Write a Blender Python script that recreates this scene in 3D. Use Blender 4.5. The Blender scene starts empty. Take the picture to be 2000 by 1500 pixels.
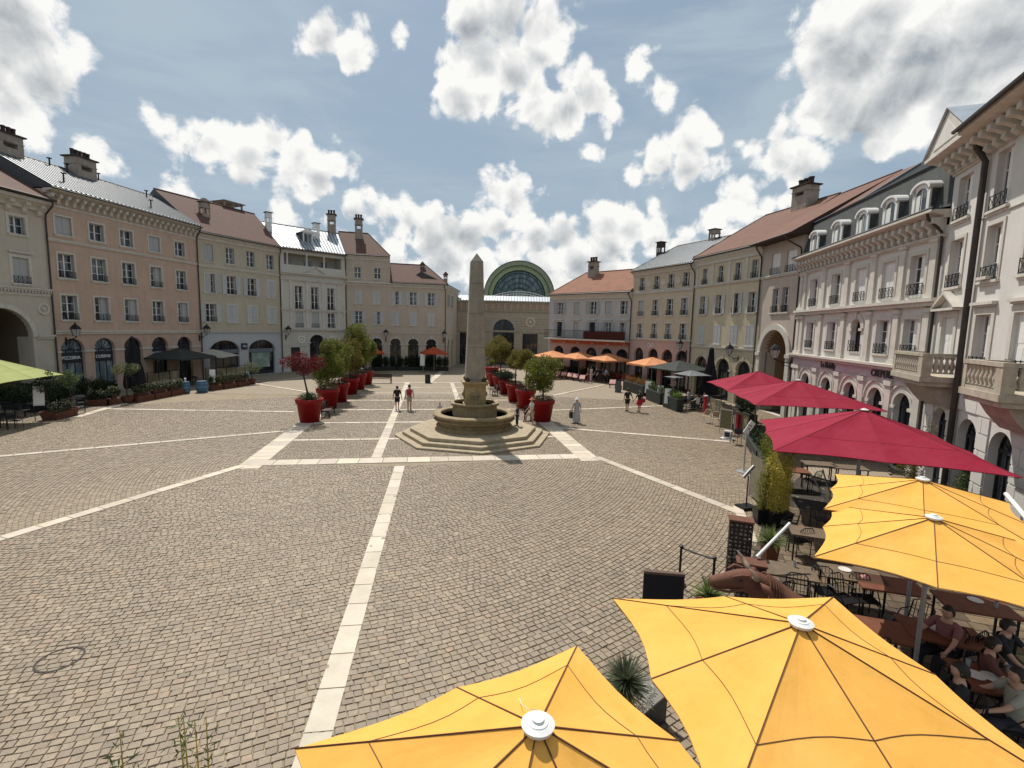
import bpy, math, random
import numpy as np
from mathutils import Vector, Matrix
from mathutils.geometry import tessellate_polygon
random.seed(7); rng = np.random.default_rng(7)
SC = bpy.context.scene; COL = SC.collection
PI = math.pi
# ------------------------------------------------------------------ camera
H = 6.0; F = 950.0
RR = np.array([[0.999718, 0.002728, 0.023573], [0.02373, -0.114948, -0.993088], [0.0, 0.993368, -0.11498]])
cam = bpy.data.cameras.new('camera'); co = bpy.data.objects.new('camera', cam); COL.objects.link(co)
cam.sensor_width = 36; cam.lens = F / 2000 * 36; cam.clip_start = .05; cam.clip_end = 3000
M = Matrix(((RR[0][0], -RR[1][0], -RR[2][0], 0), (RR[0][1], -RR[1][1], -RR[2][1], 0), (RR[0][2], -RR[1][2], -RR[2][2], H), (0, 0, 0, 1)))
co.matrix_world = M; SC.camera = co
# the world frame is the tripod's heading; these turn a bearing into a place on the ground or a wall
def ray(px, py): return np.array([(px - 1000) / F, (py - 750) / F, 1.0]) @ RR
def gr(px, py, z=0.0):
    d = ray(px, py); t = (z - H) / d[2]; return (float(d[0] * t), float(d[1] * t))
def at(px, py, dist):
    d = ray(px, py); t = dist / math.hypot(d[0], d[1]); return (float(d[0] * t), float(d[1] * t), float(H + d[2] * t))
SUN_EL, SUN_AZ = 58.5, -23.0
# ------------------------------------------------------------------ world
def build_world():
    w = bpy.data.worlds.new('World'); SC.world = w; w.use_nodes = True
    nt = w.node_tree; N = nt.nodes; L = nt.links; N.clear()
    def nd(t, **k):
        n = N.new(t)
        for a, b in k.items(): setattr(n, a, b)
        return n
    def lk(a, b): L.new(a, b)
    def mth(op, a, b=None, c=None, clamp=False):
        n = nd('ShaderNodeMath', operation=op, use_clamp=clamp)
        for i, x in enumerate((a, b, c)):
            if x is None: continue
            if isinstance(x, (int, float)): n.inputs[i].default_value = x
            else: lk(x, n.inputs[i])
        return n.outputs[0]
    def mr(v, a, b, c=0., d=1.):
        n = nd('ShaderNodeMapRange', interpolation_type='SMOOTHSTEP'); lk(v, n.inputs[0])
        n.inputs[1].default_value = a; n.inputs[2].default_value = b; n.inputs[3].default_value = c; n.inputs[4].default_value = d
        return n.outputs[0]
    tc = nd('ShaderNodeTexCoord'); D = tc.outputs['Generated']
    nv = nd('ShaderNodeVectorMath', operation='NORMALIZE'); lk(D, nv.inputs[0]); D = nv.outputs[0]
    sky = nd('ShaderNodeTexSky', sky_type='NISHITA', sun_disc=False)
    sky.sun_elevation = math.radians(SUN_EL); sky.sun_rotation = math.radians(SUN_AZ); sky.air_density = 1.0; sky.dust_density = 1.6; sky.ozone_density = 1.5
    def noise(vec, scale, detail=8, rough=.55, dist=0.):
        n = nd('ShaderNodeTexNoise'); lk(vec, n.inputs['Vector']); n.inputs['Scale'].default_value = scale
        n.inputs['Detail'].default_value = detail; n.inputs['Roughness'].default_value = rough; n.inputs['Distortion'].default_value = dist
        return n.outputs['Fac']
    blobs = [(20,60,95),(70,130,80),(120,160,45),(10,185,60),(40,225,45),(0,0,90),(185,290,26),(215,320,24),(175,310,28),(240,345,20),
             (330,250,24),(375,255,24),(420,275,38),(475,290,45),(535,270,42),(575,300,40),(560,335,45),(620,345,38),(655,320,28),(480,340,35),(640,75,42),(690,105,38),(610,100,22),(780,70,9),
             (925,30,55),(990,20,60),(1060,40,50),(890,105,30),(940,110,60),(1000,130,50),(1050,100,45),(900,195,42),(940,190,32),(1040,190,45),(1100,210,50),(1150,180,45),(1190,215,28),(1070,235,32),
             (1245,140,28),(1275,175,18),(1300,200,12),(1065,275,10),(1150,298,12),(1340,275,42),(1380,265,26),(1290,315,34),(1345,325,42),(1240,352,18),(1390,320,20),
             (960,365,30),(1000,385,40),(1030,400,24),(975,430,36),(1475,300,22),(1520,305,34),(1570,305,34),(1610,308,20),(1540,335,24),
             (1620,60,60),(1600,120,45),(1680,60,110),(1780,100,130),(1900,60,140),(1640,190,70),(1730,190,90),(1850,180,90),(1570,230,26),(1660,270,40),(1700,280,45),(1960,180,90),(1540,140,9),
             (1450,395,38),(1490,410,28),(1400,430,28),(1520,400,22),(640,430,24),(690,420,30),(740,425,34),(790,430,40),(840,455,50),(885,440,34),(915,460,40),(870,500,50),(930,520,40),
             (1050,460,30),(1110,450,30),(1180,425,38),(1230,440,36),(1190,480,45),(1280,460,34),(1330,480,30),(1060,510,30),(1130,510,40),(330,380,18),(380,385,24),(430,390,20),(1280,400,12),
             (-120,90,130),(2100,120,160),(2120,350,60),(-60,330,50),(700,475,30),(760,505,38),(820,545,45),(1090,560,40),(1190,535,45),(560,420,22),(1420,470,30),(1330,540,40),(1000,480,30)]
    def vor(vec, scale):
        n = nd('ShaderNodeTexVoronoi', feature='F1'); lk(vec, n.inputs['Vector']); n.inputs['Scale'].default_value = scale; return n.outputs['Distance']
    def plus(a, b):
        n = nd('ShaderNodeVectorMath', operation='ADD'); lk(a, n.inputs[0])
        if isinstance(b, tuple): n.inputs[1].default_value = b
        else: lk(b, n.inputs[1])
        return n.outputs[0]
    wn = nd('ShaderNodeTexNoise'); lk(D, wn.inputs['Vector']); wn.inputs['Scale'].default_value = 9.; wn.inputs['Detail'].default_value = 3
    sc = nd('ShaderNodeVectorMath', operation='SCALE'); sb = plus(wn.outputs['Color'], (-.5, -.5, -.5)); lk(sb, sc.inputs[0]); sc.inputs['Scale'].default_value = .04
    DW = plus(D, sc.outputs[0]); cur = core = None
    for (px, py, r) in blobs:
        rho = math.hypot(px - 1000, py - 750); s = 1 / math.sqrt(F * F + rho * rho)
        def fld(x, y, rr, prev):
            d = ray(x, y); d = d / np.linalg.norm(d); n = nd('ShaderNodeVectorMath', operation='DISTANCE'); lk(DW, n.inputs[0]); n.inputs[1].default_value = tuple(d)
            v = mth('SUBTRACT', rr * s, n.outputs['Value']); return v if prev is None else mth('SMOOTH_MAX' if False else 'MAXIMUM', prev, v)
        cur = fld(px, py, r * 1.05, cur)
        if r >= 30: core = fld(px + r * .05, py + r * .30, r * .80, core)
    sep = nd('ShaderNodeSeparateXYZ'); lk(D, sep.inputs[0])
    # beyond the part of the sky in view the same kind of cloud goes on
    gn = noise(D, 2.3, 2, .5); side = mr(mth('ADD', sep.outputs[1], mth('MULTIPLY', sep.outputs[2], -.9)), .05, .35, 0., .6)
    gen = mth('SUBTRACT', mth('MULTIPLY', mth('SUBTRACT', gn, .57), .6), side); cur = mth('MAXIMUM', cur, gen); core = mth('MAXIMUM', core, mth('SUBTRACT', gen, .03))
    fb = noise(D, 16., 6, .62, .3); v1 = vor(D, 15.); v2 = vor(D, 36.)
    cl = mth('MAXIMUM', mth('MINIMUM', cur, .07), -.06)
    dens = mth('ADD', mth('MULTIPLY', cl, 20.), mth('ADD', mth('MULTIPLY', mth('SUBTRACT', .46, v1), .62), mth('ADD', mth('MULTIPLY', mth('SUBTRACT', .46, v2), .5), mth('MULTIPLY', mth('SUBTRACT', fb, .5), 2.0))))
    mask = mr(dens, -.22, .20)
    up = plus(D, (-.004, .0, .018)); rel = mth('ADD', mth('MULTIPLY', mth('SUBTRACT', vor(up, 15.), v1), .75), mth('MULTIPLY', mth('SUBTRACT', fb, noise(up, 16., 5, .62, .3)), 1.3))
    shade = mr(mth('ADD', mth('MULTIPLY', core, 16.), mth('MULTIPLY', mth('SUBTRACT', noise(D, 9., 4, .5), .5), 1.5)), -.22, .75)
    light = mth('ADD', mth('SUBTRACT', 1.12, mth('MULTIPLY', shade, .84)), mth('MULTIPLY', rel, .9), clamp=True)
    wisp = nd('ShaderNodeMapping'); lk(D, wisp.inputs[0]); wisp.inputs['Rotation'].default_value = (.0, .25, .3); wisp.inputs['Scale'].default_value = (1.3, 1., 5.)
    veil = mr(noise(wisp.outputs[0], 2.2, 5, .6, .6), .36, .70, .05, .75)
    def rgb(c): 
        n = nd('ShaderNodeRGB'); n.outputs[0].default_value = (*c, 1); return n.outputs[0]
    def mix(f, a, b):
        n = nd('ShaderNodeMix', data_type='RGBA'); lk(f, n.inputs[0]) if not isinstance(f, float) else setattr(n.inputs[0], 'default_value', f)
        lk(a, n.inputs[6]); lk(b, n.inputs[7]); return n.outputs[2]
    S = 10.
    hz = mr(sep.outputs[2], .0, .6, .70, .35)
    tint = mix(.5, sky.outputs[0], rgb((.175 * S, .29 * S, .41 * S)))
    base = mix(hz, tint, rgb((.385 * S, .485 * S, .57 * S)))
    base = mix(veil, base, rgb((.46 * S, .55 * S, .62 * S)))
    ccol = mix(light, rgb((.355 * S, .395 * S, .435 * S)), rgb((.97 * S, .965 * S, .94 * S)))
    out = mix(mask, base, ccol)
    bg = nd('ShaderNodeBackground'); lk(out, bg.inputs[0]); bg.inputs[1].default_value = .1
    o = nd('ShaderNodeOutputWorld'); lk(bg.outputs[0], o.inputs[0])
    w.cycles.sampling_method = 'MANUAL'; w.cycles.sample_map_resolution = 512
build_world()
sun = bpy.data.lights.new('sun', 'SUN'); so = bpy.data.objects.new('sun', sun); COL.objects.link(so)
sun.energy = 5.0; sun.angle = math.radians(.53); sun.color = (1.0, .945, .86)
sd = Vector((math.sin(math.radians(SUN_AZ)) * math.cos(math.radians(SUN_EL)), math.cos(math.radians(SUN_AZ)) * math.cos(math.radians(SUN_EL)), math.sin(math.radians(SUN_EL))))
so.rotation_euler = sd.to_track_quat('Z', 'Y').to_euler()
SC.view_settings.view_transform = 'Standard'; SC.view_settings.look = 'None'; SC.view_settings.gamma = 1; SC.view_settings.exposure = 0.0
try: SC.view_settings.use_curve_mapping = False
except Exception: pass
# ------------------------------------------------------------------ materials
MATS = {}
def mat(name, col, rough=.8, var=.12, scale=6., bump=0., bscale=40., metal=0., col2=None, spec=.4, streak=0., transl=0., rnd=0., wear=None, vcol=False):
    if name in MATS: return MATS[name]
    m = bpy.data.materials.new(name); m.use_nodes = True; nt = m.node_tree; N = nt.nodes; L = nt.links
    b = N['Principled BSDF']; b.inputs['Roughness'].default_value = rough; b.inputs['Metallic'].default_value = metal
    b.inputs['Specular IOR Level'].default_value = spec
    tc = N.new('ShaderNodeTexCoord'); vec = tc.outputs['Object']
    c = N.new('ShaderNodeRGB'); c.outputs[0].default_value = (*col, 1); cur = c.outputs[0]
    if vcol:
        a = N.new('ShaderNodeVertexColor'); a.layer_name = 'tone'; mx = N.new('ShaderNodeMix'); mx.data_type = 'RGBA'; mx.blend_type = 'MULTIPLY'
        mx.inputs[0].default_value = 1; L.new(cur, mx.inputs[6]); L.new(a.outputs[0], mx.inputs[7]); cur = mx.outputs[2]
    if var or col2:
        n = N.new('ShaderNodeTexNoise'); L.new(vec, n.inputs['Vector']); n.inputs['Scale'].default_value = scale; n.inputs['Detail'].default_value = 6; n.inputs['Roughness'].default_value = .65
        r = N.new('ShaderNodeMapRange'); L.new(n.outputs['Fac'], r.inputs[0]); r.inputs[1].default_value = .3; r.inputs[2].default_value = .7
        mx = N.new('ShaderNodeMix'); mx.data_type = 'RGBA'; L.new(r.outputs[0], mx.inputs[0]); L.new(cur, mx.inputs[6])
        if col2: mx.inputs[7].default_value = (*col2, 1)
        else:
            h = N.new('ShaderNodeHueSaturation'); h.inputs['Value'].default_value = 1 - 2 * var; h.inputs['Saturation'].default_value = 1.05; L.new(cur, h.inputs['Color']); L.new(h.outputs[0], mx.inputs[7])
        cur = mx.outputs[2]
    if streak:
        mp = N.new('ShaderNodeMapping'); L.new(vec, mp.inputs[0]); mp.inputs['Scale'].default_value = (2.0, 2.0, .25)
        n = N.new('ShaderNodeTexNoise'); L.new(mp.outputs[0], n.inputs['Vector']); n.inputs['Scale'].default_value = 1.6; n.inputs['Detail'].default_value = 7; n.inputs['Roughness'].default_value = .7
        r = N.new('ShaderNodeMapRange'); L.new(n.outputs['Fac'], r.inputs[0]); r.inputs[1].default_value = .45; r.inputs[2].default_value = .75; r.inputs[4].default_value = streak
        mx = N.new('ShaderNodeMix'); mx.data_type = 'RGBA'; L.new(r.outputs[0], mx.inputs[0]); L.new(cur, mx.inputs[6]); mx.inputs[7].default_value = (col[0] * .45, col[1] * .42, col[2] * .38, 1); cur = mx.outputs[2]
    if rnd:
        oi = N.new('ShaderNodeObjectInfo'); r = N.new('ShaderNodeMapRange'); L.new(oi.outputs['Random'], r.inputs[0]); r.inputs[3].default_value = 1 - rnd; r.inputs[4].default_value = 1 + rnd
        h = N.new('ShaderNodeHueSaturation'); L.new(r.outputs[0], h.inputs['Value']); L.new(cur, h.inputs['Color']); cur = h.outputs[0]
    L.new(cur, b.inputs['Base Color'])
    if bump:
        n = N.new('ShaderNodeTexNoise'); L.new(vec, n.inputs['Vector']); n.inputs['Scale'].default_value = bscale; n.inputs['Detail'].default_value = 5
        bp = N.new('ShaderNodeBump'); bp.inputs['Strength'].default_value = bump; bp.inputs['Distance'].default_value = .02; L.new(n.outputs['Fac'], bp.inputs['Height']); L.new(bp.outputs[0], b.inputs['Normal'])
    if transl:
        t = N.new('ShaderNodeBsdfTranslucent'); L.new(cur, t.inputs[0]); ms = N.new('ShaderNodeMixShader'); ms.inputs[0].default_value = transl
        L.new(b.outputs[0], ms.inputs[1]); L.new(t.outputs[0], ms.inputs[2]); L.new(ms.outputs[0], N['Material Output'].inputs[0])
    MATS[name] = m; return m
def tile_mat(name, c1, c2, c3, wave=True):
    m = bpy.data.materials.new(name); m.use_nodes = True; nt = m.node_tree; N = nt.nodes; L = nt.links; b = N['Principled BSDF']; b.inputs['Roughness'].default_value = .85
    uv = N.new('ShaderNodeUVMap'); uv.uv_map = 'uv'
    br = N.new('ShaderNodeTexBrick'); L.new(uv.outputs[0], br.inputs['Vector']); br.inputs['Scale'].default_value = 1.; br.inputs['Brick Width'].default_value = .22; br.inputs['Row Height'].default_value = .16
    br.inputs['Mortar Size'].default_value = .012; br.inputs['Color1'].default_value = (*c1, 1); br.inputs['Color2'].default_value = (*c2, 1); br.inputs['Mortar'].default_value = (c1[0] * .35, c1[1] * .35, c1[2] * .35, 1); br.inputs['Bias'].default_value = -.1
    n = N.new('ShaderNodeTexNoise'); L.new(uv.outputs[0], n.inputs['Vector']); n.inputs['Scale'].default_value = .9; n.inputs['Detail'].default_value = 8; n.inputs['Roughness'].default_value = .7
    r = N.new('ShaderNodeMapRange'); L.new(n.outputs['Fac'], r.inputs[0]); r.inputs[1].default_value = .42; r.inputs[2].default_value = .68
    mx = N.new('ShaderNodeMix'); mx.data_type = 'RGBA'; L.new(r.outputs[0], mx.inputs[0]); L.new(br.outputs[0], mx.inputs[6]); mx.inputs[7].default_value = (*c3, 1)
    L.new(mx.outputs[2], b.inputs['Base Color']); bp = N.new('ShaderNodeBump'); bp.inputs['Strength'].default_value = .7 if wave else .0; bp.inputs['Distance'].default_value = .03
    wv = N.new('ShaderNodeTexWave'); wv.inputs['Scale'].default_value = 1.42; wv.bands_direction = 'X'; L.new(uv.outputs[0], wv.inputs['Vector'])
    L.new(wv.outputs['Fac'], bp.inputs['Height']); L.new(bp.outputs[0], b.inputs['Normal']); MATS[name] = m; return m
def glass_mat(name, col, lo, hi, rough=.12):
    m = bpy.data.materials.new(name); m.use_nodes = True; nt = m.node_tree; N = nt.nodes; L = nt.links; b = N['Principled BSDF']
    b.inputs['Roughness'].default_value = rough; b.inputs['Specular IOR Level'].default_value = .6
    tc = N.new('ShaderNodeTexCoord'); oi = N.new('ShaderNodeObjectInfo')
    sp = N.new('ShaderNodeSeparateXYZ'); L.new(tc.outputs['Object'], sp.inputs[0])
    a = N.new('ShaderNodeMath'); a.operation = 'MULTIPLY_ADD'; L.new(oi.outputs['Random'], a.inputs[0]); a.inputs[1].default_value = 37.; L.new(sp.outputs[0], a.inputs[2])
    cb = N.new('ShaderNodeCombineXYZ'); L.new(a.outputs[0], cb.inputs[0]); z2 = N.new('ShaderNodeMath'); z2.operation = 'MULTIPLY'; L.new(sp.outputs[2], z2.inputs[0]); z2.inputs[1].default_value = .25; L.new(z2.outputs[0], cb.inputs[2])
    n = N.new('ShaderNodeTexNoise'); n.inputs['Scale'].default_value = 2.2; n.inputs['Detail'].default_value = 3; L.new(cb.outputs[0], n.inputs['Vector'])
    cr = N.new('ShaderNodeValToRGB'); cr.color_ramp.elements[0].position = .48; cr.color_ramp.elements[0].color = (*lo, 1); cr.color_ramp.elements[1].position = .62; cr.color_ramp.elements[1].color = (*hi, 1)
    L.new(n.outputs['Fac'], cr.inputs[0]); L.new(cr.outputs[0], b.inputs['Base Color']); MATS[name] = m; return m
TRIM = mat('trim_stone', (.61, .575, .51), .8, .10, 3, .15, 30, streak=.25)
WHITEW = mat('white_painted_wood', (.74, .73, .70), .5, .05, 8)
GREYW = mat('grey_painted_wood', (.40, .41, .41), .6, .08, 5)
PALEW = mat('pale_grey_shutter_paint', (.50, .51, .50), .6, .08, 5, rnd=.08)
IRON = mat('black_iron', (.022, .022, .024), .45, .1, 20, metal=.6)
GUT = mat('brown_zinc_pipe', (.062, .052, .045), .5, .15, 4, metal=.4)
ZINC = mat('zinc_sheet', (.50, .54, .58), .42, .10, 1.5, metal=.35, streak=.15, spec=.5)
ZSEAM = mat('zinc_seam', (.045, .05, .055), .5, .1, 2, metal=.4)
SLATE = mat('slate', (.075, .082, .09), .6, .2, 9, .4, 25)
SOOT = mat('sooty_clay', (.065, .045, .038), .9, .25, 6, .3, 20)
CHIM = mat('chimney_render', (.40, .34, .28), .9, .2, 2.5, .2, 20, streak=.55)
TILE_D = tile_mat('brown_roof_tile', (.135, .054, .034), (.095, .040, .027), (.075, .042, .030))
TILE_L = tile_mat('orange_roof_tile', (.33, .125, .065), (.23, .085, .045), (.17, .075, .042))
TILE_M = tile_mat('ribbed_red_brown_tile', (.20, .078, .045), (.14, .056, .033), (.10, .05, .03))
GLASS = glass_mat('window_glass', None, (.022, .027, .034), (.19, .20, .21))
SHOPG = glass_mat('shop_glass', None, (.006, .008, .011), (.05, .055, .06), .08)
CURT = glass_mat('curtained_shop_glass', None, (.10, .15, .18), (.24, .31, .34), .2)
DARKF = mat('dark_shop_frame', (.018, .022, .03), .5, .1, 10)
# ------------------------------------------------------------------ mesh builder
class MB:
    def __init__(s): s.v = []; s.f = []; s.m = []
    def add(s, vs, fs, mi=0):
        o = len(s.v); s.v += [tuple(map(float, v)) for v in vs]; s.f += [tuple(i + o for i in f) for f in fs]; s.m += [mi] * len(fs); return s
    def box(s, x0, x1, y0, y1, z0, z1, mi=0):
        return s.add([(x0, y0, z0), (x1, y0, z0), (x1, y1, z0), (x0, y1, z0), (x0, y0, z1), (x1, y0, z1), (x1, y1, z1), (x0, y1, z1)],
                     [(0, 3, 2, 1), (4, 5, 6, 7), (0, 1, 5, 4), (1, 2, 6, 5), (2, 3, 7, 6), (3, 0, 4, 7)], mi)
    def obox(s, c, size, rot, mi=0):
        sx, sy, sz = [a / 2 for a in size]; R = rot if isinstance(rot, Matrix) else Matrix.Rotation(rot, 3, 'Z'); c = Vector(c)
        vs = [c + R @ Vector(p) for p in ((-sx, -sy, -sz), (sx, -sy, -sz), (sx, sy, -sz), (-sx, sy, -sz), (-sx, -sy, sz), (sx, -sy, sz), (sx, sy, sz), (-sx, sy, sz))]
        return s.add(vs, [(0, 3, 2, 1), (4, 5, 6, 7), (0, 1, 5, 4), (1, 2, 6, 5), (2, 3, 7, 6), (3, 0, 4, 7)], mi)
    def cyl(s, p0, p1, r0, r1=None, n=8, mi=0, caps=True):
        r1 = r0 if r1 is None else r1; p0 = Vector(p0); p1 = Vector(p1); d = (p1 - p0).normalized()
        a = d.orthogonal().normalized(); b = d.cross(a); vs = []
        for p, r in ((p0, r0), (p1, r1)):
            for i in range(n): t = 2 * PI * i / n; vs.append(p + a * math.cos(t) * r + b * math.sin(t) * r)
        fs = [(i, (i + 1) % n, n + (i + 1) % n, n + i) for i in range(n)]
        if caps: fs += [tuple(range(n))[::-1], tuple(range(n, 2 * n))]
        return s.add(vs, fs, mi)
    def tube(s, pts, r, n=6, mi=0):
        pts = [Vector(p) for p in pts]; rs = r if isinstance(r, (list, tuple)) else [r] * len(pts); vs = []; a = None
        for i, p in enumerate(pts):
            d = (pts[min(i + 1, len(pts) - 1)] - pts[max(i - 1, 0)]).normalized()
            if a is None: a = d.orthogonal().normalized()
            a = (a - d * a.dot(d)).normalized(); b = d.cross(a)
            for k in range(n): t = 2 * PI * k / n; vs.append(p + (a * math.cos(t) + b * math.sin(t)) * rs[i])
        fs = []
        for i in range(len(pts) - 1):
            for k in range(n): fs.append((i * n + k, i * n + (k + 1) % n, (i + 1) * n + (k + 1) % n, (i + 1) * n + k))
        fs += [tuple(range(n))[::-1], tuple(range((len(pts) - 1) * n, len(pts) * n))]
        return s.add(vs, fs, mi)
    def lathe(s, prof, n=24, c=(0, 0, 0), mi=0, a0=0.):
        vs = []; 
        for r, z in prof:
            for k in range(n): t = a0 + 2 * PI * k / n; vs.append((c[0] + r * math.cos(t), c[1] + r * math.sin(t), c[2] + z))
        fs = []
        for i in range(len(prof) - 1):
            for k in range(n): fs.append((i * n + k, i * n + (k + 1) % n, (i + 1) * n + (k + 1) % n, (i + 1) * n + k))
        if prof[0][0] > 1e-4: fs.append(tuple(range(n))[::-1])
        if prof[-1][0] > 1e-4: fs.append(tuple(range((len(prof) - 1) * n, len(prof) * n)))
        return s.add(vs, fs, mi)
    def prism(s, pts, z0, z1, mi=0):
        n = len(pts); vs = [(x, y, z0) for x, y in pts] + [(x, y, z1) for x, y in pts]
        return s.add(vs, [tuple(range(n))[::-1], tuple(range(n, 2 * n))] + [(i, (i + 1) % n, n + (i + 1) % n, n + i) for i in range(n)], mi)
    def xprism(s, pts, x0, x1, mi=0):   # profile in (y,z) swept along x
        n = len(pts); vs = [(x0, y, z) for y, z in pts] + [(x1, y, z) for y, z in pts]
        return s.add(vs, [tuple(range(n)), tuple(range(n, 2 * n))[::-1]] + [(i, n + i, n + (i + 1) % n, (i + 1) % n) for i in range(n)], mi)
    def yprism(s, pts, y0, y1, mi=0):   # outline in (x,z) swept along y
        n = len(pts); vs = [(x, y0, z) for x, z in pts] + [(x, y1, z) for x, z in pts]
        return s.add(vs, [tuple(range(n)), tuple(range(n, 2 * n))[::-1]] + [(i, n + i, n + (i + 1) % n, (i + 1) % n) for i in range(n)], mi)
    def mesh(s, name, mats, smooth=False, uv=False):
        me = bpy.data.meshes.new(name); me.from_pydata(s.v, [], s.f)
        for m in (mats if isinstance(mats, (list, tuple)) else [mats]): me.materials.append(m)
        if any(s.m): me.polygons.foreach_set('material_index', s.m)
        if smooth: me.polygons.foreach_set('use_smooth', [True] * len(me.polygons))
        if uv:
            l = me.uv_layers.new(name='uv'); co_ = np.array(s.v); 
            for p in me.polygons:
                nrm = p.normal; e = Vector((0, 0, 1)).cross(nrm)
                e = Vector((1, 0, 0)) if e.length < .05 else e.normalized(); g = nrm.cross(e)
                for li in p.loop_indices:
                    q = me.vertices[me.loops[li].vertex_index].co; l.data[li].uv = (q.dot(e), q.dot(g))
        me.update(); return me
    def build(s, name, mats, parent=None, loc=(0, 0, 0), rz=0, smooth=False, uv=False):
        return obj(name, s.mesh(name, mats, smooth, uv), parent, loc, rz)
def obj(name, me, parent=None, loc=(0, 0, 0), rz=0):
    o = bpy.data.objects.new(name, me); COL.objects.link(o); o.location = loc
    if rz: o.rotation_euler = (0, 0, rz) if isinstance(rz, (int, float)) else rz
    if parent: o.parent = parent
    return o
def tag(o, label=None, cat=None, group=None, kind=None):
    for k, v in (('label', label), ('category', cat), ('group', group), ('kind', kind)):
        if v: o[k] = v
    return o
def thing(name, label, cat, loc=(0, 0, 0), rz=0, group=None):
    o = bpy.data.objects.new(name, None); COL.objects.link(o); o.location = loc if len(loc) == 3 else (*loc, 0); o.rotation_euler = (0, 0, rz); o.empty_display_size = .2
    return tag(o, label, cat, group)
def copy_tree(o, parent=None):
    c = o.copy(); COL.objects.link(c); c.parent = parent
    for ch in list(o.children): copy_tree(ch, c)
    return c
MC = {}
def cached(key, fn):
    if key not in MC: MC[key] = fn()
    return MC[key]
# ------------------------------------------------------------------ plan of the square
def az_line(P, deg, L): return (P[0] - L * math.sin(math.radians(deg)), P[1] - L * math.cos(math.radians(deg)))
C0 = (-34.15, 25.62); L1 = (-33.46, 35.59); L2 = (-31.55, 49.30); L3 = (-27.70, 58.36); L4 = (-21.85, 64.02); L5 = (-9.29, 67.31); L6 = (-8.95, 79.0)
R1 = (4.91, 65.34); R2 = (13.61, 56.54); R3 = (17.48, 47.78); R4 = (19.49, 39.03); R5 = (19.63, 34.0); R6 = (17.25, 20.01); R7 = (16.29, 17.56); R8 = (12.92, 9.22)
X1 = np.array([.986, .1655]); Y1 = np.array([-.1655, .986])
def sq(x, y): p = X1 * x + Y1 * y; return (float(p[0]), float(p[1]))       # metres along / up the axis of the square
PLAZA = [C0, L1, L2, L3, L4, L5, L6, (6.15, 78), R1, R2, R3, R4, R5, R6, R7, R8, (9.5, 1.0), (-14, 1.0), (-30, 8)]
def inpoly(P, poly):
    x, y = P[:, 0], P[:, 1]; c = np.zeros(len(P), bool); j = len(poly) - 1
    for i in range(len(poly)):
        xi, yi = poly[i]; xj, yj = poly[j]
        if yi != yj: c ^= ((yi > y) != (yj > y)) & (x < (xj - xi) * (y - yi) / (yj - yi) + xi)
        j = i
    return c
M_STONE = mat('cobble_stone', (.275, .214, .142), .54, .16, 7., .5, 60, col2=(.18, .138, .092), vcol=True, spec=.55)
M_SLAB = mat('pale_limestone_slab', (.58, .51, .415), .58, .10, 2.2, .2, 45, vcol=True, spec=.45)
M_BED = mat('sand_bed', (.29, .235, .165), .95, .12, 1.2, .3, 60)
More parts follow.
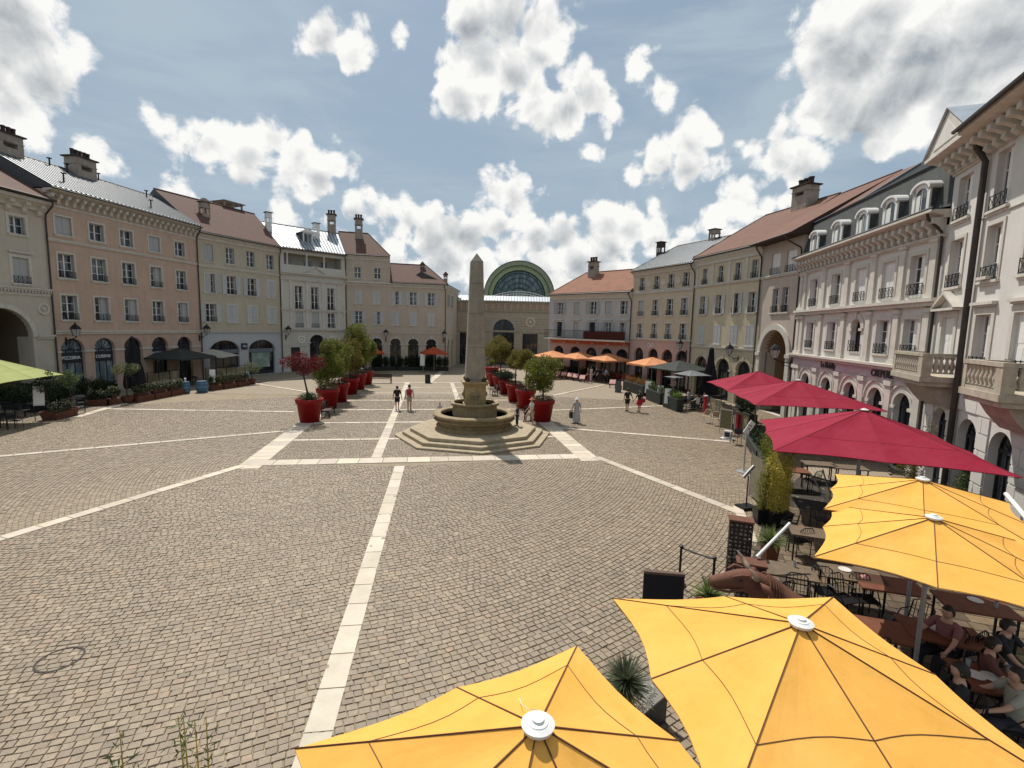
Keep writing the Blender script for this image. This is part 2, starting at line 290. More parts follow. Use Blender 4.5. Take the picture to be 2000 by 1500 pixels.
def ground():
    bm = MB().add([(-700, -300, -.06), (700, -300, -.06), (700, 1100, -.06), (-700, 1100, -.06)], [(0, 1, 2, 3)])
    g = bm.build('ground', mat('tarmac', (.13, .12, .11), .9, .1, .5)); tag(g, kind='structure')
    bed = MB().add([(x, y, -.020) for x, y in PLAZA], [tuple(range(len(PLAZA)))[::-1]]).build('plaza_paving', M_BED); tag(bed, kind='structure')
    # far end of the square: stones too small to tell apart
    m = bpy.data.materials.new('far_cobbles'); m.use_nodes = True; nt = m.node_tree; b = nt.nodes['Principled BSDF']; b.inputs['Roughness'].default_value = .85
    tc = nt.nodes.new('ShaderNodeTexCoord'); br = nt.nodes.new('ShaderNodeTexBrick'); nt.links.new(tc.outputs['Object'], br.inputs['Vector']); br.inputs['Scale'].default_value = 1
    br.inputs['Brick Width'].default_value = .2; br.inputs['Row Height'].default_value = .15; br.inputs['Mortar Size'].default_value = .012
    br.inputs['Color1'].default_value = (.27, .215, .15, 1); br.inputs['Color2'].default_value = (.205, .163, .113, 1); br.inputs['Mortar'].default_value = (.25, .21, .155, 1); nt.links.new(br.outputs[0], b.inputs['Base Color'])
    far = [p for p in [(-33.2, 40.0), L2, L3, L4, L5, L6, (6.15, 78), R1, R2, R3, (18.4, 44.5), (17.5, 42.2), (-20, 40.0)]]
    f = MB().add([(x, y, -.006) for x, y in far], [tuple(range(len(far)))[::-1]]).build('far_paving', m); tag(f, kind='structure')
    # pale strips
    tr = [21.85, 25.94, 30.45, 35.09, 39.53, 43.7, 47.83, 51.96]
    S = [(gr(781, 910), gr(622, 1430), .43, .85), (gr(622, 1430), (-2.15, 2.2), .43, .85)]
    S += [(sq(-7.45, 20.9), sq(-7.45, 51.9), .95, .7), (sq(7.3, 20.9), sq(7.3, 51.9), .95, .7), (sq(-2.43, 22.2), sq(-2.43, 51.9), .46, .8), (sq(2.2, 31.6), sq(2.2, 51.9), .40, .8),
          (sq(-7.6, 21.75), sq(7.6, 21.75), .82, .95)]
    for t in tr[1:]: S.append((sq(-6.95, t), sq(6.8, t), .32 if t < 51 else .5, .9))
    S += [(gr(470, 911), gr(-60, 1071), .40, .8), (gr(1165, 893), gr(1448, 1003), .40, .8), (gr(560, 842), gr(-60, 897), .34, .8), (gr(1080, 835), gr(1425, 863), .34, .8),
          (gr(575, 805), gr(200, 799), .34, .8), (gr(1078, 802), gr(1320, 792), .34, .8), (gr(150, 815), gr(245, 787), .5, .8), (gr(600, 766), gr(495, 749), .34, .8), (gr(1080, 773), gr(1180, 752), .34, .8),
          (gr(838, 747), gr(865, 725), .7, .9), (gr(495, 752), gr(600, 735), .3, .9), (gr(1440, 990), gr(1470, 1060), .3, .8)]
    slabs = []
    for k, (a, b_, w, sl) in enumerate(S):
        a = np.array(a); b_ = np.array(b_); L = np.linalg.norm(b_ - a); d = (b_ - a) / L; n = max(1, round(L / sl)); e = np.cumsum(np.r_[0, rng.uniform(.8, 1.2, n)]); e = e / e[-1] * L
        for i in range(n): slabs.append((a + d * (e[i] + e[i + 1]) / 2, (e[i + 1] - e[i]) - .014, w, math.atan2(d[1], d[0]), .004 + .0012 * k))
    slabs.sort(key=lambda s: np.hypot(*s[0])); rest = MB(); rt = []
    def slab_geo(mb, s):
        c, L, w, r, z = s; cr, sr = math.cos(r), math.sin(r); vs = []
        for (u, v, zz) in [(-L / 2, -w / 2, -.05), (L / 2, -w / 2, -.05), (L / 2, w / 2, -.05), (-L / 2, w / 2, -.05), (-L / 2 + .006, -w / 2 + .006, z), (L / 2 - .006, -w / 2 + .006, z), (L / 2 - .006, w / 2 - .006, z), (-L / 2 + .006, w / 2 - .006, z)]:
            vs.append((c[0] + u * cr - v * sr, c[1] + u * sr + v * cr, zz))
        mb.add(vs, [(4, 5, 6, 7), (0, 1, 5, 4), (1, 2, 6, 5), (2, 3, 7, 6), (3, 0, 4, 7)])
    def tone(me, vals):
        ca = me.color_attributes.new('tone', 'FLOAT_COLOR', 'POINT'); ca.data.foreach_set('color', np.repeat(np.array(vals, np.float32), 1, axis=0).ravel())
    for i, s in enumerate(slabs):
        t = rng.uniform(.76, 1.08); col = (t, t * rng.uniform(.97, 1.01), t * rng.uniform(.93, 1.0), 1)
        if i < 299:
            mb = MB(); slab_geo(mb, s); me = mb.mesh('paving_slab', M_SLAB); tone(me, [col] * 8); obj('paving_slab', me, bed)
        else: slab_geo(rest, s); rt += [col] * 8
    if rest.v:
        me = rest.mesh('paving_slabs', M_SLAB); tone(me, rt); tag(obj('paving_slabs', me, bed), kind='stuff')
    # cobbles
    C = []
    def ring(cx, cy, r0, r1, poly, h=.136):
        r = r0
        while r < r1:
            n = int(2 * PI * r / .165); w = rng.uniform(.78, 1.22, n); e = np.cumsum(w); e = e / e[-1] * 2 * PI + rng.uniform(0, 6); t = e - w / w.sum() * PI
            hh = h * rng.uniform(.93, 1.07); P = np.c_[cx + r * np.cos(t), cy + r * np.sin(t)]
            k = inpoly(P, poly) & (np.hypot(P[:, 0], P[:, 1]) < 43) & (P[:, 1] > 2.2)
            if k.any(): C.append(np.c_[P[k], np.full(k.sum(), 0.) + (w / w.sum() * 2 * PI * r)[k], np.full(k.sum(), hh), (t + PI / 2)[k]])
            r += hh + .0005
    A0, A1 = gr(622, 1430), gr(781, 910); An = (-1.8, 1.0)
    fl, fr = gr(470, 911), gr(1165, 893)
    big = 60
    def inner():   # rows across the square's axis
        y = 21.7
        while y < 46:
            hh = .112 * rng.uniform(.94, 1.06); x = -7.4 + rng.uniform(-.1, 0); w = rng.uniform(.12, .17, 115); e = x + np.cumsum(w); k = e < 7.35; xc = (e - w / 2)[k]
            P = np.outer(xc, X1) + Y1 * y; kk = np.hypot(P[:, 0], P[:, 1]) < 43
            C.append(np.c_[P[kk], w[k][kk], np.full(kk.sum(), hh), np.full(kk.sum(), math.atan2(X1[1], X1[0]))]); y += hh
    inner()
    LT, RT = sq(-7.45, 21.75), sq(7.3, 21.75); LT2, RT2 = sq(-7.45, 60), sq(7.3, 60)
    ld, rd = gr(-60, 1071), gr(1448, 1003)
    ring(-8.4, 24., 2, 30, [RT, A1, A0, An, (16, 1), (16, 10), rd])
    ring(-16., 34., 12, 44, [LT, A1, A0, An, (-16, 1), (-26, 1), (-26, 9), ld])
    ring(-8.4, 25., 8, 40, [RT, rd, (16, 10), (20, 18), (21, 45), RT2])
    ring(-4.3, 22.6, 6, 40, [LT, ld, (-26, 9), (-36, 20), (-36, 45), LT2])
    C = np.concatenate(C); d = np.hypot(C[:, 0], C[:, 1])
    ok = inpoly(C[:, :2], PLAZA)
    for (a, b_, w, sl) in S:
        a = np.array(a); b_ = np.array(b_); L = np.linalg.norm(b_ - a); u = (b_ - a) / L; q = C[:, :2] - a; s_ = q @ u; v = np.abs(q @ np.array([-u[1], u[0]]))
        ok &= ~((s_ > .05) & (s_ < L - .05) & (v < w / 2 - .05))
    F0 = np.array([-2.05, 26.65]); ok &= np.linalg.norm(C[:, :2] - F0, axis=1) > 3.7
    # not behind the right-hand facades, not far outside the picture
    pr = (np.c_[C[:, :2], np.full(len(C), -H)]) @ RR.T; u = 1000 + F * pr[:, 0] / pr[:, 2]; v = 750 + F * pr[:, 1] / pr[:, 2]
    ok &= (u > -350) & (u < 2350) & (v < 2100)
    C = C[ok]; u = u[ok]; v = v[ok]; n = len(C); d = np.hypot(C[:, 0], C[:, 1])
    hid = inpoly(np.c_[u, v], [(575, 1457), (1120, 1277), (1197, 1155), (1610, 1187), (2050, 1560), (575, 1560)])
    sc_ = d + 100 * ((u < 0) | (u > 2000) | (v > 1500) | hid); order = np.argsort(sc_)
    C = C[order]
    cz = rng.normal(0, .0028, n); g = .0048
    L = C[:, 2] / 2 - g; Wd = C[:, 3] / 2 - g; cs, sn = np.cos(C[:, 4]), np.sin(C[:, 4])
    cu = np.array([-1, 1, 1, -1, -1, 1, 1, -1.]); cv = np.array([-1, -1, 1, 1, -1, -1, 1, 1.]); ins = np.array([0, 0, 0, 0, 1, 1, 1, 1.]) * .007
    uu = cu * (L[:, None] - ins) + rng.normal(0, .0045, (n, 8)); vv = cv * (Wd[:, None] - ins) + rng.normal(0, .0035, (n, 8))
    zz = np.where(ins > 0, cz[:, None] + rng.normal(0, .0022, (n, 8)), -.03)
    V = np.stack([C[:, 0, None] + uu * cs[:, None] - vv * sn[:, None], C[:, 1, None] + uu * sn[:, None] + vv * cs[:, None], zz], -1)
    FQ = np.array([(4, 5, 6, 7), (0, 1, 5, 4), (1, 2, 6, 5), (2, 3, 7, 6), (3, 0, 4, 7)])
    t = rng.normal(1, .15, n).clip(.6, 1.5); red = rng.random(n); colr = np.c_[t * np.where(red < .08, 1.06, 1), t * np.where(red < .08, .93, np.where(red > .9, 1.03, 1.)), t * np.where(red < .08, .9, np.where(red > .9, 1.07, 1)), np.ones(n)]
    # broad patches of paler and browner stone
    pn = np.sin(C[:, 0] * .9 + np.sin(C[:, 1] * .5) * 2) * np.sin(C[:, 1] * .7 + np.sin(C[:, 0] * .6) * 2); colr[:, :3] *= (1 + .06 * pn + .07 * np.sin(C[:, 0] * .31 + 1.3 * np.sin(C[:, 1] * .23)) * np.sin(C[:, 1] * .37 + 2) - .10 * (np.abs(np.sin(C[:, 0] * 2.7 + 3 * np.sin(C[:, 1] * 1.9)) * np.sin(C[:, 1] * 2.3 + 2 * np.sin(C[:, 0] * 1.1))) > .9))[:, None]
    NI = 299
    for i in range(NI):
        me = bpy.data.meshes.new('cobblestone'); me.from_pydata(V[i].tolist(), [], FQ.tolist()); me.materials.append(M_STONE); tone(me, [colr[i]] * 8); obj('cobblestone', me, bed)
    Vr = V[NI:]; m_ = len(Vr); me = bpy.data.meshes.new('cobblestones'); me.vertices.add(m_ * 8); me.vertices.foreach_set('co', Vr.astype(np.float32).ravel())
    fi = (FQ[None] + (np.arange(m_) * 8)[:, None, None]).reshape(-1, 4); me.loops.add(fi.size); me.loops.foreach_set('vertex_index', fi.ravel().astype(np.int32)); me.polygons.add(len(fi))
    me.polygons.foreach_set('loop_start', np.arange(0, fi.size, 4, dtype=np.int32)); me.polygons.foreach_set('loop_total', np.full(len(fi), 4, dtype=np.int32)); me.polygons.foreach_set('use_smooth', np.zeros(len(fi), dtype=bool)); me.update(calc_edges=True); me.materials.append(M_STONE)
    ca = me.color_attributes.new('tone', 'FLOAT_COLOR', 'POINT'); ca.data.foreach_set('color', np.repeat(colr[NI:], 8, axis=0).astype(np.float32).ravel())
    tag(obj('cobblestones', me, bed), kind='stuff'); print('cobbles', n, 'slabs', len(slabs))
    mc = MB(); mx, my = gr(117, 1288)
    for k in range(40):
        a = 2 * PI * k / 40; b2 = 2 * PI * (k + 1) / 40; r0, r1 = .31, .345
        mc.add([(r * math.cos(t_), r * math.sin(t_), z_) for z_ in (-.01, .010) for r, t_ in ((r0, a), (r1, a), (r1, b2), (r0, b2))], [(4, 5, 6, 7), (0, 1, 5, 4), (2, 3, 7, 6)])
    o = mc.build('manhole_rim', mat('dark_cast_iron', (.06, .05, .048), .7, .2, 12, metal=.3), loc=(mx, my, 0)); tag(o, 'round dark iron manhole rim set into the cobbles at lower left', 'manhole')
ground()
# ------------------------------------------------------------------ facade kit
def arc(xc, w, sp, rise, n=18): return [(xc + w / 2 * math.cos(t), sp + rise * math.sin(t)) for t in [PI * i / n for i in range(n + 1)]]
def outline(o):
    xc, w, z0, z1 = o[:4]; rise = o[4] if len(o) > 4 else 0
    b = [(xc - w / 2, z0), (xc + w / 2, z0)]
    return b + (arc(xc, w, z1 - rise, rise) if rise else [(xc + w / 2, z1), (xc - w / 2, z1)])
def wall(root, x0, x1, z0, z1, ops, m, T=.35, y=0., name='wall', mi2=None):
    outer = [(x0, z0), (x1, z0), (x1, z1), (x0, z1)]; loops = [outer] + [outline(o) for o in ops]; pts = [p for l in loops for p in l]
    tri = tessellate_polygon([[Vector((p[0], p[1], 0)) for p in l] for l in loops]); mb = MB(); vs = [(x, y, z) for x, z in pts]
    fs = []
    for t in tri:
        a, b, c = [Vector((*pts[i], 0)) for i in t]; nz = (b - a).cross(c - a).z
        fs.append(tuple(t) if nz > 0 else tuple(reversed(t)))
    mb.add(vs, fs)
    for k, l in enumerate(loops):
        n = len(l); mb.add([(x, y, z) for x, z in l] + [(x, y + T, z) for x, z in l], [((i, n + i, n + (i + 1) % n, (i + 1) % n) if k else (i, (i + 1) % n, n + (i + 1) % n, n + i)) for i in range(n)], 1 if (k and mi2) else 0)
    return mb.build(name, [m, mi2] if mi2 else m, root)
def body(root, W, z1, m, D=10, passage=None, e=(0, 0)):
    mb = MB(); y0 = .36
    def blk(a, b, za, zb):
        ea = e[0] if a == 0 else 0; eb = e[1] if b == W else 0
        pts = [(a, y0), (b, y0), (b + eb * D, D), (a - ea * D, D)]; mb.prism(pts, za, zb)
    if passage:
        a, b, zt = passage; blk(0, a, 0, z1); blk(b, W, 0, z1); mb.box(a, b, y0, D, zt, z1)
        mb.box(a + .01, b - .01, D - 2, D - 1.9, 0, zt)
    else: blk(0, W, 0, z1)
    return mb.build('body', m, root)
def band(root, W, z, h=.22, d=.12, m=None, x0=0, name='string_course'):
    return MB().box(x0 - .0, W, -d, .005, z, z + h * .55).box(x0, W, -d * 1.6, .004, z + h * .55, z + h).build(name, m or TRIM, root)
def cornice(root, W, z0, z1, d=.5, m=None, x0=0., name='cornice'):
    h = z1 - z0; prof = [(0.004, z0), (-.25 * d, z0), (-.3 * d, z0 + .3 * h), (-.6 * d, z0 + .5 * h), (-.75 * d, z0 + .62 * h), (-d, z0 + .7 * h), (-d, z1), (.004, z1)]
    return MB().xprism(prof, x0, W).build(name, m or TRIM, root)
def bracket_mesh(h, d, w):
    return cached(('br', h, d, w), lambda: MB().xprism([(0, 0), (-.25 * d, .02 * h), (-.45 * d, .2 * h), (-.42 * d, .42 * h), (-.7 * d, .6 * h), (-d, .68 * h), (-d, h), (0, h)], -w / 2, w / 2).mesh('bracket', TRIM))
def brackets(root, W, z0, h, d, w, step, x0=0.):
    n = int((W - x0) / step)
    for i in range(n): obj('bracket', bracket_mesh(h, d, w), root, (x0 + (i + .5) * (W - x0) / n, -.003, z0))
def m_frame(w, h, dark=False):
    def f():
        mb = MB(); t = .05; y0, y1 = .21, .27
        mb.box(-w / 2, -w / 2 + t, y0, y1, 0, h).box(w / 2 - t, w / 2, y0, y1, 0, h).box(-w / 2 + t, w / 2 - t, y0, y1, 0, t * 1.3).box(-w / 2 + t, w / 2 - t, y0, y1, h - t, h).box(-.045, .045, y0 - .012, y1 - .004, t, h - t)
        n = 3 if h > 1.4 else 2
        for i in range(1, n):
            z = h * i / n; mb.box(-w / 2 + t, -.045, y0 + .012, y1 - .008, z - .018, z + .018).box(.045, w / 2 - t, y0 + .012, y1 - .008, z - .018, z + .018)
        return mb.mesh('window', DARKF if dark else WHITEW)
    return cached(('fr', w, h, dark), f)
def m_pane(w, h): return cached(('pn', w, h), lambda: MB().box(-w / 2, w / 2, .255, .30, 0, h).mesh('pane', GLASS))
def m_sur(w, h, t=.13, lint=False):
    def f():
        mb = MB(); y0 = -.035; mb.box(-w / 2 - t, -w / 2, y0, .003, -.0, h + t).box(w / 2, w / 2 + t, y0, .003, -.0, h + t).box(-w / 2, w / 2, y0, .003, h, h + t)
        if lint: mb.box(-w / 2 - .25, w / 2 + .25, -.16, .002, h + t + .12, h + t + .22).box(-w / 2 - .18, w / 2 + .18, -.09, .001, h + t + .06, h + t + .12)
        return mb.mesh('surround', TRIM)
    return cached(('su', w, h, t, lint), f)
def m_sill(w): return cached(('si', w), lambda: MB().box(-w / 2 - .17, w / 2 + .17, -.11, .20, -.09, 0.).box(-w / 2 - .1, w / 2 + .1, -.06, .003, -.17, -.09).mesh('sill', TRIM))
def m_rail(w, h=.45):
    def f():
        mb = MB(); y = -.07; w_ = w + .06
        for z in (.04, h): mb.box(-w_ / 2, w_ / 2, y - .014, y + .014, z, z + .028)
        n = max(3, round(w_ / .3)); s = w_ / n
        for i in range(n + 1): mb.box(-w_ / 2 + i * s - .01, -w_ / 2 + i * s + .01, y - .01, y + .01, .0, h + .05)
        for i in range(n):
            a = -w_ / 2 + i * s; b = a + s; mb.tube([(a, y, .06), (b, y, h - .02)], .009, 4); mb.tube([(b, y + .012, .06), (a, y + .012, h - .02)], .009, 4)
        mb.box(-w_ / 2 - .012, -w_ / 2 + .008, y, .02, .04, .065).box(w_ / 2 - .008, w_ / 2 + .012, y, .02, .04, .065)
        return mb.mesh('railing', IRON)
    return cached(('ra', w, h), f)
def m_leaf(w, h, m):     # one louvred leaf, hinge at x=0, extends +x
    def f():
        mb = MB(); t = .05; mb.box(0, t, 0, .035, 0, h).box(w - t, w, 0, .035, 0, h).box(t, w - t, 0, .035, 0, .07).box(t, w - t, 0, .035, h - .07, h).box(t, w - t, 0.004, .031, h * .48, h * .48 + .06)
        n = int(h / .10)
        for i in range(n):
            z = .07 + (h - .14) * i / n; mb.add([(t, .004, z), (w - t, .004, z), (w - t, .03, z + .085), (t, .03, z + .085)], [(0, 1, 2, 3)])
        mb.box(t, w - t, .030, .034, .07, h - .07)
        return mb.mesh('shutter', m)
    return cached(('lf', w, h, m.name), f)
def m_panel(w, h, m):
    return cached(('pl', w, h, m.name), lambda: MB().box(0, w, 0, .03, 0, h).box(.06, w - .06, -.008, 0, .08, h * .45).box(.06, w - .06, -.008, 0, h * .52, h - .08).mesh('shutter', m))
def window(root, xc, w, z0, z1, st='o', rail=True, sur=True, sill=True, lint=False, shm=None, t=.13, y=0., dark=False):
    """st: o open, i inner leaves folded back, c closed inner panels, h half closed, L leaves folded on the wall, l leaves closed, k one leaf ajar"""
    w = round(w, 2); h = round(z1 - z0, 2); shm = shm or GREYW
    f = obj('window', m_frame(w, h, dark), root, (xc, y, z0)); obj('pane', m_pane(w, h), f)
    if sur: obj('surround', m_sur(w, h, t, lint), f)
    if sill: obj('sill', m_sill(w), f)
    if rail: obj('railing', m_rail(w), f)
    lw = round(w / 2, 2)
    if st in 'ih':
        obj('shutter', m_panel(.17, h, shm), f, (w / 2 - .002, .03, 0), PI / 2)
    if st == 'i': obj('shutter', m_panel(.17, h, shm), f, (-w / 2 + .034, .03, 0), PI / 2)
    if st == 'h': obj('shutter', m_panel(lw, h, shm), f, (-.0, .12, 0), math.radians(random.choice((0, 8))))
    if st == 'c': obj('shutter', m_panel(lw - .005, h, shm), f, (-w / 2, .10, 0)); obj('shutter', m_panel(lw - .005, h, shm), f, (.005, .10, 0))
    if st == 'L': obj('shutter', m_leaf(lw, h, shm), f, (-w / 2 - lw - .02, -.07, 0)); obj('shutter', m_leaf(lw, h, shm), f, (w / 2 + .02, -.07, 0))
    if st == 'l': obj('shutter', m_leaf(lw - .01, h, shm), f, (-w / 2, -.03, 0)); obj('shutter', m_leaf(lw - .01, h, shm), f, (.01, -.03, 0))
    if st == 'k': obj('shutter', m_leaf(lw, h, shm), f, (-w / 2, -.03, 0), -math.radians(22)); obj('shutter', m_leaf(lw, h, shm), f, (w / 2 + .02, -.07, 0))
    return f
def arch_front(root, o, glass=SHOPG, sur=None, st=.16, key=True, impost=True, panel=None, y=.30, nv=2, low=0.):
    xc, w, z0, z1, rise = o; sp = z1 - rise; w_ = w - .004; ol = [(xc - w_ / 2, z0), (xc + w_ / 2, z0)] + arc(xc, w_, sp, rise - .002)
    fm = MB(); b = .06
    for i in range(1, nv + 1): x = xc - w / 2 + w * i / (nv + 1); fm.box(x - b / 2, x + b / 2, y - .04, y + .02, z0, sp)
    fm.box(xc - w / 2, xc - w / 2 + b, y - .04, y + .02, z0, sp).box(xc + w / 2 - b, xc + w / 2, y - .04, y + .02, z0, sp).box(xc - w / 2, xc + w / 2, y - .05, y + .015, sp - .06, sp + .06)
    if z0 < .5: fm.box(xc - w / 2 + b, xc + w / 2 - b, y - .03, y + .012, z0, z0 + .35)
    for k in range(1, 6):
        t = PI * k / 6; fm.tube([(xc, y - .01, sp), (xc + w / 2 * math.cos(t), y - .01, sp + rise * math.sin(t))], .022, 4)
    a1 = arc(xc, w, sp, rise); a2 = arc(xc, w - 2 * b, sp, rise - b)
    for i in range(len(a1) - 1): fm.yprism([a1[i], a1[i + 1], a2[i + 1], a2[i]], y - .035, y + .018)
    f = fm.build('shopfront', DARKF, root); MB().yprism(ol, y, y + .04).build('pane', glass, f)
    if panel: MB().box(xc - w / 2 + .07, xc + w / 2 - .07, y - .07, y - .02, *panel).build('fascia', DARKF, f)
    if sur:
        n = 24; mb = MB()
        for i in range(n):
            t0, t1 = PI * i / n, PI * (i + 1) / n; q = [(xc + (w / 2 + s) * math.cos(t), sp + (rise + s) * math.sin(t)) for s, t in ((0, t0), (st, t0), (st, t1), (0, t1))]; mb.yprism(q, -.05, .003)
        if impost:
            for sx in (-1, 1): mb.box(xc + sx * (w / 2 + .02) - .16, xc + sx * (w / 2 + .02) + .16, -.07, .002, sp - .14, sp - .001)
        if key: mb.yprism([(xc - .07, z1 - .04), (xc + .07, z1 - .04), (xc + .11, z1 + st + .1), (xc - .11, z1 + st + .1)], -.11, -.01)
        mb.build('arch_surround', sur, root)
    return f
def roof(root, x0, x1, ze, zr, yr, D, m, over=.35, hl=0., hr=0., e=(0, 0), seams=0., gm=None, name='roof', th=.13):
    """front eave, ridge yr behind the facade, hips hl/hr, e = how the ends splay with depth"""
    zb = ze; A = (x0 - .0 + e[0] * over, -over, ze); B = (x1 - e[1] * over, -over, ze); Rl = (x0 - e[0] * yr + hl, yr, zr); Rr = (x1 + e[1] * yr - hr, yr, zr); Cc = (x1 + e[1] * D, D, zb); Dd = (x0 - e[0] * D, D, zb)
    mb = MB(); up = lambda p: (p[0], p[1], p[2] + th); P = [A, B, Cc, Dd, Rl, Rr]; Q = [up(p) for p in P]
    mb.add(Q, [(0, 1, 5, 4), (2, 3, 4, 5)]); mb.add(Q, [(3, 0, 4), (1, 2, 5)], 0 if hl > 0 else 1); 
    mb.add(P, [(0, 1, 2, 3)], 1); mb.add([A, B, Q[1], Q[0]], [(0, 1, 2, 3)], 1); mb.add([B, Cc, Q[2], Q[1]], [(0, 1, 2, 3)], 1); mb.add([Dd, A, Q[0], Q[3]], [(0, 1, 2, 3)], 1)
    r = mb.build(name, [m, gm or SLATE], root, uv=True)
    rc = MB().tube([(Rl[0], yr, zr + th), (Rr[0], yr, zr + th)], .09, 6)
    if hl > 0: rc.tube([Q[0], Q[4]], .07, 5)
    if hr > 0: rc.tube([Q[1], Q[5]], .07, 5)
    rc.build('ridge_cap', m if not seams else ZSEAM, r)
    if seams:
        s = MB(); n = int((x1 - x0) / seams)
        for i in range(n + 1):
            f = i / n; a = Vector(Q[0]).lerp(Vector(Q[1]), f); b = Vector(Q[4]).lerp(Vector(Q[5]), f) if hl + hr == 0 else None
            if b is None:
                x = a.x; yy = yr; 
                if hl and x < Rl[0]: yy = -over + (yr + over) * (x - A[0]) / (Rl[0] - A[0])
                if hr and x > Rr[0]: yy = -over + (yr + over) * (B[0] - x) / (B[0] - Rr[0])
                b = Vector((x, yy, ze + th + (zr - ze) * (yy + over) / (yr + over)))
            if (b - a).length > .3:
                d = (b - a).normalized(); nrm = Vector((1, 0, 0)).cross(d).normalized(); nrm = nrm if nrm.z > 0 else -nrm; w = Vector((.04, 0, 0)); hgt = nrm * .05
                s.add([a - w, a + w, b + w, b - w, a - w + hgt, a + w + hgt, b + w + hgt, b - w + hgt], [(4, 5, 6, 7), (0, 1, 5, 4), (1, 2, 6, 5), (3, 0, 4, 7)])
        tag(s.build('standing_seams', ZSEAM, r), kind='stuff')
    return r
def gutter(root, x0, x1, z, y, drop=None, side='r', z1=0., yd=-.1, xo=0.):
    MB().tube([(x0, y, z), (x1, y, z)], .075, 6).build('gutter', GUT, root)
    if drop is not None:
        x = drop; MB().tube([(x - .25, y, z - .05), (x - .2, y + .05, z - .35), (x, yd - .05, z - .9), (x, yd, z - 1.2), (x, yd, 4.9), (x, yd, .05)], .055, 7).build('downpipe', GUT, root)
def chimney(root, x, y, z0, z1, w, d, pots=4, hole=True, m=None, ax='x'):
    m = m or CHIM; mb = MB(); h = z1 - z0; zh0, zh1 = z0 + .45 * h, z0 + .66 * h
    if hole:
        hw = w * .28; mb.box(-w / 2, w / 2, -d / 2, d / 2, z0 - 1.6, zh0).box(-w / 2, -hw, -d / 2, d / 2, zh0, zh1).box(hw, w / 2, -d / 2, d / 2, zh0, zh1).box(-w / 2, w / 2, -d / 2, d / 2, zh1, z1)
    else: mb.box(-w / 2, w / 2, -d / 2, d / 2, z0 - 1.6, z1)
    mb.box(-w / 2 - .05, w / 2 + .05, -d / 2 - .05, d / 2 + .05, zh1 + .04, zh1 + .10)
    c = mb.build('chimney', m, root, (x, y, 0)); MB().box(-w / 2 - .16, w / 2 + .16, -d / 2 - .16, d / 2 + .16, z1, z1 + .1).build('capping', SOOT, c)
    n = pots
    for i in range(n):
        px = -w / 2 + w * (i + .5) / n; pm = cached(('pot', round(w / n, 2)), lambda: MB().lathe([(w / n * .47, 0), (w / n * .40, .1), (w / n * .38, .42), (w / n * .46, .46), (w / n * .46, .56), (w / n * .34, .56)], 10).mesh('pot', SOOT, True))
        obj('pot', pm, c, (px, random.uniform(-.04, .04), z1 + .1))
    return c
def turret_chimney(root, x, y, z0, z1, w, m=None, pointed=False):
    m = m or CHIM; mb = MB(); h = z1 - z0; za, zb = z0 + .42 * h, z0 + .72 * h; r = w / 2; p = r * .32
    mb.box(-r, r, -r, r, z0 - 1.5, za)
    for sx in (-1, 1):
        for sy in (-1, 1): mb.box(sx * (r - p / 2) - p / 2, sx * (r - p / 2) + p / 2, sy * (r - p / 2) - p / 2, sy * (r - p / 2) + p / 2, za, zb)
    mb.box(-p / 2, p / 2, -r, -r + p, za, zb); mb.box(-r - .03, r + .03, -r - .03, r + .03, zb, zb + .08).box(-r, r, -r, r, zb + .08, z1)
    c = mb.build('chimney', m, root, (x, y, 0))
    MB().lathe([((r + .12) * 1.41, 0), ((r + .12) * 1.41, .07), (r * (.5 if pointed else 1.1), .45 if pointed else .12), (0, .5 if pointed else .14)], 4, a0=PI / 4).build('capping', SOOT, c, (0, 0, z1))
    return c
def facade(P0, P1, name, label):
    d = (P1[0] - P0[0], P1[1] - P0[1]); r = thing(name, label, 'building', (*P0, 0), math.atan2(d[1], d[0])); return r, math.hypot(*d)
def roundel(root, x, z, r, m=None, y=0.):
    mb = MB(); n = 20
    for (a, b, yy) in ((r * .68, r, -.07), (0.001, r * .3, -.09)):
        for i in range(n):
            t0, t1 = 2 * PI * i / n, 2 * PI * (i + 1) / n; mb.yprism([(x + q * math.cos(t), z + q * math.sin(t)) for q, t in ((a, t0), (b, t0), (b, t1), (a, t1))], y + yy, y + .003)
    return mb.build('roundel', m or TRIM, root)
def text_part(s, size, m, parent, loc, rot=(PI / 2, 0, 0), ext=.02, name='lettering', bold=False, xs=1.):
    c = bpy.data.curves.new('t', 'FONT'); c.body = s; c.size = size; c.extrude = ext; c.align_x = 'CENTER'; c.align_y = 'CENTER'; c.resolution_u = 3; c.offset = size * .012 if bold else 0
    t = bpy.data.objects.new('t', c); COL.objects.link(t); dg = bpy.context.evaluated_depsgraph_get(); me = bpy.data.meshes.new_from_object(t.evaluated_get(dg)); bpy.data.objects.remove(t); me.name = name
    me.materials.clear(); me.materials.append(m); o = bpy.data.objects.new(name, me); COL.objects.link(o); o.parent = parent; o.location = loc; o.rotation_euler = rot; o.scale = (xs, 1, 1); return o
def pediment(root, xc, w, z, h, d=.2):
    mb = MB(); mb.yprism([(xc - w / 2, z), (xc + w / 2, z), (xc + w / 2, z + .09), (xc - w / 2, z + .09)], -d, .003); s = math.atan2(h, w / 2)
    for sx in (-1, 1): mb.yprism([(xc + sx * w / 2, z + .09), (xc, z + h), (xc, z + h + .12), (xc + sx * (w / 2 + .06), z + .1)][::sx], -d, .002)
    mb.yprism([(xc - w / 2 + .1, z + .09), (xc + w / 2 - .1, z + .09), (xc, z + h)], -.05, .001); return mb.build('pediment', TRIM, root)
LETTER = mat('pale_sign_letters', (.66, .66, .64), .5, 0); DKLET = mat('dark_sign_letters', (.05, .045, .045), .5, 0)
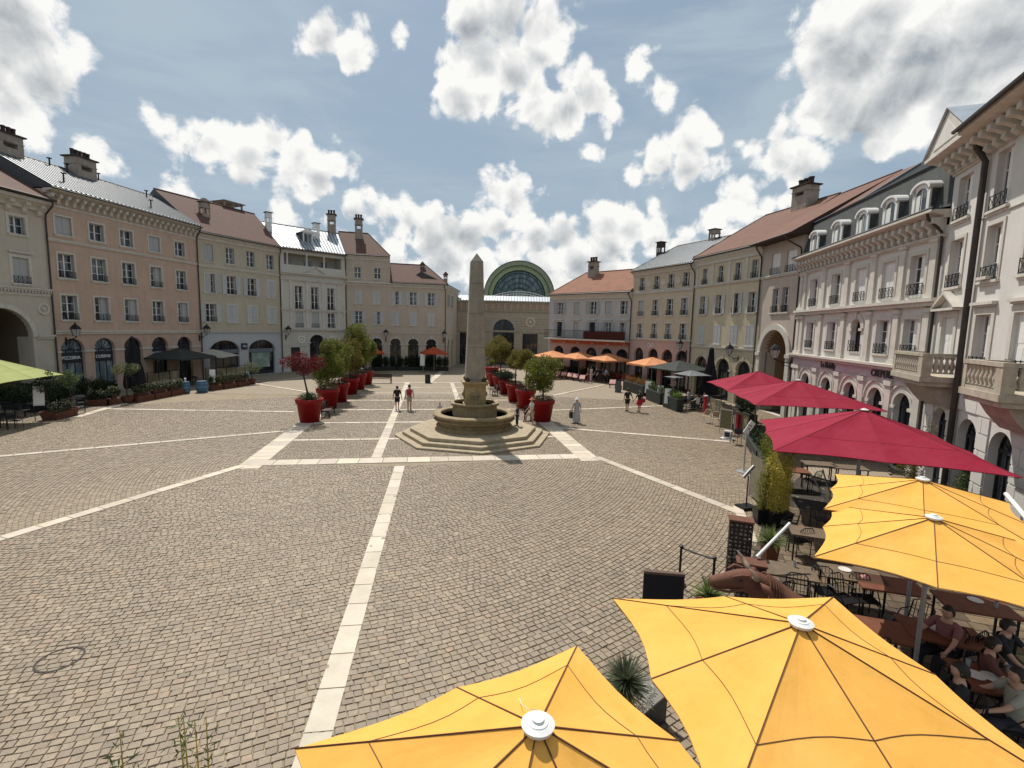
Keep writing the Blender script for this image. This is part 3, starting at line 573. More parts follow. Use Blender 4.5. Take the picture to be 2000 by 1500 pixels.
# ------------------------------------------------------------------ the buildings, left to right
def ang(a, b): return math.atan2(b[1] - a[1], b[0] - a[0])
chain = [C0, L1, L2, L3, L4, L5]; angL = [ang(chain[i], chain[i + 1]) for i in range(5)]
def half(i, j, A): return math.tan(abs(A[i] - A[j]) / 2)
P_CREAM = mat('cream_render', (.53, .475, .395), .9, .07, .8, .2, 30, streak=.22)
P_PINK = mat('salmon_render', (.53, .385, .30), .9, .07, .8, .2, 30, streak=.30)
P_BEIGE = mat('beige_render', (.50, .44, .34), .9, .07, .8, .2, 30, streak=.28)
P_WHITE = mat('off_white_render', (0.540, 0.517, 0.459), .9, .05, .8, .15, 30, streak=.15)
P_SAND = mat('sand_render', (.51, .43, .345), .9, .07, .8, .2, 30, streak=.25)
P_GROUNDW = mat('pale_blue_grey_render', (0.468, 0.484, 0.493), .9, .05, .8, .1, 30, streak=.12)
# 1: cream house with the big archway
r, W = facade(C0, L1, 'archway_house', 'cream house with a tall arched passage at the far left behind the green parasol')
wall(r, 0, W, 0, 14.0, [(6.55, 3.86, .02, 6.5, 1.93), (8.09, .99, 11.48, 12.64), (8.09, 1.04, 8.21, 9.93), (5.3, .99, 11.48, 12.64), (5.3, 1.04, 8.21, 9.93), (2.5, .99, 11.48, 12.64), (2.5, 1.04, 8.21, 9.93), (2., 1.8, .02, 4., .9)], P_CREAM)
body(r, W, 14.0, P_CREAM, passage=(4.62, 8.48, 6.9), e=(0, .03))
vl = MB(); a = arc(6.55, 3.86, 4.57, 1.93, 20)
for i in range(20): vl.add([(a[i][0], .3, a[i][1]), (a[i + 1][0], .3, a[i + 1][1]), (a[i + 1][0], 8, a[i + 1][1]), (a[i][0], 8, a[i][1])], [(3, 2, 1, 0)])
DKP = mat('painted_passage_shade', (.16, .125, .085), .9, .1, 1)  # dark colour on vault, lining and back sheet stands in for passage shade
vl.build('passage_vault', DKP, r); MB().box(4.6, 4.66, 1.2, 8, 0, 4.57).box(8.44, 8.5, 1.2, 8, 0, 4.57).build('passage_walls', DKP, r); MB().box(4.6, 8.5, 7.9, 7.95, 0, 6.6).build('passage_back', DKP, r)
for x in (8.09, 5.3, 2.5):
    window(r, x, .99, 11.48, 12.64, 'i', rail=False, t=.2); window(r, x, 1.04, 8.21, 9.93, 'c', lint=True, t=.2)
for i in range(46): obj('dentil', cached('dent', lambda: MB().box(-.06, .06, -.14, .0, 0, .13).mesh('dentil', TRIM)), r, (.15 + i * .217, -.002, 7.62))
band(r, W, 7.76, .2, .14); band(r, W, 7.42, .16, .06); band(r, 4.3, 4.42, .28, .1); band(r, W, 4.42, .28, .1, x0=8.79)
roundel(r, 9.35, 6.55, .42)
st = MB(); n = 24
for i in range(n):
    t0, t1 = PI * i / n, PI * (i + 1) / n; st.yprism([(6.55 + (1.93 + s) * math.cos(t), 4.57 + (1.93 + s) * math.sin(t)) for s, t in ((0, t0), (.3, t0), (.3, t1), (0, t1))], -.06, .002)
st.build('arch_surround', TRIM, r)
cornice(r, W, 13.3, 14.0, .75, x0=-.1); brackets(r, W, 12.95, .75, .55, .3, .95)
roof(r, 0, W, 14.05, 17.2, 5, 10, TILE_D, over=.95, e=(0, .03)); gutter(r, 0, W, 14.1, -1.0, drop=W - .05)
arch_front(r, (2., 1.8, .02, 4., .9), sur=TRIM)
# 2: salmon house
e1 = half(0, 1, angL); e2 = half(1, 2, angL); e3 = half(2, 3, angL); e4 = half(3, 4, angL)
r, W = facade(L1, L2, 'salmon_house', 'salmon pink house with five window columns and a striped zinc roof at the left')
ux = [1.22, 3.72, 6.27, 8.97, 11.76]; ops = []
for x in ux: ops += [(x, 1.15, 12.0, 13.3), (x, 1.15, 8.88, 10.64), (x, 1.13, 5.8, 7.62), (x, 1.75, .02, 4.4, .875)]
wall(r, 0, W, 0, 15.0, ops, P_PINK); body(r, W, 15.0, P_PINK, e=(e1, e2))
for k, x in enumerate(ux):
    window(r, x, 1.15, 12.0, 13.3, 'ciici'[k], rail=False); window(r, x, 1.15, 8.88, 10.64, 'iiihi'[k]); window(r, x, 1.13, 5.8, 7.62, 'ihhih'[k])
    f = arch_front(r, (x, 1.75, .02, 4.4, .875), glass=CURT if k < 2 else SHOPG, panel=(2.55, 3.35), key=False, nv=2, sur=None)
    MB().box(x - .9, x - .86 + .0, .36, .40, 0, .1).build('threshold', DARKF, f)
for k, s in ((0, 'PIZZERIA'), (1, 'CUISINE'), (3, 'PIZZERIA')): text_part(s, .34, LETTER, r, (ux[k], .21, 2.93), bold=True)
im = MB()
for i in range(6):
    a = 0 if i == 0 else ux[i - 1] + .875; b = W if i == 5 else ux[i] - .875; im.box(a - .04, b + .04, -.06, .36, 3.36, 3.50)
im.build('impost_band', TRIM, r)
band(r, W, 4.72, .3, .1); band(r, W, 11.42, .2, .08); cornice(r, W, 14.75, 15.05, .75); band(r, W, 13.9, .14, .06); brackets(r, W, 14.1, .66, .5, .2, .56)
roof(r, 0, W, 15.1, 18.1, 5, 10, ZINC, over=.7, e=(e1, e2), seams=.36); gutter(r, 0, W, 15.08, -.76, drop=W - .02)
for x, y, z in ((2.2, .8, 16.3), (4.4, 4.6, 18.2), (5.5, 4.3, 18.1), (9.5, .6, 16.2), (12.6, 4, 17.9), (8.6, 4.8, 18.3)): MB().cyl((0, 0, -.4), (0, 0, .35), .06, n=6).box(-.12, .12, -.12, .12, .35, .42).build('vent', IRON, r, (x, y, z))
chimney(r, 6.9, 4.6, 17.5, 19.3, 1.7, 1.2, 5); chimney(r, 1.3, 4.6, 17.5, 19.2, 1.7, 1.2, 5)
# 3: beige house above a pale shop
r, W = facade(L2, L3, 'beige_house', 'beige house with grey shutters above a pale shopfront with two wide arches')
ops = []; u3 = [1.2, 3.6, 6.05, 8.58]
for x in u3: ops += [(x, .98, 11.98, 13.65), (x, 1.04, 8.82, 10.76), (x, 1.1, 5.88, 7.72)]
big = [(2.54, 3.4, .02, 3.95, 1.15), (7.1, 3.5, .02, 3.95, 1.15)]
wall(r, 0, W, 4.75, 14.6, ops, P_BEIGE); wall(r, 0, W, 0, 4.75, big, P_GROUNDW, name='shop_wall'); body(r, W, 14.6, P_BEIGE, e=(e2, e3))
for k, x in enumerate(u3):
    window(r, x, .98, 11.98, 13.65, 'ciii'[k], rail=False, sur=False); window(r, x, 1.04, 8.82, 10.76, 'kLLl'[k], rail=k in (1, 2), shm=PALEW, t=.1); window(r, x, 1.1, 5.88, 7.72, 'Llll'[k], rail=(k == 0), shm=PALEW, t=.12)
for o in big:
    f = arch_front(r, o, sur=P_GROUNDW, st=.12, key=False, impost=False, nv=3); MB().box(o[0] - 1.65, o[0] + 1.65, .16, .24, 2.55, 2.95).build('fascia', mat('slate_blue_fascia', (.16, .18, .21), .5, .05, 5), f)
po = MB().box(5.9, 8.3, .22, .25, .8, 2.5).build('window_poster', mat('green_shop_poster', (.10, .19, .15), .5, .5, 1.4, col2=(.42, .46, .40)), r)
sg = MB().box(4.45, 5.15, -.12, .0, 2.95, 3.6).build('shop_sign', mat('navy_sign', (.02, .02, .09), .4, 0), r); text_part('FDJ', .30, LETTER, sg, (4.8, -.13, 3.28), bold=True)
band(r, W, 4.7, .16, .08, P_GROUNDW); band(r, W, 11.35, .2, .07); cornice(r, W, 14.05, 14.6, .4)
roof(r, 0, W, 14.65, 18.9, 5, 10, TILE_D, over=.5, e=(e2, e3), hr=0); gutter(r, 0, W, 14.62, -.55, drop=W - .02)
turret_chimney(r, 2.7, 2.4, 16.2, 18.25, .75, pointed=True)
lt = MB().box(-1.2, 1.2, -1, 1, .9, 1.05).box(-1.4, 1.4, -1.2, 1.2, 1.05, 1.13)
for x in (-1.1, 0, 1.1): lt.box(x - .08, x + .08, -.95, -.8, -.6, .9).box(x - .08, x + .08, .8, .95, -.6, .9)
lt.build('roof_lantern', CHIM, r, (8.3, 6.2, 18.7))
# 4: white classical house with the loggia
r, W = facade(L3, L4, 'loggia_house', 'off white classical house with a columned top loggia and a dormer in its zinc roof')
ops = [(x, .9, 7.64, 10.42) for x in (2.17, 4.12, 6.15)] + [(x, .9, 5.43, 7.29) for x in (2.17, 4.12, 6.15)] + [(4.27, 1.86, .02, 4.55, .93), (1.6, 1.1, .02, 3.0), (6.9, 1.1, .02, 3.0)]
wall(r, 0, W, 0, 11.95, ops, P_WHITE); body(r, W, 11.9, P_WHITE, e=(e3, e4))
for k, x in enumerate((2.17, 4.12, 6.15)): window(r, x, .9, 7.64, 10.42, 'o', sur=False, sill=False, dark=False); window(r, x, .9, 5.43, 7.29, 'cci'[k], sill=False, sur=False)
arch_front(r, (4.27, 1.86, .02, 4.55, .93), sur=TRIM, st=.2); WT = mat('white_trim', (.72, .70, .64), .8, .06, 3); roundel(r, 2.35, 3.95, .46, WT); roundel(r, 6.25, 3.95, .46, WT)
for x in (1.6, 6.9): MB().box(x - .55, x + .55, .2, .25, 0, 3).build('door', DARKF, r)
band(r, 1.0, 3.18, .1, .05); band(r, 3.1, 3.18, .1, .05, x0=2.2); band(r, 6.3, 3.18, .1, .05, x0=5.45); band(r, W, 3.18, .1, .05, x0=7.5); band(r, W, 5.0, .28, .16); band(r, W, 7.42, .22, .1); band(r, W, 8.6 - 1.0, .0001, .01); band(r, W, 11.0, .25, .12); band(r, W, 11.7, .3, .25)
for x in (.25, 1.2, 3.13, 5.13, 7.1, 7.88):
    for z0, z1 in ((5.3, 7.4), (7.66, 10.98)): MB().box(x - .14, x + .14, -.06, .003, z0, z1).box(x - .2, x + .2, -.1, .002, z0, z0 + .14).box(x - .2, x + .2, -.1, .002, z1 - .14, z1).build('pilaster', TRIM, r)
pediment(r, 4.12, 2.6, 11.95, .85, .28)
lg = MB().box(0, .55, 0, 10, 11.95, 14.2).box(W - .55, W, 0, 10, 11.95, 14.2).box(0, W, 1.8, 10, 11.95, 14.2).box(0, W, -.1, 10, 14.2, 14.65)
lg.build('loggia_wall', P_SAND if False else P_WHITE, r); MB().box(.0, W, -.12, .12, 11.95, 12.85).build('parapet', P_WHITE, r)
for x in (.9, 3.2, 5.35): MB().lathe([(.15, 0), (.15, .08), (.11, .14), (.10, 1.24), (.15, 1.3), (.16, 1.36)], 12).build('column', TRIM, r, (x, 0, 12.85), smooth=True)
for x in (1.6, 4.0, 6.0): MB().box(x - .45, x + .45, 1.74, 1.8, 12.0, 13.7).build('loggia_door', GREYW if x < 2 else GLASS, r)
roof(r, 0, W, 14.68, 18.05, 4.6, 10, ZINC, over=.4, e=(e3, e4), seams=.36); gutter(r, 0, W, 14.66, -.46, drop=W - .02)
dm = MB().box(-.62, .62, 0, .06, 0, 1.55).build('dormer', WHITEW, r, (3.9, 1.2, 15.6)); MB().add([(-.65, .06, 0), (-.65, .06, 1.5), (-.65, 3.0, 1.5), (.65, .06, 0), (.65, .06, 1.5), (.65, 3.0, 1.5)], [(0, 1, 2), (3, 5, 4)]).build('dormer_cheeks', SLATE, dm)
MB().yprism([(-.85, 1.5), (.85, 1.5), (0, 2.0)], -.15, .1).build('dormer_gable', WHITEW, dm); MB().add([(-.85, -.15, 1.52), (0, -.15, 2.04), (0, 3.9, 2.04), (-.85, 3.2, 1.52), (.85, -.15, 1.52), (.85, 3.2, 1.52)], [(0, 1, 2, 3), (4, 5, 2, 1)]).build('dormer_roof', ZINC, dm)
for x in (-.24, .24): MB().box(x - .2, x + .2, -.03, 0, .35, 1.35).build('pane', GLASS, dm)
turret_chimney(r, -.15, 2.8, 16.8, 19.0, .62, WHITEW); turret_chimney(r, 5.6, 2.8, 16.8, 18.65, .66, WHITEW)
# 5: sand house, tall at the left, lower at the right, with the chamfered end
r, W = facade(L4, L5, 'sand_house', 'sand coloured house with grey shutters, a raised left part and a brown tiled roof')
u5 = [1.55, 3.83, 6.25, 8.6, 11.0]; ops = [(1.49, .8, 11.95, 13.35), (3.98, .8, 11.95, 13.35)]; lo = []
for x in u5: lo += [(x, .92, 8.68, 10.4), (x, .92, 6.0, 7.7), (x, 1.4, .02, 4.2, .7)]
wall(r, 0, W, 0, 11.2, lo, P_SAND); wall(r, 0, 5.6, 11.2, 14.8, ops, P_SAND, name='upper_wall'); body(r, W, 11.2, P_SAND, e=(e4, 0)); MB().prism([(0, .36), (5.6, .36), (5.6, 10), (-e4 * 10, 10)], 11.2, 14.8).build('upper_body', P_SAND, r)
for k, x in enumerate(u5):
    window(r, x, .92, 8.68, 10.4, 'llkLL'[k], rail=False, shm=PALEW, sur=False); window(r, x, .92, 6.0, 7.7, 'Lklll'[k], rail=False, shm=PALEW, sur=False); arch_front(r, (x, 1.4, .02, 4.2, .7), sur=TRIM, st=.14)
for x in (1.49, 3.98):
    window(r, x, .8, 11.95, 13.35, 'i', rail=False, sur=False); st = MB()
    for i in range(16):
        t0, t1 = PI * i / 16, PI * (i + 1) / 16; st.yprism([(x + .2 + s * math.cos(t), 13.0 + s * math.sin(t)) for s, t in ((.9, t0), (.97, t0), (.97, t1), (.9, t1))], -.03, .002)
    st.build('blind_arch', TRIM, r)
band(r, W, 4.85, .12, .05)
for a_, b_ in ((0, .8), (2.3, 3.08), (4.58, 5.5), (7.0, 7.85), (9.35, 10.25), (11.75, W)): band(r, b_, 3.33, .12, .05, x0=a_)
cornice(r, W, 11.0, 11.5, .35); cornice(r, 5.6, 14.3, 14.8, .3); band(r, 5.6, 12.6, .1, .03)
roof(r, 0, 5.6, 14.85, 18.3, 4.4, 9, TILE_D, over=.35, hr=2.9, e=(e4, 0), name='upper_roof'); roof(r, 5.6, W + .2, 11.55, 14.4, 4.2, 9, TILE_D, over=.35, hr=2.6, e=(0, 0)); gutter(r, 5.6, W, 11.55, -.4, drop=W - .05); gutter(r, 0, 5.6, 14.85, -.4)
chimney(r, -2.0, 4.4, 18.2, 20.5, 1.0, .9, 3); chimney(r, 1.55, 3.4, 17.7, 20.0, .95, .85, 3); turret_chimney(r, 10.05, 3.4, 13.3, 14.45, .5, pointed=True); turret_chimney(r, 13.4, 4.2, 12.4, 13.3, .5, pointed=True)
# 5b: its short return towards the passage
r, W = facade(L5, L6, 'return_wing', 'narrow sand coloured wing running back beside the market hall')
ops = [];
for x in (2.2, 5.6): ops += [(x, 1.1, 8.68, 10.4), (x, 1.1, 6.0, 7.7), (x, 1.7, .02, 4.2, .85)]
wall(r, 0, W, 0, 11.2, ops, P_SAND); MB().box(0, W, .36, 6, 0, 11.2).build('body', P_SAND, r)
for x in (2.2, 5.6): window(r, x, 1.1, 8.68, 10.4, 'L', rail=False, shm=PALEW, sur=False); window(r, x, 1.1, 6.0, 7.7, 'l', rail=False, shm=PALEW, sur=False); arch_front(r, (x, 1.7, .02, 4.2, .85), sur=TRIM)
cornice(r, W, 11.0, 11.5, .35); roof(r, .3, W, 11.5, 13.2, 3.5, 6, TILE_D, over=.35, hl=0); band(r, W, 4.85, .12, .05)
# 6: the hall at the end
P_HALL = mat('grey_beige_stone', (0.399, 0.353, 0.276), .9, .08, 1.5, .2, 30, streak=.2); P_HALL2 = mat('brown_frieze', (.40, .28, .20), .9, .08, 2)
GREEN = mat('patinated_green_metal', (.27, .32, .21), .5, .12, 2, metal=.1, streak=.25); GREEN2 = mat('pale_green_metal', (.30, .37, .22), .5, .12, 2, metal=.1)
r, W = facade((-8.94, 78), (6.15, 78), 'market_hall', 'grey stone hall with a great green arched glass roof at the end of the square')
wall(r, 0, W, 0, 9.75, [(7.4, 3.34, .02, 7.29, 1.67), (11.65, 2.4, .02, 5.08), (2.0, 3.2, .02, 5.08)], P_HALL, T=.5); MB().box(0, W, .55, 14, 0, 10).build('body', P_HALL, r)
ru = MB()
for i in range(20):
    z = .25 + i * .4; z1 = z + .36
    if z1 > 8.1: break
    spans = [(0, .3), (3.75, 5.7), (9.1, 10.4), (12.9, W)] if z1 < 5.3 else [(0, 5.7), (9.1, W)] if z1 < 6.2 else [(0, W)] if z1 > 7.7 else [(0, 5.5), (9.3, W)]
    for a, b in spans:
        if z1 > 5.35 and z1 < 5.5: continue
        ru.box(a, b, -.08, .003, z, z1 - .03)
ru.build('stone_courses', P_HALL, r)
arch_front(r, (7.4, 3.34, .02, 7.29, 1.67), sur=P_HALL, st=.42, nv=5, y=.4, key=False, impost=False)
for x, w in ((11.65, 2.4), (2.0, 3.2)):
    f = MB(); 
    for i in range(5): q = x - w / 2 + w * i / 4; f.box(q - .04, q + .04, .36, .44, 0, 5.08)
    for z in (1.2, 2.4, 3.6, 4.9): f.box(x - w / 2, x + w / 2, .37, .43, z, z + .08)
    f = f.build('shopfront', DARKF, r); MB().box(x - w / 2, x + w / 2, .44, .48, 0, 5.08).build('pane', SHOPG, f)
band(r, W, 5.25, .3, .12, P_HALL); band(r, W, 8.45, .25, .15, P_HALL); cornice(r, W, 9.75, 10.1, .35, P_HALL); MB().box(0, W, -.02, .002, 8.72, 9.75).build('frieze', P_HALL2, r)
for i in range(15): obj('frieze_block', cached('fb', lambda: MB().box(-.17, .17, -.12, 0, 0, 1.03).mesh('frieze_block', P_HALL)), r, (.55 + i * 1.0, -.022, 8.72))
roundel(r, 11.65, 6.95, .78, mat('pale_hall_trim', (.56, .50, .40), .85, .1, 3), y=-.07)
MB().add([(0, -.45, 10.12), (W, -.45, 10.12), (W, 2.2, 11.0), (0, 2.2, 11.0), (0, -.45, 10.2), (W, -.45, 10.2), (W, 2.2, 11.08), (0, 2.2, 11.08)], [(4, 5, 6, 7), (0, 1, 5, 4), (0, 3, 2, 1)]).build('roof', ZINC, r)
s = MB()
for i in range(34): x = .1 + i * W / 34; s.add([(x, -.45, 10.2), (x + .05, -.45, 10.2), (x + .05, 2.2, 11.08), (x, 2.2, 11.08), (x, -.45, 10.27), (x + .05, -.45, 10.27), (x + .05, 2.2, 11.15), (x, 2.2, 11.15)], [(4, 5, 6, 7), (0, 1, 5, 4), (1, 2, 6, 5), (3, 0, 4, 7)])
tag(s.build('standing_seams', ZSEAM, r), kind='stuff')
def archring(r0, r1, y0, y1, m, name, n=40, zc=11.6, xc=9.85):
    mb = MB()
    for i in range(n):
        t0, t1 = PI * i / n - .12, PI * (i + 1) / n - .12
        t0 = -.14 + (PI + .28) * i / n; t1 = -.14 + (PI + .28) * (i + 1) / n
        mb.yprism([(xc + q * math.cos(t), zc + q * math.sin(t)) for q, t in ((r0, t0), (r1, t0), (r1, t1), (r0, t1))], y0, y1)
    return mb.build(name, m, r)
archring(5.6, 6.5, 12, 14, GREEN, 'arch_roof_rim'); archring(4.85, 5.62, 12.25, 14, GREEN2, 'arch_roof_soffit'); archring(6.42, 6.52, 11.9, 12.0, DARKF, 'rim_edge'); archring(5.58, 5.66, 11.9, 12.02, DARKF, 'inner_rim_edge')
g = archring(.01, 4.86, 12.9, 13.0, glass_mat('hall_glass', None, (.06, .10, .12), (.16, .24, .27)), 'hall_glazing')
gm = MB()
for k in range(9):
    t = PI * k / 8; gm.tube([(9.85 + 1.7 * math.cos(t), 12.8, 11.6 + 1.7 * math.sin(t)), (9.85 + 4.85 * math.cos(t), 12.8, 11.6 + 4.85 * math.sin(t))], .05, 4)
for q in (1.7, 2.6, 3.5, 4.3, 4.8):
    gm.tube([(9.85 + q * math.cos(t), 12.78, 11.6 + q * math.sin(t)) for t in [PI * i / 24 for i in range(25)]], .06 if q not in (1.7, 4.8) else .12, 5)
gm.build('glazing_bars', mat('dark_green_metal', (.03, .07, .055), .5, .1, 5), g)
MB().box(3.2, 16.5, 13, 30, 0, 11.4).build('hall_body', P_HALL, r); archring(6.3, 6.45, 14, 32, GREEN, 'barrel_roof')
fb = MB()
for z, h in ((11.0, .75), (11.35, .75), (11.75, .75)): fb.tube([(5.0 + 9.6 * i / 20, 8 - 2.2 * math.sin(PI * i / 20), z - .35 + h * math.sin(PI * i / 20)) for i in range(21)], .05, 4)
for i in range(1, 20): x = 5 + 9.6 * i / 20; y = 8 - 2.2 * math.sin(PI * i / 20); b = .75 * math.sin(PI * i / 20) - .35; fb.tube([(x, y, 11.0 + b), (x, y, 11.75 + b)], .03, 4)
fb.build('white_footbridge', WHITEW, r)
# ------ right side
chR = [R1, R2, R3, R4, R5, R6]; angR = [ang(chR[i], chR[i + 1]) for i in range(5)]
f1, f2, f3, f4 = [half(i, i + 1, angR) for i in range(4)]
P_LILAC = mat('lilac_grey_render', (.50, .47, .46), .9, .06, .8, .15, 30, streak=.2); P_ROSE = mat('rose_render', (.50, .36, .335), .9, .06, .8, .15, 30, streak=.15); P_CORAL = mat('coral_fascia', (.55, .16, .10), .8, .15, 2)
P_OCHRE = mat('pale_ochre_render', (.56, .475, .355), .9, .07, .8, .2, 30, streak=.22); P_YEL = mat('yellow_beige_render', (.57, .495, .36), .9, .07, .8, .2, 30, streak=.28)
P_TAUPE = mat('taupe_render', (.49, .42, .355), .9, .07, .8, .2, 30, streak=.22); P_WARM = mat('warm_white_render', (.63, .61, .57), .85, .06, .8, .15, 30, streak=.15)
r, W = facade(R1, R2, 'balcony_house', 'lilac grey house with an orange tiled roof and long balcony over a coral fascia')
u7 = [1.6, 4.35, 6.85, 9.12, 11.27]; ops = []
for x in u7: ops += [(x, 1.0, 7.85, 9.43), (x, .92, 5.0, 6.9), (x, 1.65, .02, 3.8, .825)]
wall(r, 0, W, 4.15, 10.1, [o for o in ops if o[2] > 1], P_LILAC); wall(r, 0, W, 0, 4.15, [o for o in ops if o[2] < 1], P_ROSE, name='shop_wall'); body(r, W, 10.1, P_LILAC, e=(0, f1))
for k, x in enumerate(u7):
    window(r, x, 1.0, 7.85, 9.43, 'LcLci'[k], rail=False, shm=GREYW); window(r, x, .92, 5.0, 6.9, 'LcLLh'[k], rail=False, lint=True, sill=False, shm=GREYW, dark=(k in (0, 2))); arch_front(r, (x, 1.65, .02, 3.8, .825), sur=None, glass=SHOPG)
MB().box(.1, W - .1, -.06, .002, 4.16, 4.62).build('coral_fascia', P_CORAL, r); bl = MB().box(0, W, -1.25, .002, 4.64, 4.82).build('balcony', TRIM, r)
rl = MB(); 
for z in (4.9, 5.85): rl.box(.02, W - .02, -1.2, -1.16, z, z + .04)
for i in range(0, 93): x = .04 + i * (W - .08) / 92; rl.box(x - .01, x + .01, -1.19, -1.17, 4.82, 5.85)
rl.build('railing', IRON, bl); MB().box(6.4, W - .1, -1.17, -1.14, 4.85, 5.80).build('balcony_screen', mat('maroon_screen', (.11, .02, .015), .8, .3, 6), bl)
for i in range(6): MB().tube([(0, -.06, 0), (0, -.25, .12), (0, -.5, .02)], .015, 4).lathe([(.02, 0), (.10, -.12), (.0, -.12)], 8, (0, -.5, .0)).lathe([(.02, 0), (.09, -.1), (.0, -.1)], 8, (.22, -.45, .0)).build('spotlight', LETTER, r, (.5 + i * 2.25, 0, 4.35))
cornice(r, W, 9.75, 10.4, .4); roof(r, 0, W, 10.42, 13.4, 4.2, 9, TILE_L, over=.45, hl=2.4, e=(0, f1)); gutter(r, 0, W, 10.4, -.5, drop=W - .1); chimney(r, 4.2, 3.4, 13.0, 14.7, 1.1, .9, 3)
MB().box(-.4, 0, .2, 12, 0, 10).build('side_wall', P_LILAC, r)
r, W = facade(R2, R3, 'ochre_house', 'pale ochre house with roundels between its top windows above a rose pink arcade')
u8 = [1.56, 3.98, 6.18, 8.29]; ops = []
for x in u8: ops += [(x, .84, 10.45, 11.86), (x, .98, 7.66, 9.35), (x, .96, 5.22, 6.82), (x, 1.6, .02, 4.12, .8)]
wall(r, 0, W, 4.95, 12.5, [o for o in ops if o[2] > 1], P_OCHRE); wall(r, 0, W, 0, 4.95, [o for o in ops if o[2] < 1], P_ROSE, name='arcade_wall'); body(r, W, 12.5, P_OCHRE, e=(f1, f2))
for k, x in enumerate(u8): window(r, x, .84, 10.45, 11.86, 'i', sur=False); window(r, x, .98, 7.66, 9.35, 'chih'[k]); window(r, x, .96, 5.22, 6.82, 'h'); arch_front(r, (x, 1.6, .02, 4.12, .8), sur=None)
for x in (2.8, 5.1, 7.25): MB().cyl((x, .002, 11.1), (x, -.06, 11.1), .34, n=20).build('roundel', TRIM, r)
band(r, W, 10.05, .25, .08); band(r, W, 5.0, .2, .1); cornice(r, W, 12.1, 12.6, .4); roof(r, 0, W, 12.62, 15.5, 4.4, 9, ZINC, over=.45, hl=2.6, e=(f1, f2), seams=.36); gutter(r, 0, W, 12.6, -.5, drop=W - .05)
turret_chimney(r, .5, 3.2, 14.2, 16.1, .7, SOOT); turret_chimney(r, 7.2, 4.4, 15.1, 16.5, .8); 
orn = MB().tube([(3.6 + .5 * math.cos(t) * (1 + .2 * math.sin(5 * t)), -.05, 4.45 + .28 * math.sin(t)) for t in [2 * PI * i / 30 for i in range(31)]], .03, 5).build('sign_ornament', LETTER, r); text_part('bd', .5, LETTER, r, (3.6, -.04, 4.45), bold=True)
r, W = facade(R3, R4, 'yellow_beige_house', 'yellow beige house with pale louvred shutters on two floors and a ribbed tile roof')
u9 = [1.44, 3.82, 6.05, 8.08]; ops = []
for x in u9: ops += [(x, .76, 10.43, 11.9), (x, .8, 7.68, 9.34), (x, .92, 4.95, 6.66)]
ar = [(1.75, 1.9, .02, 3.75, .95), (4.96, 1.9, .02, 3.75, .95), (7.6, 1.8, .02, 3.7, .9)]
wall(r, 0, W, 0, 12.7, ops + ar, P_YEL); body(r, W, 12.7, P_YEL, e=(f2, f3))
for k, x in enumerate(u9): window(r, x, .76, 10.43, 11.9, 'i', sur=False); window(r, x, .8, 7.68, 9.34, 'LLkL'[k], shm=PALEW, sur=False); window(r, x, .92, 4.95, 6.66, 'l', shm=PALEW, sur=False, rail=False)
for o in ar: arch_front(r, o, sur=P_YEL, st=.18)
for x in (.2, 2.6, 4.95, 7.1, W - .2): MB().box(x - .17, x + .17, -.05, .003, 10.42, 12.2).build('pilaster', TRIM, r)
band(r, W, 10.2, .2, .1); band(r, W, 4.55, .2, .08); cornice(r, W, 12.2, 12.9, .4); roof(r, 0, W, 12.92, 17.0, 6, 12, TILE_M, over=.45, hl=2.0, e=(f2, f3)); gutter(r, 0, W, 12.9, -.5, drop=W - .1); chimney(r, 6.7, 5.4, 16.9, 18.3, 1.6, 1.2, 3)
r, W = facade(R4, R5, 'archway_tower_house', 'narrow taupe house with a white rimmed archway under deep eaves')
wall(r, 0, W, 0, 12.9, [(1.75, 1.2, 10.42, 12.0), (3.75, 1.2, 10.42, 11.95), (2.1, .85, 7.58, 9.37), (3.35, .85, 7.58, 9.37), (2.45, 3.5, .02, 6.3, 1.75)], P_TAUPE, T=.5); body(r, W, 12.9, P_TAUPE, passage=(.7, 4.2, 6.5), e=(f3, f4))
vl = MB(); a = arc(2.45, 3.5, 4.55, 1.75, 20)
for i in range(20): vl.add([(a[i][0], .3, a[i][1]), (a[i + 1][0], .3, a[i + 1][1]), (a[i + 1][0], 8, a[i + 1][1]), (a[i][0], 8, a[i][1])], [(3, 2, 1, 0)])
vl.build('passage_vault', mat('ochre_passage_render', (.27, .18, .10), .9, .1, 1), r); MB().box(.66, .73, 1.2, 8, 0, 4.55).box(4.17, 4.24, 1.2, 8, 0, 4.55).build('passage_walls', MATS['ochre_passage_render'], r); MB().box(.7, 4.2, 7.9, 7.95, 0, 6.4).build('passage_back', MATS['painted_passage_shade'], r)  # ochre lining mildly darkened, back sheet coloured dark, to imitate shade inside
for x in (1.75, 3.75): window(r, x, 1.2, 10.42, 12.0, 'c', sur=False, shm=WHITEW)
for x in (2.1, 3.35): window(r, x, .85, 7.58, 9.37, 'i', sur=False)
st = MB()
for i in range(24):
    t0, t1 = PI * i / 24, PI * (i + 1) / 24; st.yprism([(2.45 + (1.75 + s) * math.cos(t), 4.55 + (1.75 + s) * math.sin(t)) for s, t in ((0, t0), (.42, t0), (.42, t1), (0, t1))], -.12, .002)
st.box(.25, .7, -.12, .002, 0, 4.3).box(4.2, 4.65, -.12, .002, 0, 4.3).box(.15, .72, -.2, .001, 4.3, 4.55).box(4.18, 4.75, -.2, .001, 4.3, 4.55); st.build('arch_surround', WHITEW if False else TRIM, r)
band(r, W, 10.2, .18, .1); roof(r, -.1, W + .25, 12.75, 16.9, 6, 12, TILE_M, over=1.1, e=(f3, 0), gm=mat('dark_boarded_eaves', (.05, .03, .022), .8, .1, 4)); gutter(r, 0, W + .2, 12.8, -1.15, drop=W - .05)
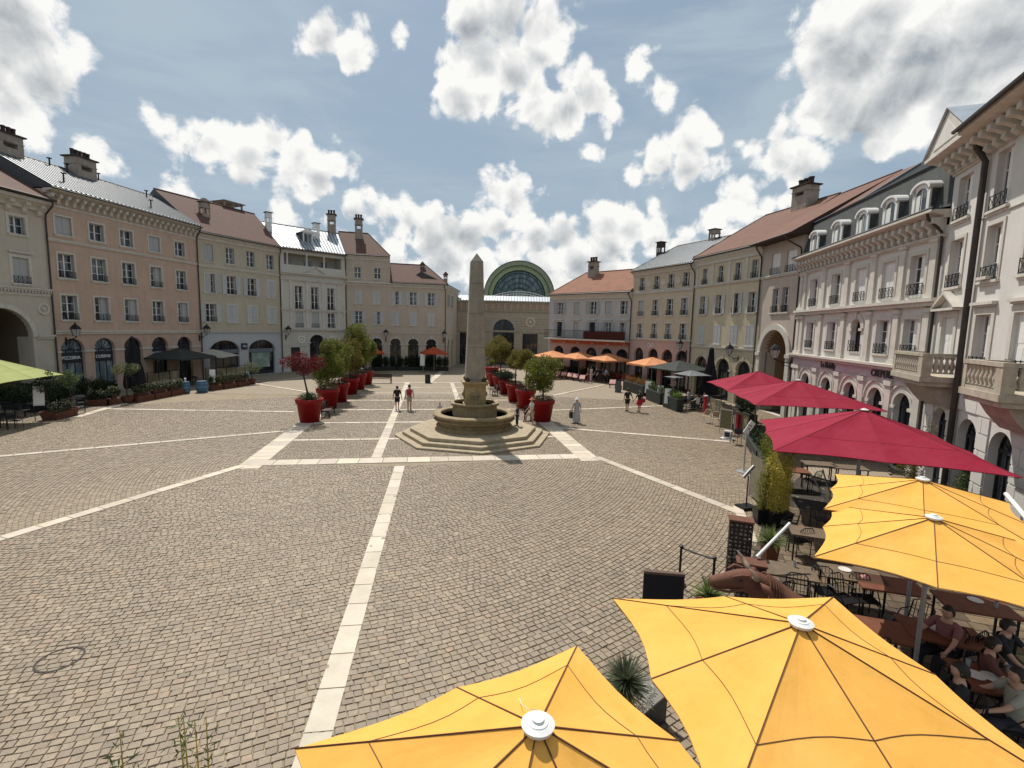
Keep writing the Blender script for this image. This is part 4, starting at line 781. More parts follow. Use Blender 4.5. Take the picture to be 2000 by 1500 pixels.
rf = MB().add([(5.2, .9, 13.75), (7.2, .9, 13.75), (7.2, 6, 17.04), (5.2, 6, 17.04), (7.2, 12, 12.9), (5.2, 12, 12.9)], [(0, 1, 2, 3), (3, 2, 4, 5)]).build('roof_end', TILE_M, r, uv=True)
MB().add([(7.15, .9, 13.7), (7.15, 6, 17.0), (7.15, 12, 12.9), (7.15, 12, 8), (7.15, .9, 8)], [(0, 1, 2, 3, 4)]).build('gable_wall', mat('grey_gable_render', (.33, .34, .34), .9, .06, 1, streak=.1), r); MB().tube([(7.2, .9, 13.78), (7.2, 6, 17.08), (7.2, 12, 12.95)], .09, 6).build('verge', mat('dark_verge', (.08, .085, .09), .6, .1, 3), r)
pass
# 11: mansard house
r, W = facade(R5, R6, 'mansard_house', 'warm white house with pilasters, a slate mansard and five white arched dormers')
u11 = [2.24, 5.16, 7.92, 10.4, 12.55]; ops = []
for k, x in enumerate(u11): ops += [(x, 1.0, 7.83, 9.55), (x, 1.0, 5.16, 6.9 if k == 2 else 6.78, .5) if k == 2 else (x, 1.0, 5.16, 6.78), (x, 1.25, .02, 3.5, .62)]
wall(r, 0, W, 0, 10.5, ops, P_WARM, T=.35); body(r, W, 10.5, P_WARM, e=(f4, 0))
for k, x in enumerate(u11):
    window(r, x, 1.0, 7.83, 9.55, 'iicch'[k], t=.17, shm=WHITEW, sill=False)
    if k == 2: arch_front(r, (x, 1.0, 5.16, 6.9, .5), sur=TRIM, st=.3); obj('railing', m_rail(1.0, .55), r, (x, 0, 5.16))
    else: window(r, x, 1.0, 5.16, 6.78, 'iiiih'[k], t=.17, shm=WHITEW)
    arch_front(r, (x, 1.25, .02, 3.5, .62), sur=TRIM, st=.14, key=False)
    mb = MB()
    for i in range(20):
        t0, t1 = PI * i / 20, PI * (i + 1) / 20; mb.yprism([(x + s * math.cos(t), 2.88 + s * math.sin(t)) for s, t in ((.95, t0), (1.03, t0), (1.03, t1), (.95, t1))], -.08, .002)
    mb.build('arch_moulding', TRIM, r)
xs = [.35, .95, 3.7, 6.55, 9.15, 11.5, 13.6]
for x in xs:
    for z0, z1 in ((7.62, 10.1), (4.72, 7.22)): MB().box(x - .2, x + .2, -.1, .003, z0, z1).box(x - .28, x + .28, -.15, .002, z0, z0 + .2).box(x - .28, x + .28, -.15, .002, z1 - .18, z1).build('pilaster', TRIM, r)
    MB().box(x - .22, x + .22, -.1, .003, 0, 3.9).box(x - .3, x + .3, -.16, .002, 3.72, 3.95).build('pilaster', TRIM, r)
band(r, W, 7.3, .32, .2); band(r, W, 4.45, .27, .22); MB().box(0, W, -.05, .002, 3.98, 4.45).build('sign_band', mat('lilac_sign_band', (.50, .44, .46), .8, .05, 2), r)
text_part('Le Mabilly', .5, DKLET, r, (5.3, -.08, 4.22), bold=True, xs=.9); text_part('CREPERIE', .46, DKLET, r, (10.9, -.08, 4.2), bold=True)
band(r, W, 10.02, .12, .12); cornice(r, W, 10.78, 11.1, .7); brackets(r, W, 10.15, .66, .5, .22, .52)
ms = MB().add([(0, -.55, 11.12), (W, -.55, 11.12), (W, -.05, 11.2), (0, -.05, 11.2), (W, .42, 13.4), (0, .42, 13.4), (W, 5, 14.2), (0, 5, 14.2), (W, 10, 11), (0, 10, 11)], [(0, 1, 2, 3), (3, 2, 4, 5), (5, 4, 6, 7), (7, 6, 8, 9)])
ms.add([(0, -.05, 11.1), (0, .42, 13.4), (0, 5, 14.2), (0, 10, 11), (W, -.05, 11.1), (W, .42, 13.4), (W, 5, 14.2), (W, 10, 11)], [(0, 1, 2, 3), (7, 6, 5, 4)]); SL2 = tile_mat('mansard_slate', (.06, .066, .064), (.04, .045, .044), (.055, .062, .055), False); ms.build('mansard_roof', SL2, r, uv=True)
MB().tube([(0, .40, 13.42), (W, .40, 13.42)], .08, 5).build('roof_edge', IRON, r); gutter(r, -.1, W, 11.14, -.62, drop=W - .15)
for k, x in enumerate([2.2, 5.2, 7.92, 10.35, 12.6]):
    d = MB(); w = .62; a = arc(0, .84, .98, .3, 10); ol = [(-.42, .0), (.42, 0)]
    d.box(-w, -.42, -.02, .1, 0, 1.35).box(.42, w, -.02, .1, 0, 1.35)
    o2 = arc(0, 2 * w, 1.15, .34, 10)
    for i in range(10): d.yprism([a[i], a[i + 1], o2[i + 1], o2[i]], -.02, .1)
    o3 = arc(0, 2 * w + .2, 1.2, .4, 10); o4 = arc(0, 2 * w + .0, 1.15, .34, 10)
    for i in range(10): d.yprism([o4[i], o4[i + 1], o3[i + 1], o3[i]], -.16, 1.2)
    d = d.build('dormer', WHITEW, r, (x, -.22, 11.15)); d.scale = (.92, .62, .90); MB().add([(-w, .1, 0), (-w, .1, 1.2), (-w, 1.1, 1.3), (w, .1, 0), (w, .1, 1.2), (w, 1.1, 1.3)], [(0, 1, 2), (3, 5, 4)]).build('dormer_cheeks', SLATE, d)
    MB().yprism([(-.42, 0), (.42, 0)] + a, .06, .09).build('pane', GLASS, d); MB().box(-.42, -.02 if k % 2 else -.1, .03, .055, 0, 1.0).build('shutter', WHITEW, d); MB().box(-.02, .02, .03, .06, 0, 1.2).build('glazing_bar', WHITEW, d)
# 12: pedimented bay
r, W = facade(R6, R7, 'pedimented_house', 'tall narrow warm white house with a roof pediment and a stone balcony below')
wall(r, 0, W, 0, 12.4, [(1.0, 1.05, 10.5, 12.1), (1.0, 1.05, 7.95, 9.75), (1.03, 1.0, 4.9, 6.82), (1.25, 1.3, .02, 3.28, .65)], P_WARM); body(r, W, 12.4, P_WARM, D=9)
window(r, 1.0, 1.05, 10.5, 12.1, 'h', sur=False, shm=WHITEW); window(r, 1.0, 1.05, 7.95, 9.75, 'h', shm=WHITEW); window(r, 1.03, 1.0, 4.9, 6.82, 'c', shm=WHITEW, rail=False, sill=False, t=.2); arch_front(r, (1.25, 1.3, .02, 3.28, .65), sur=None)
pediment(r, 1.03, 1.9, 7.05, .62, .3); band(r, W, 12.3, .15, .08); cornice(r, W, 12.75, 13.15, .85, x0=-.6); brackets(r, W, 12.35, .5, .6, .25, .5, x0=-.1)
pd = MB().yprism([(-.9, 13.15), (W + .3, 13.15), (.95, 14.55)], -.75, 6).build('roof_pediment', TRIM, r); MB().add([(-1.0, -.85, 13.13), (.95, -.85, 14.62), (.95, 6, 14.62), (-1.0, 6, 13.13), (W + .4, -.85, 13.13), (W + .4, 6, 13.13)], [(0, 1, 2, 3), (4, 5, 2, 1)]).build('roof', ZINC, r)
MB().yprism([(-.1, 13.35), (2.0, 13.35), (.95, 14.2)], -.78, -.74).build('tympanum', P_WARM, r)
def rustic(root, W, arches, z1=4.0):
    mb = MB(); rows = [(.1 + i * .56, .1 + i * .56 + .53) for i in range(7)]
    for k, (a, b) in enumerate(rows):
        if b > z1: break
        xs = [0.]; x = (k % 2) * .45 + .45
        while x < W: xs.append(x); x += .92
        xs.append(W)
        for i in range(len(xs) - 1):
            p, q = xs[i] + .015, xs[i + 1] - .015; 
            for (xc, w, z0, zt, rise) in arches:
                hw = w / 2 + .04
                if b > zt + .02 and a < zt - .3: hw *= .75
                if a > zt - .02: continue
                if p < xc + hw and q > xc - hw:
                    if (p + q) / 2 < xc: q = min(q, xc - hw)
                    else: p = max(p, xc + hw)
            if q - p > .12: mb.box(p, q, -.045, .003, a, b - .03)
    return mb.build('rusticated_blocks', P_WARM, root)
rustic(r, W, [(1.25, 1.3, .02, 3.28, .65)])
BAL = mat('weathered_balustrade_stone', (.46, .41, .33), .9, .15, 4, .3, 30, streak=.5)
bal_mesh = MB().lathe([(.075, 0), (.075, .05), (.045, .08), (.085, .22), (.09, .3), (.04, .46), (.04, .5), (.075, .56), (.075, .62)], 10).mesh('baluster', BAL, True)
def balcony(root, x0, x1, z, d, xw):
    b = MB().box(x0, x1, -d, .0, z - .2, z).box(x0 + .08, x1 - .08, -d + .1, 0, z - .36, z - .2).xprism([(0, z - .36), (-d + .35, z - .36), (-d + .6, z - .75), (-.25, z - 1.15), (0, z - 1.2)], x0 + .35, x1 - .35).build('balcony', BAL, root)
    MB().box(x0 + .02, x1 - .02, -d + .02, -d + .22, z + .75, z + .87).box(x0 + .02, x0 + .22, -d + .22, 0, z + .75, z + .87).box(x1 - .22, x1 - .02, -d + .22, 0, z + .75, z + .87).box(x0 + .04, x0 + .24, -d + .04, -d + .24, z + .001, z + .749).box(x1 - .40, x1 - .04, -d + .04, -d + .34, z + .001, z + .749).box(x0 + .24, x1 - .4, -d + .05, -d + .19, z + .001, z + .1).build('handrail', BAL, b)
    n = int((x1 - x0 - .75) / .2)
    for i in range(n): obj('baluster', bal_mesh, b, (x0 + .36 + i * (x1 - x0 - .85) / (n - 1), -d + .12, z + .12))
    for i in range(4): obj('baluster', bal_mesh, b, (x1 - .12, -d + .48 + i * (d - .55) / 4, z + .12)); obj('baluster', bal_mesh, b, (x0 + .12, -d + .4 + i * (d - .5) / 4, z + .12))
balcony(r, -.55, 2.48, 4.55, 1.2, 1); MB().tube([(W, -.16, 13.05), (W, -.45, 12.9), (W, -.45, 12.6), (W - .0, -.14, 12.1), (W, -.14, .1)], .095, 8).build('downpipe', GUT, r)
r, W = facade(R7, R8, 'near_right_house', 'nearest warm white house at the right edge with deep bracketed eaves')
u13 = [.98, 3.3, 5.7, 8.0]; ops = []; ar13 = []
for x in u13: ops += [(x, .96, 10.3, 12.2), (x, .96, 7.95, 9.8), (x, 1.0, 4.9, 6.82)]
ar13 = [(.85, 1.35, .02, 3.2, .67), (3.0, 1.35, .02, 3.15, .67), (5.4, 1.35, .02, 3.15, .67)]
wall(r, 0, W, 0, 12.5, ops + ar13, P_WARM); body(r, W, 12.5, P_WARM, D=9)
for k, x in enumerate(u13): window(r, x, .96, 10.3, 12.2, 'h', sur=False, shm=WHITEW); f = window(r, x, .96, 7.95, 9.8, 'h', shm=WHITEW); window(r, x, 1.0, 4.9, 6.82, 'hc'[k % 2], shm=WHITEW, lint=True, t=.2)
MB().box(.6, 1.25, -.22, -.05, 7.98, 8.08).build('flower_trough', TRIM, r)
for o in ar13: arch_front(r, o, sur=None, nv=2)
rustic(r, W, ar13); band(r, W, 10.1, .05, .03); band(r, W, 12.35, .1, .06); cornice(r, W, 12.75, 13.15, 1.0); brackets(r, W, 12.3, .55, .7, .25, .55)
roof(r, 0, W, 13.15, 15.6, 4.5, 9, SLATE, over=1.05); gutter(r, 0, W, 13.15, -1.12); balcony(r, 3.0, 5.3, 4.5, 1.2, 1); chimney(r, 3.1, 2.2, 14.3, 16.6, .9, .9, 2, hole=False)
# ------------------------------------------------------------------ fountain with the obelisk
YA = math.atan2(Y1[1], Y1[0]); FX, FY = -2.05, 26.65
ST_F = mat('fountain_stone', (.41, .335, .225), .8, .18, 3.5, .35, 30, streak=.3); ST_D = mat('damp_fountain_stone', (.32, .24, .13), .7, .22, 3, .35, 30, streak=.45); ST_O = mat('obelisk_stone', (.32, .28, .22), .85, .18, 2.2, .4, 22, streak=.5)
WATER = mat('fountain_water', (.20, .24, .20), .06, .1, 2, .25, 14, spec=.8)
def fountain():
    r = thing('fountain', 'stone fountain with stepped octagonal base, round basin and central obelisk', 'fountain', (FX, FY, 0), YA)
    for k, (R_, z0, z1) in enumerate(((4.33, .0, .10), (3.92, .08, .27), (3.50, .25, .45))):
        MB().lathe([(R_, z0), (R_, z1 - .02), (R_ - .02, z1), (0, z1)], 8, a0=0).build('step', ST_F, r)
    MB().lathe([(2.08, .45), (2.10, .62), (1.92, .70), (1.95, .80), (2.18, .92), (2.25, 1.0), (2.14, 1.04), (2.12, 1.1), (2.26, 1.16), (2.28, 1.26), (2.22, 1.3), (1.88, 1.3), (1.84, 1.24), (1.84, .6)], 56).build('basin', ST_D, r, smooth=False)
    MB().lathe([(1.86, 1.12), (0, 1.12)], 40).build('water', WATER, r)
    b = MB().lathe([(1.28, .6), (1.28, 1.72), (1.42, 1.78), (1.42, 1.88), (1.2, 1.88), (1.2, 1.3)], 8, a0=PI / 8).build('upper_bowl', ST_D, r); MB().lathe([(1.22, 1.72), (0, 1.72)], 8, a0=PI / 8).build('water', WATER, r)
    MB().box(-.62, .62, -.62, .62, 1.3, 1.78).box(-.56, .56, -.56, .56, 1.78, 2.85).box(-.66, .66, -.66, .66, 2.85, 2.95).box(-.72, .72, -.72, .72, 2.95, 3.05).build('pedestal', mat('ochre_pedestal_stone', (.40, .29, .14), .75, .2, 3, .3, 25, streak=.45), r)
    for a in range(4):
        m = MB(); R = Matrix.Rotation(a * PI / 2, 3, 'Z')
        m.cyl(R @ Vector((.55, 0, 2.32)), R @ Vector((.62, 0, 2.32)), .26, .24, 18); m.cyl(R @ Vector((.6, 0, 2.32)), R @ Vector((.70, 0, 2.32)), .15, .09, 12)
        m.build('spout_mask', ST_D, r); pts = [R @ Vector((.70 + .38 * t, 0, 2.32 + .12 * t - .75 * t * t)) for t in [i / 6 for i in range(7)]]; MB().tube(pts, .013, 5).build('water_jet', WATER, r)
    for sx in (-1, 1):
        for sy in (-1, 1): MB().lathe([(0, 0), (.12, .03), (.16, .12), (.11, .22), (0, .25)], 10).build('foot', mat('dark_bronze', (.06, .045, .03), .5, .2, 9, metal=.4), r, (sx * .46, sy * .46, 3.04), smooth=True)
    MB().box(-.5, .5, -.5, .5, 3.05, 3.25).build('plinth', ST_O, r)
    def sh(z): return .535 + (.325 - .535) * (z - 3.2) / (9.45 - 3.2)
    lv = [3.2, 4.9, 6.7, 8.3, 9.45]
    for i in range(4):
        a, b_ = lv[i], lv[i + 1] - .012; s = MB(); A, B = sh(a), sh(b_)
        s.add([(-A, -A, a), (A, -A, a), (A, A, a), (-A, A, a), (-B, -B, b_), (B, -B, b_), (B, B, b_), (-B, B, b_)], [(0, 3, 2, 1), (4, 5, 6, 7), (0, 1, 5, 4), (1, 2, 6, 5), (2, 3, 7, 6), (3, 0, 4, 7)]); s.build('obelisk_block', ST_O, r)
    A = sh(9.45); MB().add([(-A, -A, 9.45), (A, -A, 9.45), (A, A, 9.45), (-A, A, 9.45), (0, 0, 9.92)], [(0, 1, 4), (1, 2, 4), (2, 3, 4), (3, 0, 4)]).build('obelisk_tip', ST_O, r)
fountain()
# ------------------------------------------------------------------ parasols
METAL = mat('brushed_aluminium', (.55, .56, .57), .35, .05, 5, metal=.7); POLEM = mat('grey_pole', (.33, .33, .32), .45, .08, 6, metal=.4); CAPW = mat('pale_plastic_cap', (.70, .70, .68), .45, .04, 8)
def cloth(name, c, tr=.22, r=.75): return mat(name, c, r, .07, 1.1, .45, 5, transl=tr, spec=.15, streak=.14)
YELL = cloth('yellow_canvas', (.90, .49, .125), .14); CRIM = cloth('crimson_canvas', (.29, .024, .050), .08); ORNG = cloth('orange_canvas', (.84, .42, .22), .30); RUST = cloth('brick_red_canvas', (.52, .10, .045), .22)
CHAR = cloth('charcoal_canvas', (.055, .06, .055), .08); GREYC = cloth('grey_canvas', (.20, .21, .22), .12); LIME = cloth('lime_canvas', (.46, .50, .20), .28); CREAM = cloth('cream_canvas', (.55, .52, .44), .22); BLK = cloth('black_canvas', (.018, .018, .022), .03)
SEAM = mat('dark_piping', (.10, .04, .02), .7, 0)
def parasol(name, label, cx, cy, s, th, zc, za, cm, group, seam=None, cap=True, bow=.035, val=0., n8=True, side_pole=None):
    r = thing(name, label, 'parasol', (cx, cy, 0), th, group); R_ = s / math.sqrt(2); h = za - zc
    top = []; P = []
    for k in range(4):
        a = PI / 4 + k * PI / 2; c = (R_ * math.cos(a), R_ * math.sin(a)); P.append(c)
    mb = MB(); dz = -.012; rim = []; pan = []
    for k in range(4):
        a, b = Vector((*P[k], zc)), Vector((*P[(k + 1) % 4], zc)); m = (a + b) / 2; m.z = zc + .02
        for (p, q) in ((a, m), (m, b)):
            E_ = []
            for i in range(7):
                t = i / 6; e = p.lerp(q, t); inn = bow * s * math.sin(PI * t); e = e - Vector((e.x, e.y, 0)).normalized() * inn; e.z += .03 * math.sin(PI * t); E_.append(e)
            # panel: three rows with a slight sag between the ribs
            rows = [[Vector((0, 0, za))] * 7]
            for f in (.33, .66, 1.):
                row = []
                for i, e in enumerate(E_):
                    v = Vector((e.x * f, e.y * f, za + (e.z - za) * f)); v.z -= math.sin(PI * i / 6) * .018 * s * math.sin(PI * f * .9) * .5 + .0; row.append(v)
                rows.append(row)
            w = []
            for row in rows: w.append(row)
            base = len(mb.v); vs = [v for row in w for v in row]
            fs = [(r_ * 7 + i, (r_ + 1) * 7 + i, (r_ + 1) * 7 + i + 1, r_ * 7 + i + 1) for r_ in range(3) for i in range(6)]
            n = len(vs); mb.add(vs + [v + Vector((0, 0, dz)) for v in vs], fs + [tuple(j + n for j in reversed(f)) for f in fs] + [(21 + i, n + 21 + i, n + 22 + i, 22 + i) for i in range(6)])
            if val: 
                vv = [e for e in E_]; mb.add(vv + [e + Vector((0, 0, -val)) for e in vv], [(i, i + 7, i + 8, i + 1) for i in range(6)])
            rim.append(E_)
    me = mb.mesh('canopy', cm); c = obj('canopy', me, r)
    seam = seam or SEAM
    for E_ in rim:
        p = E_[0]; MB().tube([(0, 0, za + .006), (p.x * .5, p.y * .5, za + (p.z - za) * .5 + .003), (p.x, p.y, p.z + .004)], .0065 if seam is SEAM else .008, 4).build('rib', seam, r)
    MB().tube([tuple(e * .985 + Vector((0, 0, 0))) for E_ in rim for e in E_[:6]] + [tuple(rim[0][0] * .985)], .006, 4).build('hem', seam, r)
    if s > 2.5:
        sc_ = MB()
        for E_ in rim[::1]:
            f = .66; sc_.tube([(e.x * f, e.y * f, za + (e.z - za) * f - math.sin(PI * i / 6) * .018 * s * math.sin(PI * f * .9) * .5 + .003) for i, e in enumerate(E_)], .0035, 4)
        sc_.build('stitching', seam, r)
    if cap: MB().lathe([(.105, -.01), (.115, .02), (.08, .035), (.075, .032), (.07, .04), (.045, .045), (.04, .06), (0, .065)], 24).build('cap', CAPW, r, (0, 0, za))
    MB().cyl((0, 0, 0), (0, 0, za - .05), .035 if s < 4 else .05, n=10).build('pole', POLEM, r)
    for E_ in rim:
        p = E_[0]; MB().tube([(p.x * .03, p.y * .03, za - .55), (p.x * .5, p.y * .5, za + (p.z - za) * .5 - .03)], .012, 4).build('strut', POLEM, r)
    MB().box(-.35, .35, -.35, .35, 0, .09).build('base', mat('concrete_base', (.18, .17, .16), .9), r)
    return r
gy = 'yellow parasols of the near terrace'
parasol('parasol', 'yellow parasol nearest the bottom centre, its white cap trailing a loose string', .23, 3.0, 2.8, math.radians(29.2), 2.6, 3.33, YELL, gy)
parasol('parasol', 'largest yellow parasol at the bottom right with a weathered stain down one panel', 2.87, 4.45, 2.9, math.radians(3.1), 2.62, 3.2, YELL, gy)
parasol('parasol', 'yellow parasol at the right edge in front of another yellow one', 6.74, 7.44, 2.9, math.radians(-37), 2.6, 3.16, YELL, gy)
g4 = gr(1812, 937, 3.2); parasol('parasol', 'rearmost yellow parasol just in front of the big crimson canopy', g4[0] - .1, g4[1], 3.0, math.radians(-37), 2.66, 3.2, YELL, gy)
MB().tube([(.23, 3.1, 3.37), (.18, 3.22, 3.26), (.13, 3.38, 3.17), (.12, 3.56, 3.07)], .003, 4).build('string', LETTER).__setitem__('label', 'loose pale string lying on the bottom centre parasol'); bpy.data.objects['string']['category'] = 'string'
gc = 'crimson parasols of the middle terrace'; CS = mat('crimson_piping', (.20, .012, .02), .7, 0)
parasol('parasol', 'largest crimson parasol, nearest of the three, above the bamboo', 11.28, 15.37, 5.5, math.radians(-23.1), 2.6, 3.65, CRIM, gc, CS, bow=.02)
parasol('parasol', 'middle crimson parasol with a pale cap in front of the arcade', 14.96, 25.3, 5.7, math.radians(-10.7), 2.6, 3.62, CRIM, gc, CS, bow=.015)
parasol('parasol', 'farthest crimson parasol below the white rimmed archway', 15.56, 30.64, 5.0, math.radians(-8.5), 2.6, 3.64, CRIM, gc, CS, bow=.015, cap=False)
go = 'orange parasols in front of the balcony house'; OS = mat('orange_piping', (.50, .16, .06), .7, 0)
for px, py, s, t, lb in ((1080, 684.6, 4.0, 30, 'orange parasol farthest left of its row, half hidden by a potted tree'), (1132, 686.6, 3.9, 28, 'second orange parasol from the left in the row before the coral fascia'), (1189, 690, 3.9, 25, 'third orange parasol, standing over the waiting group'), (1274.6, 697.4, 3.9, 15, 'orange parasol at the right end, next to the charcoal one')):
    x, y = gr(px, py, 3.3); parasol('parasol', lb, x, y, s, math.radians(t), 2.55, 3.3, ORNG, go, OS, cap=False, val=.18, bow=.0)
for px, py, lb in ((724, 676, 'brick red parasol behind the left row of potted trees'), (847.8, 677.3, 'brick red parasol before the sand house, left of the obelisk')):
    x, y = gr(px, py, 3.3); parasol('parasol', lb, x, y, 3.1, math.radians(20), 2.5, 3.3, RUST, 'brick red parasols', OS, cap=False, val=.14, bow=0)
gk = 'dark parasols of the right terrace'; KS = mat('black_piping', (.02, .02, .02), .7, 0)
x, y = gr(1328, 703.7, 3.4); parasol('parasol', 'wide charcoal parasol beside the orange one on the right', x, y, 4.3, math.radians(20), 2.6, 3.4, CHAR, gk, KS, cap=False, val=.1, bow=0)
x, y = gr(1352, 722.5, 3.0); parasol('parasol', 'mid grey parasol left of the closed black one', x, y, 2.1, math.radians(20), 2.6, 3.0, GREYC, gk, KS, cap=False, bow=.02)
x, y = gr(1316, 735, 2.5); parasol('parasol', 'smallest grey parasol, flat and square, over the black planters', x, y, 1.15, math.radians(25), 2.42, 2.56, GREYC, gk, KS, cap=False, bow=0)
parasol('parasol', 'lime green parasol at the left edge', -28.6, 25.9, 4.9, math.radians(12), 2.6, 3.9, LIME, None, mat('lime_piping', (.3, .33, .12), .7, 0), bow=.02)
x, y = gr(348, 680, 3.4); parasol('parasol', 'broad charcoal parasol before the salmon house', x, y, 4.7, math.radians(-8), 2.55, 3.4, CHAR, 'parasols of the left terrace', KS, cap=False, val=.12, bow=0)
x, y = gr(416, 682, 3.2); parasol('parasol', 'cream parasol before the wide shop arch on the left', x, y, 3.6, math.radians(5), 2.5, 3.2, CREAM, 'parasols of the left terrace', CREAM, cap=False, bow=.02)
def closed_parasol(label, x, y, ztop, zb=1.0, r=.42, rz=0.):
    t = thing('closed_parasol', label, 'parasol', (x, y, 0), rz, 'closed black parasols'); MB().cyl((0, 0, 0), (0, 0, zb + .3), .05).build('pole', POLEM, t); n = 16; mb = MB(); prof = [(.02, ztop), (.14, ztop - .15), (.22, ztop - 1.2), (r * .8, ztop - 2.4), (r, zb + .3), (r * .9, zb)]
    vs = []; 
    for q, z in prof:
        for k in range(n): a = 2 * PI * k / n; f = 1 + (.22 if k % 2 else -.12); vs.append((q * f * math.cos(a), q * f * math.sin(a), z + (.12 if k % 4 == 0 and z < zb + .1 else 0)))
    mb.add(vs, [(i * n + k, (i + 1) * n + k, (i + 1) * n + (k + 1) % n, i * n + (k + 1) % n) for i in range(len(prof) - 1) for k in range(n)]); mb.build('folded_canopy', BLK, t); MB().box(-.4, .4, -.4, .4, 0, .12).build('base', MATS['concrete_base'], t)
p = at(1390.6, 678, 42); closed_parasol('tall furled black parasol on the right beside the crimson ones', p[0], p[1], p[2], 1.0, .55)
p = at(256, 645, 47); closed_parasol('tall furled black parasol before the salmon house arches', p[0] + 1.2, p[1] - 1.5, 4.75, .9, .6)
# ------------------------------------------------------------------ foliage
def leaf_mat(name, c, c2, tr=.3): return mat(name, c, .6, .0, 5.5, 0, 1, col2=c2, transl=tr, rnd=.05, spec=.3)
LF = {'bush': leaf_mat('oleander_leaf', (.20, .20, .035), (.085, .11, .022), .4), 'maple': leaf_mat('maple_leaf', (.15, .016, .017), (.07, .010, .012), .4), 'olive': leaf_mat('olive_brown_leaf', (.20, .16, .03), (.095, .09, .022), .4), 'dark': leaf_mat('dark_leaf', (.03, .05, .02), (.012, .022, .01)),
      'grass': leaf_mat('grassy_leaf', (.11, .14, .05), (.06, .085, .03)), 'pale': leaf_mat('pale_leaf', (.19, .20, .10), (.09, .11, .05)), 'bamboo': leaf_mat('bamboo_leaf', (.62, .50, .09), (.30, .27, .05), .35), 'palm': leaf_mat('palm_leaf', (.17, .22, .055), (.07, .11, .03)), 'agave': leaf_mat('agave_leaf', (.13, .15, .085), (.06, .08, .045)),
      'rust': leaf_mat('orange_leaf', (.26, .13, .03), (.15, .12, .03)), 'white': mat('white_flower', (.62, .58, .52), .7, .1, 9, transl=.2), 'red': mat('red_flower', (.40, .03, .03), .7, .1, 9), 'bright': leaf_mat('bright_leaf', (.17, .26, .04), (.07, .13, .02))}
BARK = mat('bark', (.065, .045, .032), .95, .2, 8, .4, 30); SOIL = mat('soil', (.035, .025, .018), .95)
def leaves(blobs, n, size, asp=2.2, seed=0, shell=.55, up=.3):
    """leaf-sized faces scattered through uneven clumps"""
    g = np.random.default_rng(seed + 11); B = np.array(blobs, float); vol = B[:, 3] * B[:, 4] * B[:, 5] if B.shape[1] > 5 else B[:, 3] ** 3
    if B.shape[1] < 6: B = np.c_[B[:, :4], B[:, 3], B[:, 3]]
    k = g.choice(len(B), n, p=vol / vol.sum()); d = g.normal(size=(n, 3)); d /= np.linalg.norm(d, axis=1)[:, None]; rad = shell + (1 - shell) * g.random(n) ** .7; rad *= g.uniform(.75, 1.12, n)
    c = B[k, :3] + d * B[k, 3:6] * rad[:, None]
    a = g.normal(size=(n, 3)) + d * .6; a[:, 2] += up; a /= np.linalg.norm(a, axis=1)[:, None]; t = np.cross(a, g.normal(size=(n, 3))); t /= np.linalg.norm(t, axis=1)[:, None]
    L = size * g.uniform(.6, 1.3, n)[:, None]; w = L / asp; V = np.stack([c, c + a * L * .5 + t * w * .5, c + a * L, c + a * L * .5 - t * w * .5], 1).reshape(-1, 3)
    mb = MB(); mb.v = [tuple(v) for v in V.tolist()]; mb.f = [(4 * i, 4 * i + 1, 4 * i + 2, 4 * i + 3) for i in range(n)]; mb.m = [0] * n; return mb
def clumps(cx, cy, cz, rx, rz, n, seed):
    g = np.random.default_rng(seed); out = [(cx, cy, cz, rx * .62, rx * .62, rz * .62)]
    for i in range(n):
        d = g.normal(size=3); d /= np.linalg.norm(d); q = g.uniform(.28, .46); out.append((cx + d[0] * rx * .72, cy + d[1] * rx * .72, cz + d[2] * rz * .72, rx * q, rx * q, rz * q))
    return out
def blades(n, L, w, spread=1., seed=0, z0=0., droop=.5):
    """long arching blades from one crown"""
    g = np.random.default_rng(seed + 5); mb = MB()
    for i in range(n):
        az = g.uniform(0, 2 * PI); el = math.asin(min(.98, max(-.2, 1 - g.random() * spread))) ; l = L * g.uniform(.75, 1.1); d = Vector((math.cos(az) * math.cos(el), math.sin(az) * math.cos(el), math.sin(el))); s = Vector((-math.sin(az), math.cos(az), 0)) * w / 2
        p = [Vector((0, 0, z0)) + d * .02, d * l * .5 + Vector((0, 0, z0 - droop * l * .06)), d * l + Vector((0, 0, z0 - droop * l * .3))]
        mb.add([p[0] - s, p[0] + s, p[1] + s * .9, p[1] - s * .9, p[2]], [(0, 1, 2, 3), (3, 2, 4)])
    return mb
REDP = mat('glossy_red_planter', (.27, .008, .010), .5, .10, 2.5, spec=.3, streak=.25)
def red_pot_mesh(h, R_): 
    return cached(('rp', h, R_), lambda: MB().lathe([(R_ * .68, 0), (R_ * .87, h * .80), (R_ * .95, h * .81), (R_, h * .99), (R_ * .98, h), (R_ * .9, h), (R_ * .88, h * .9), (0, h * .9)], 40).mesh('planter_body', [REDP], False))
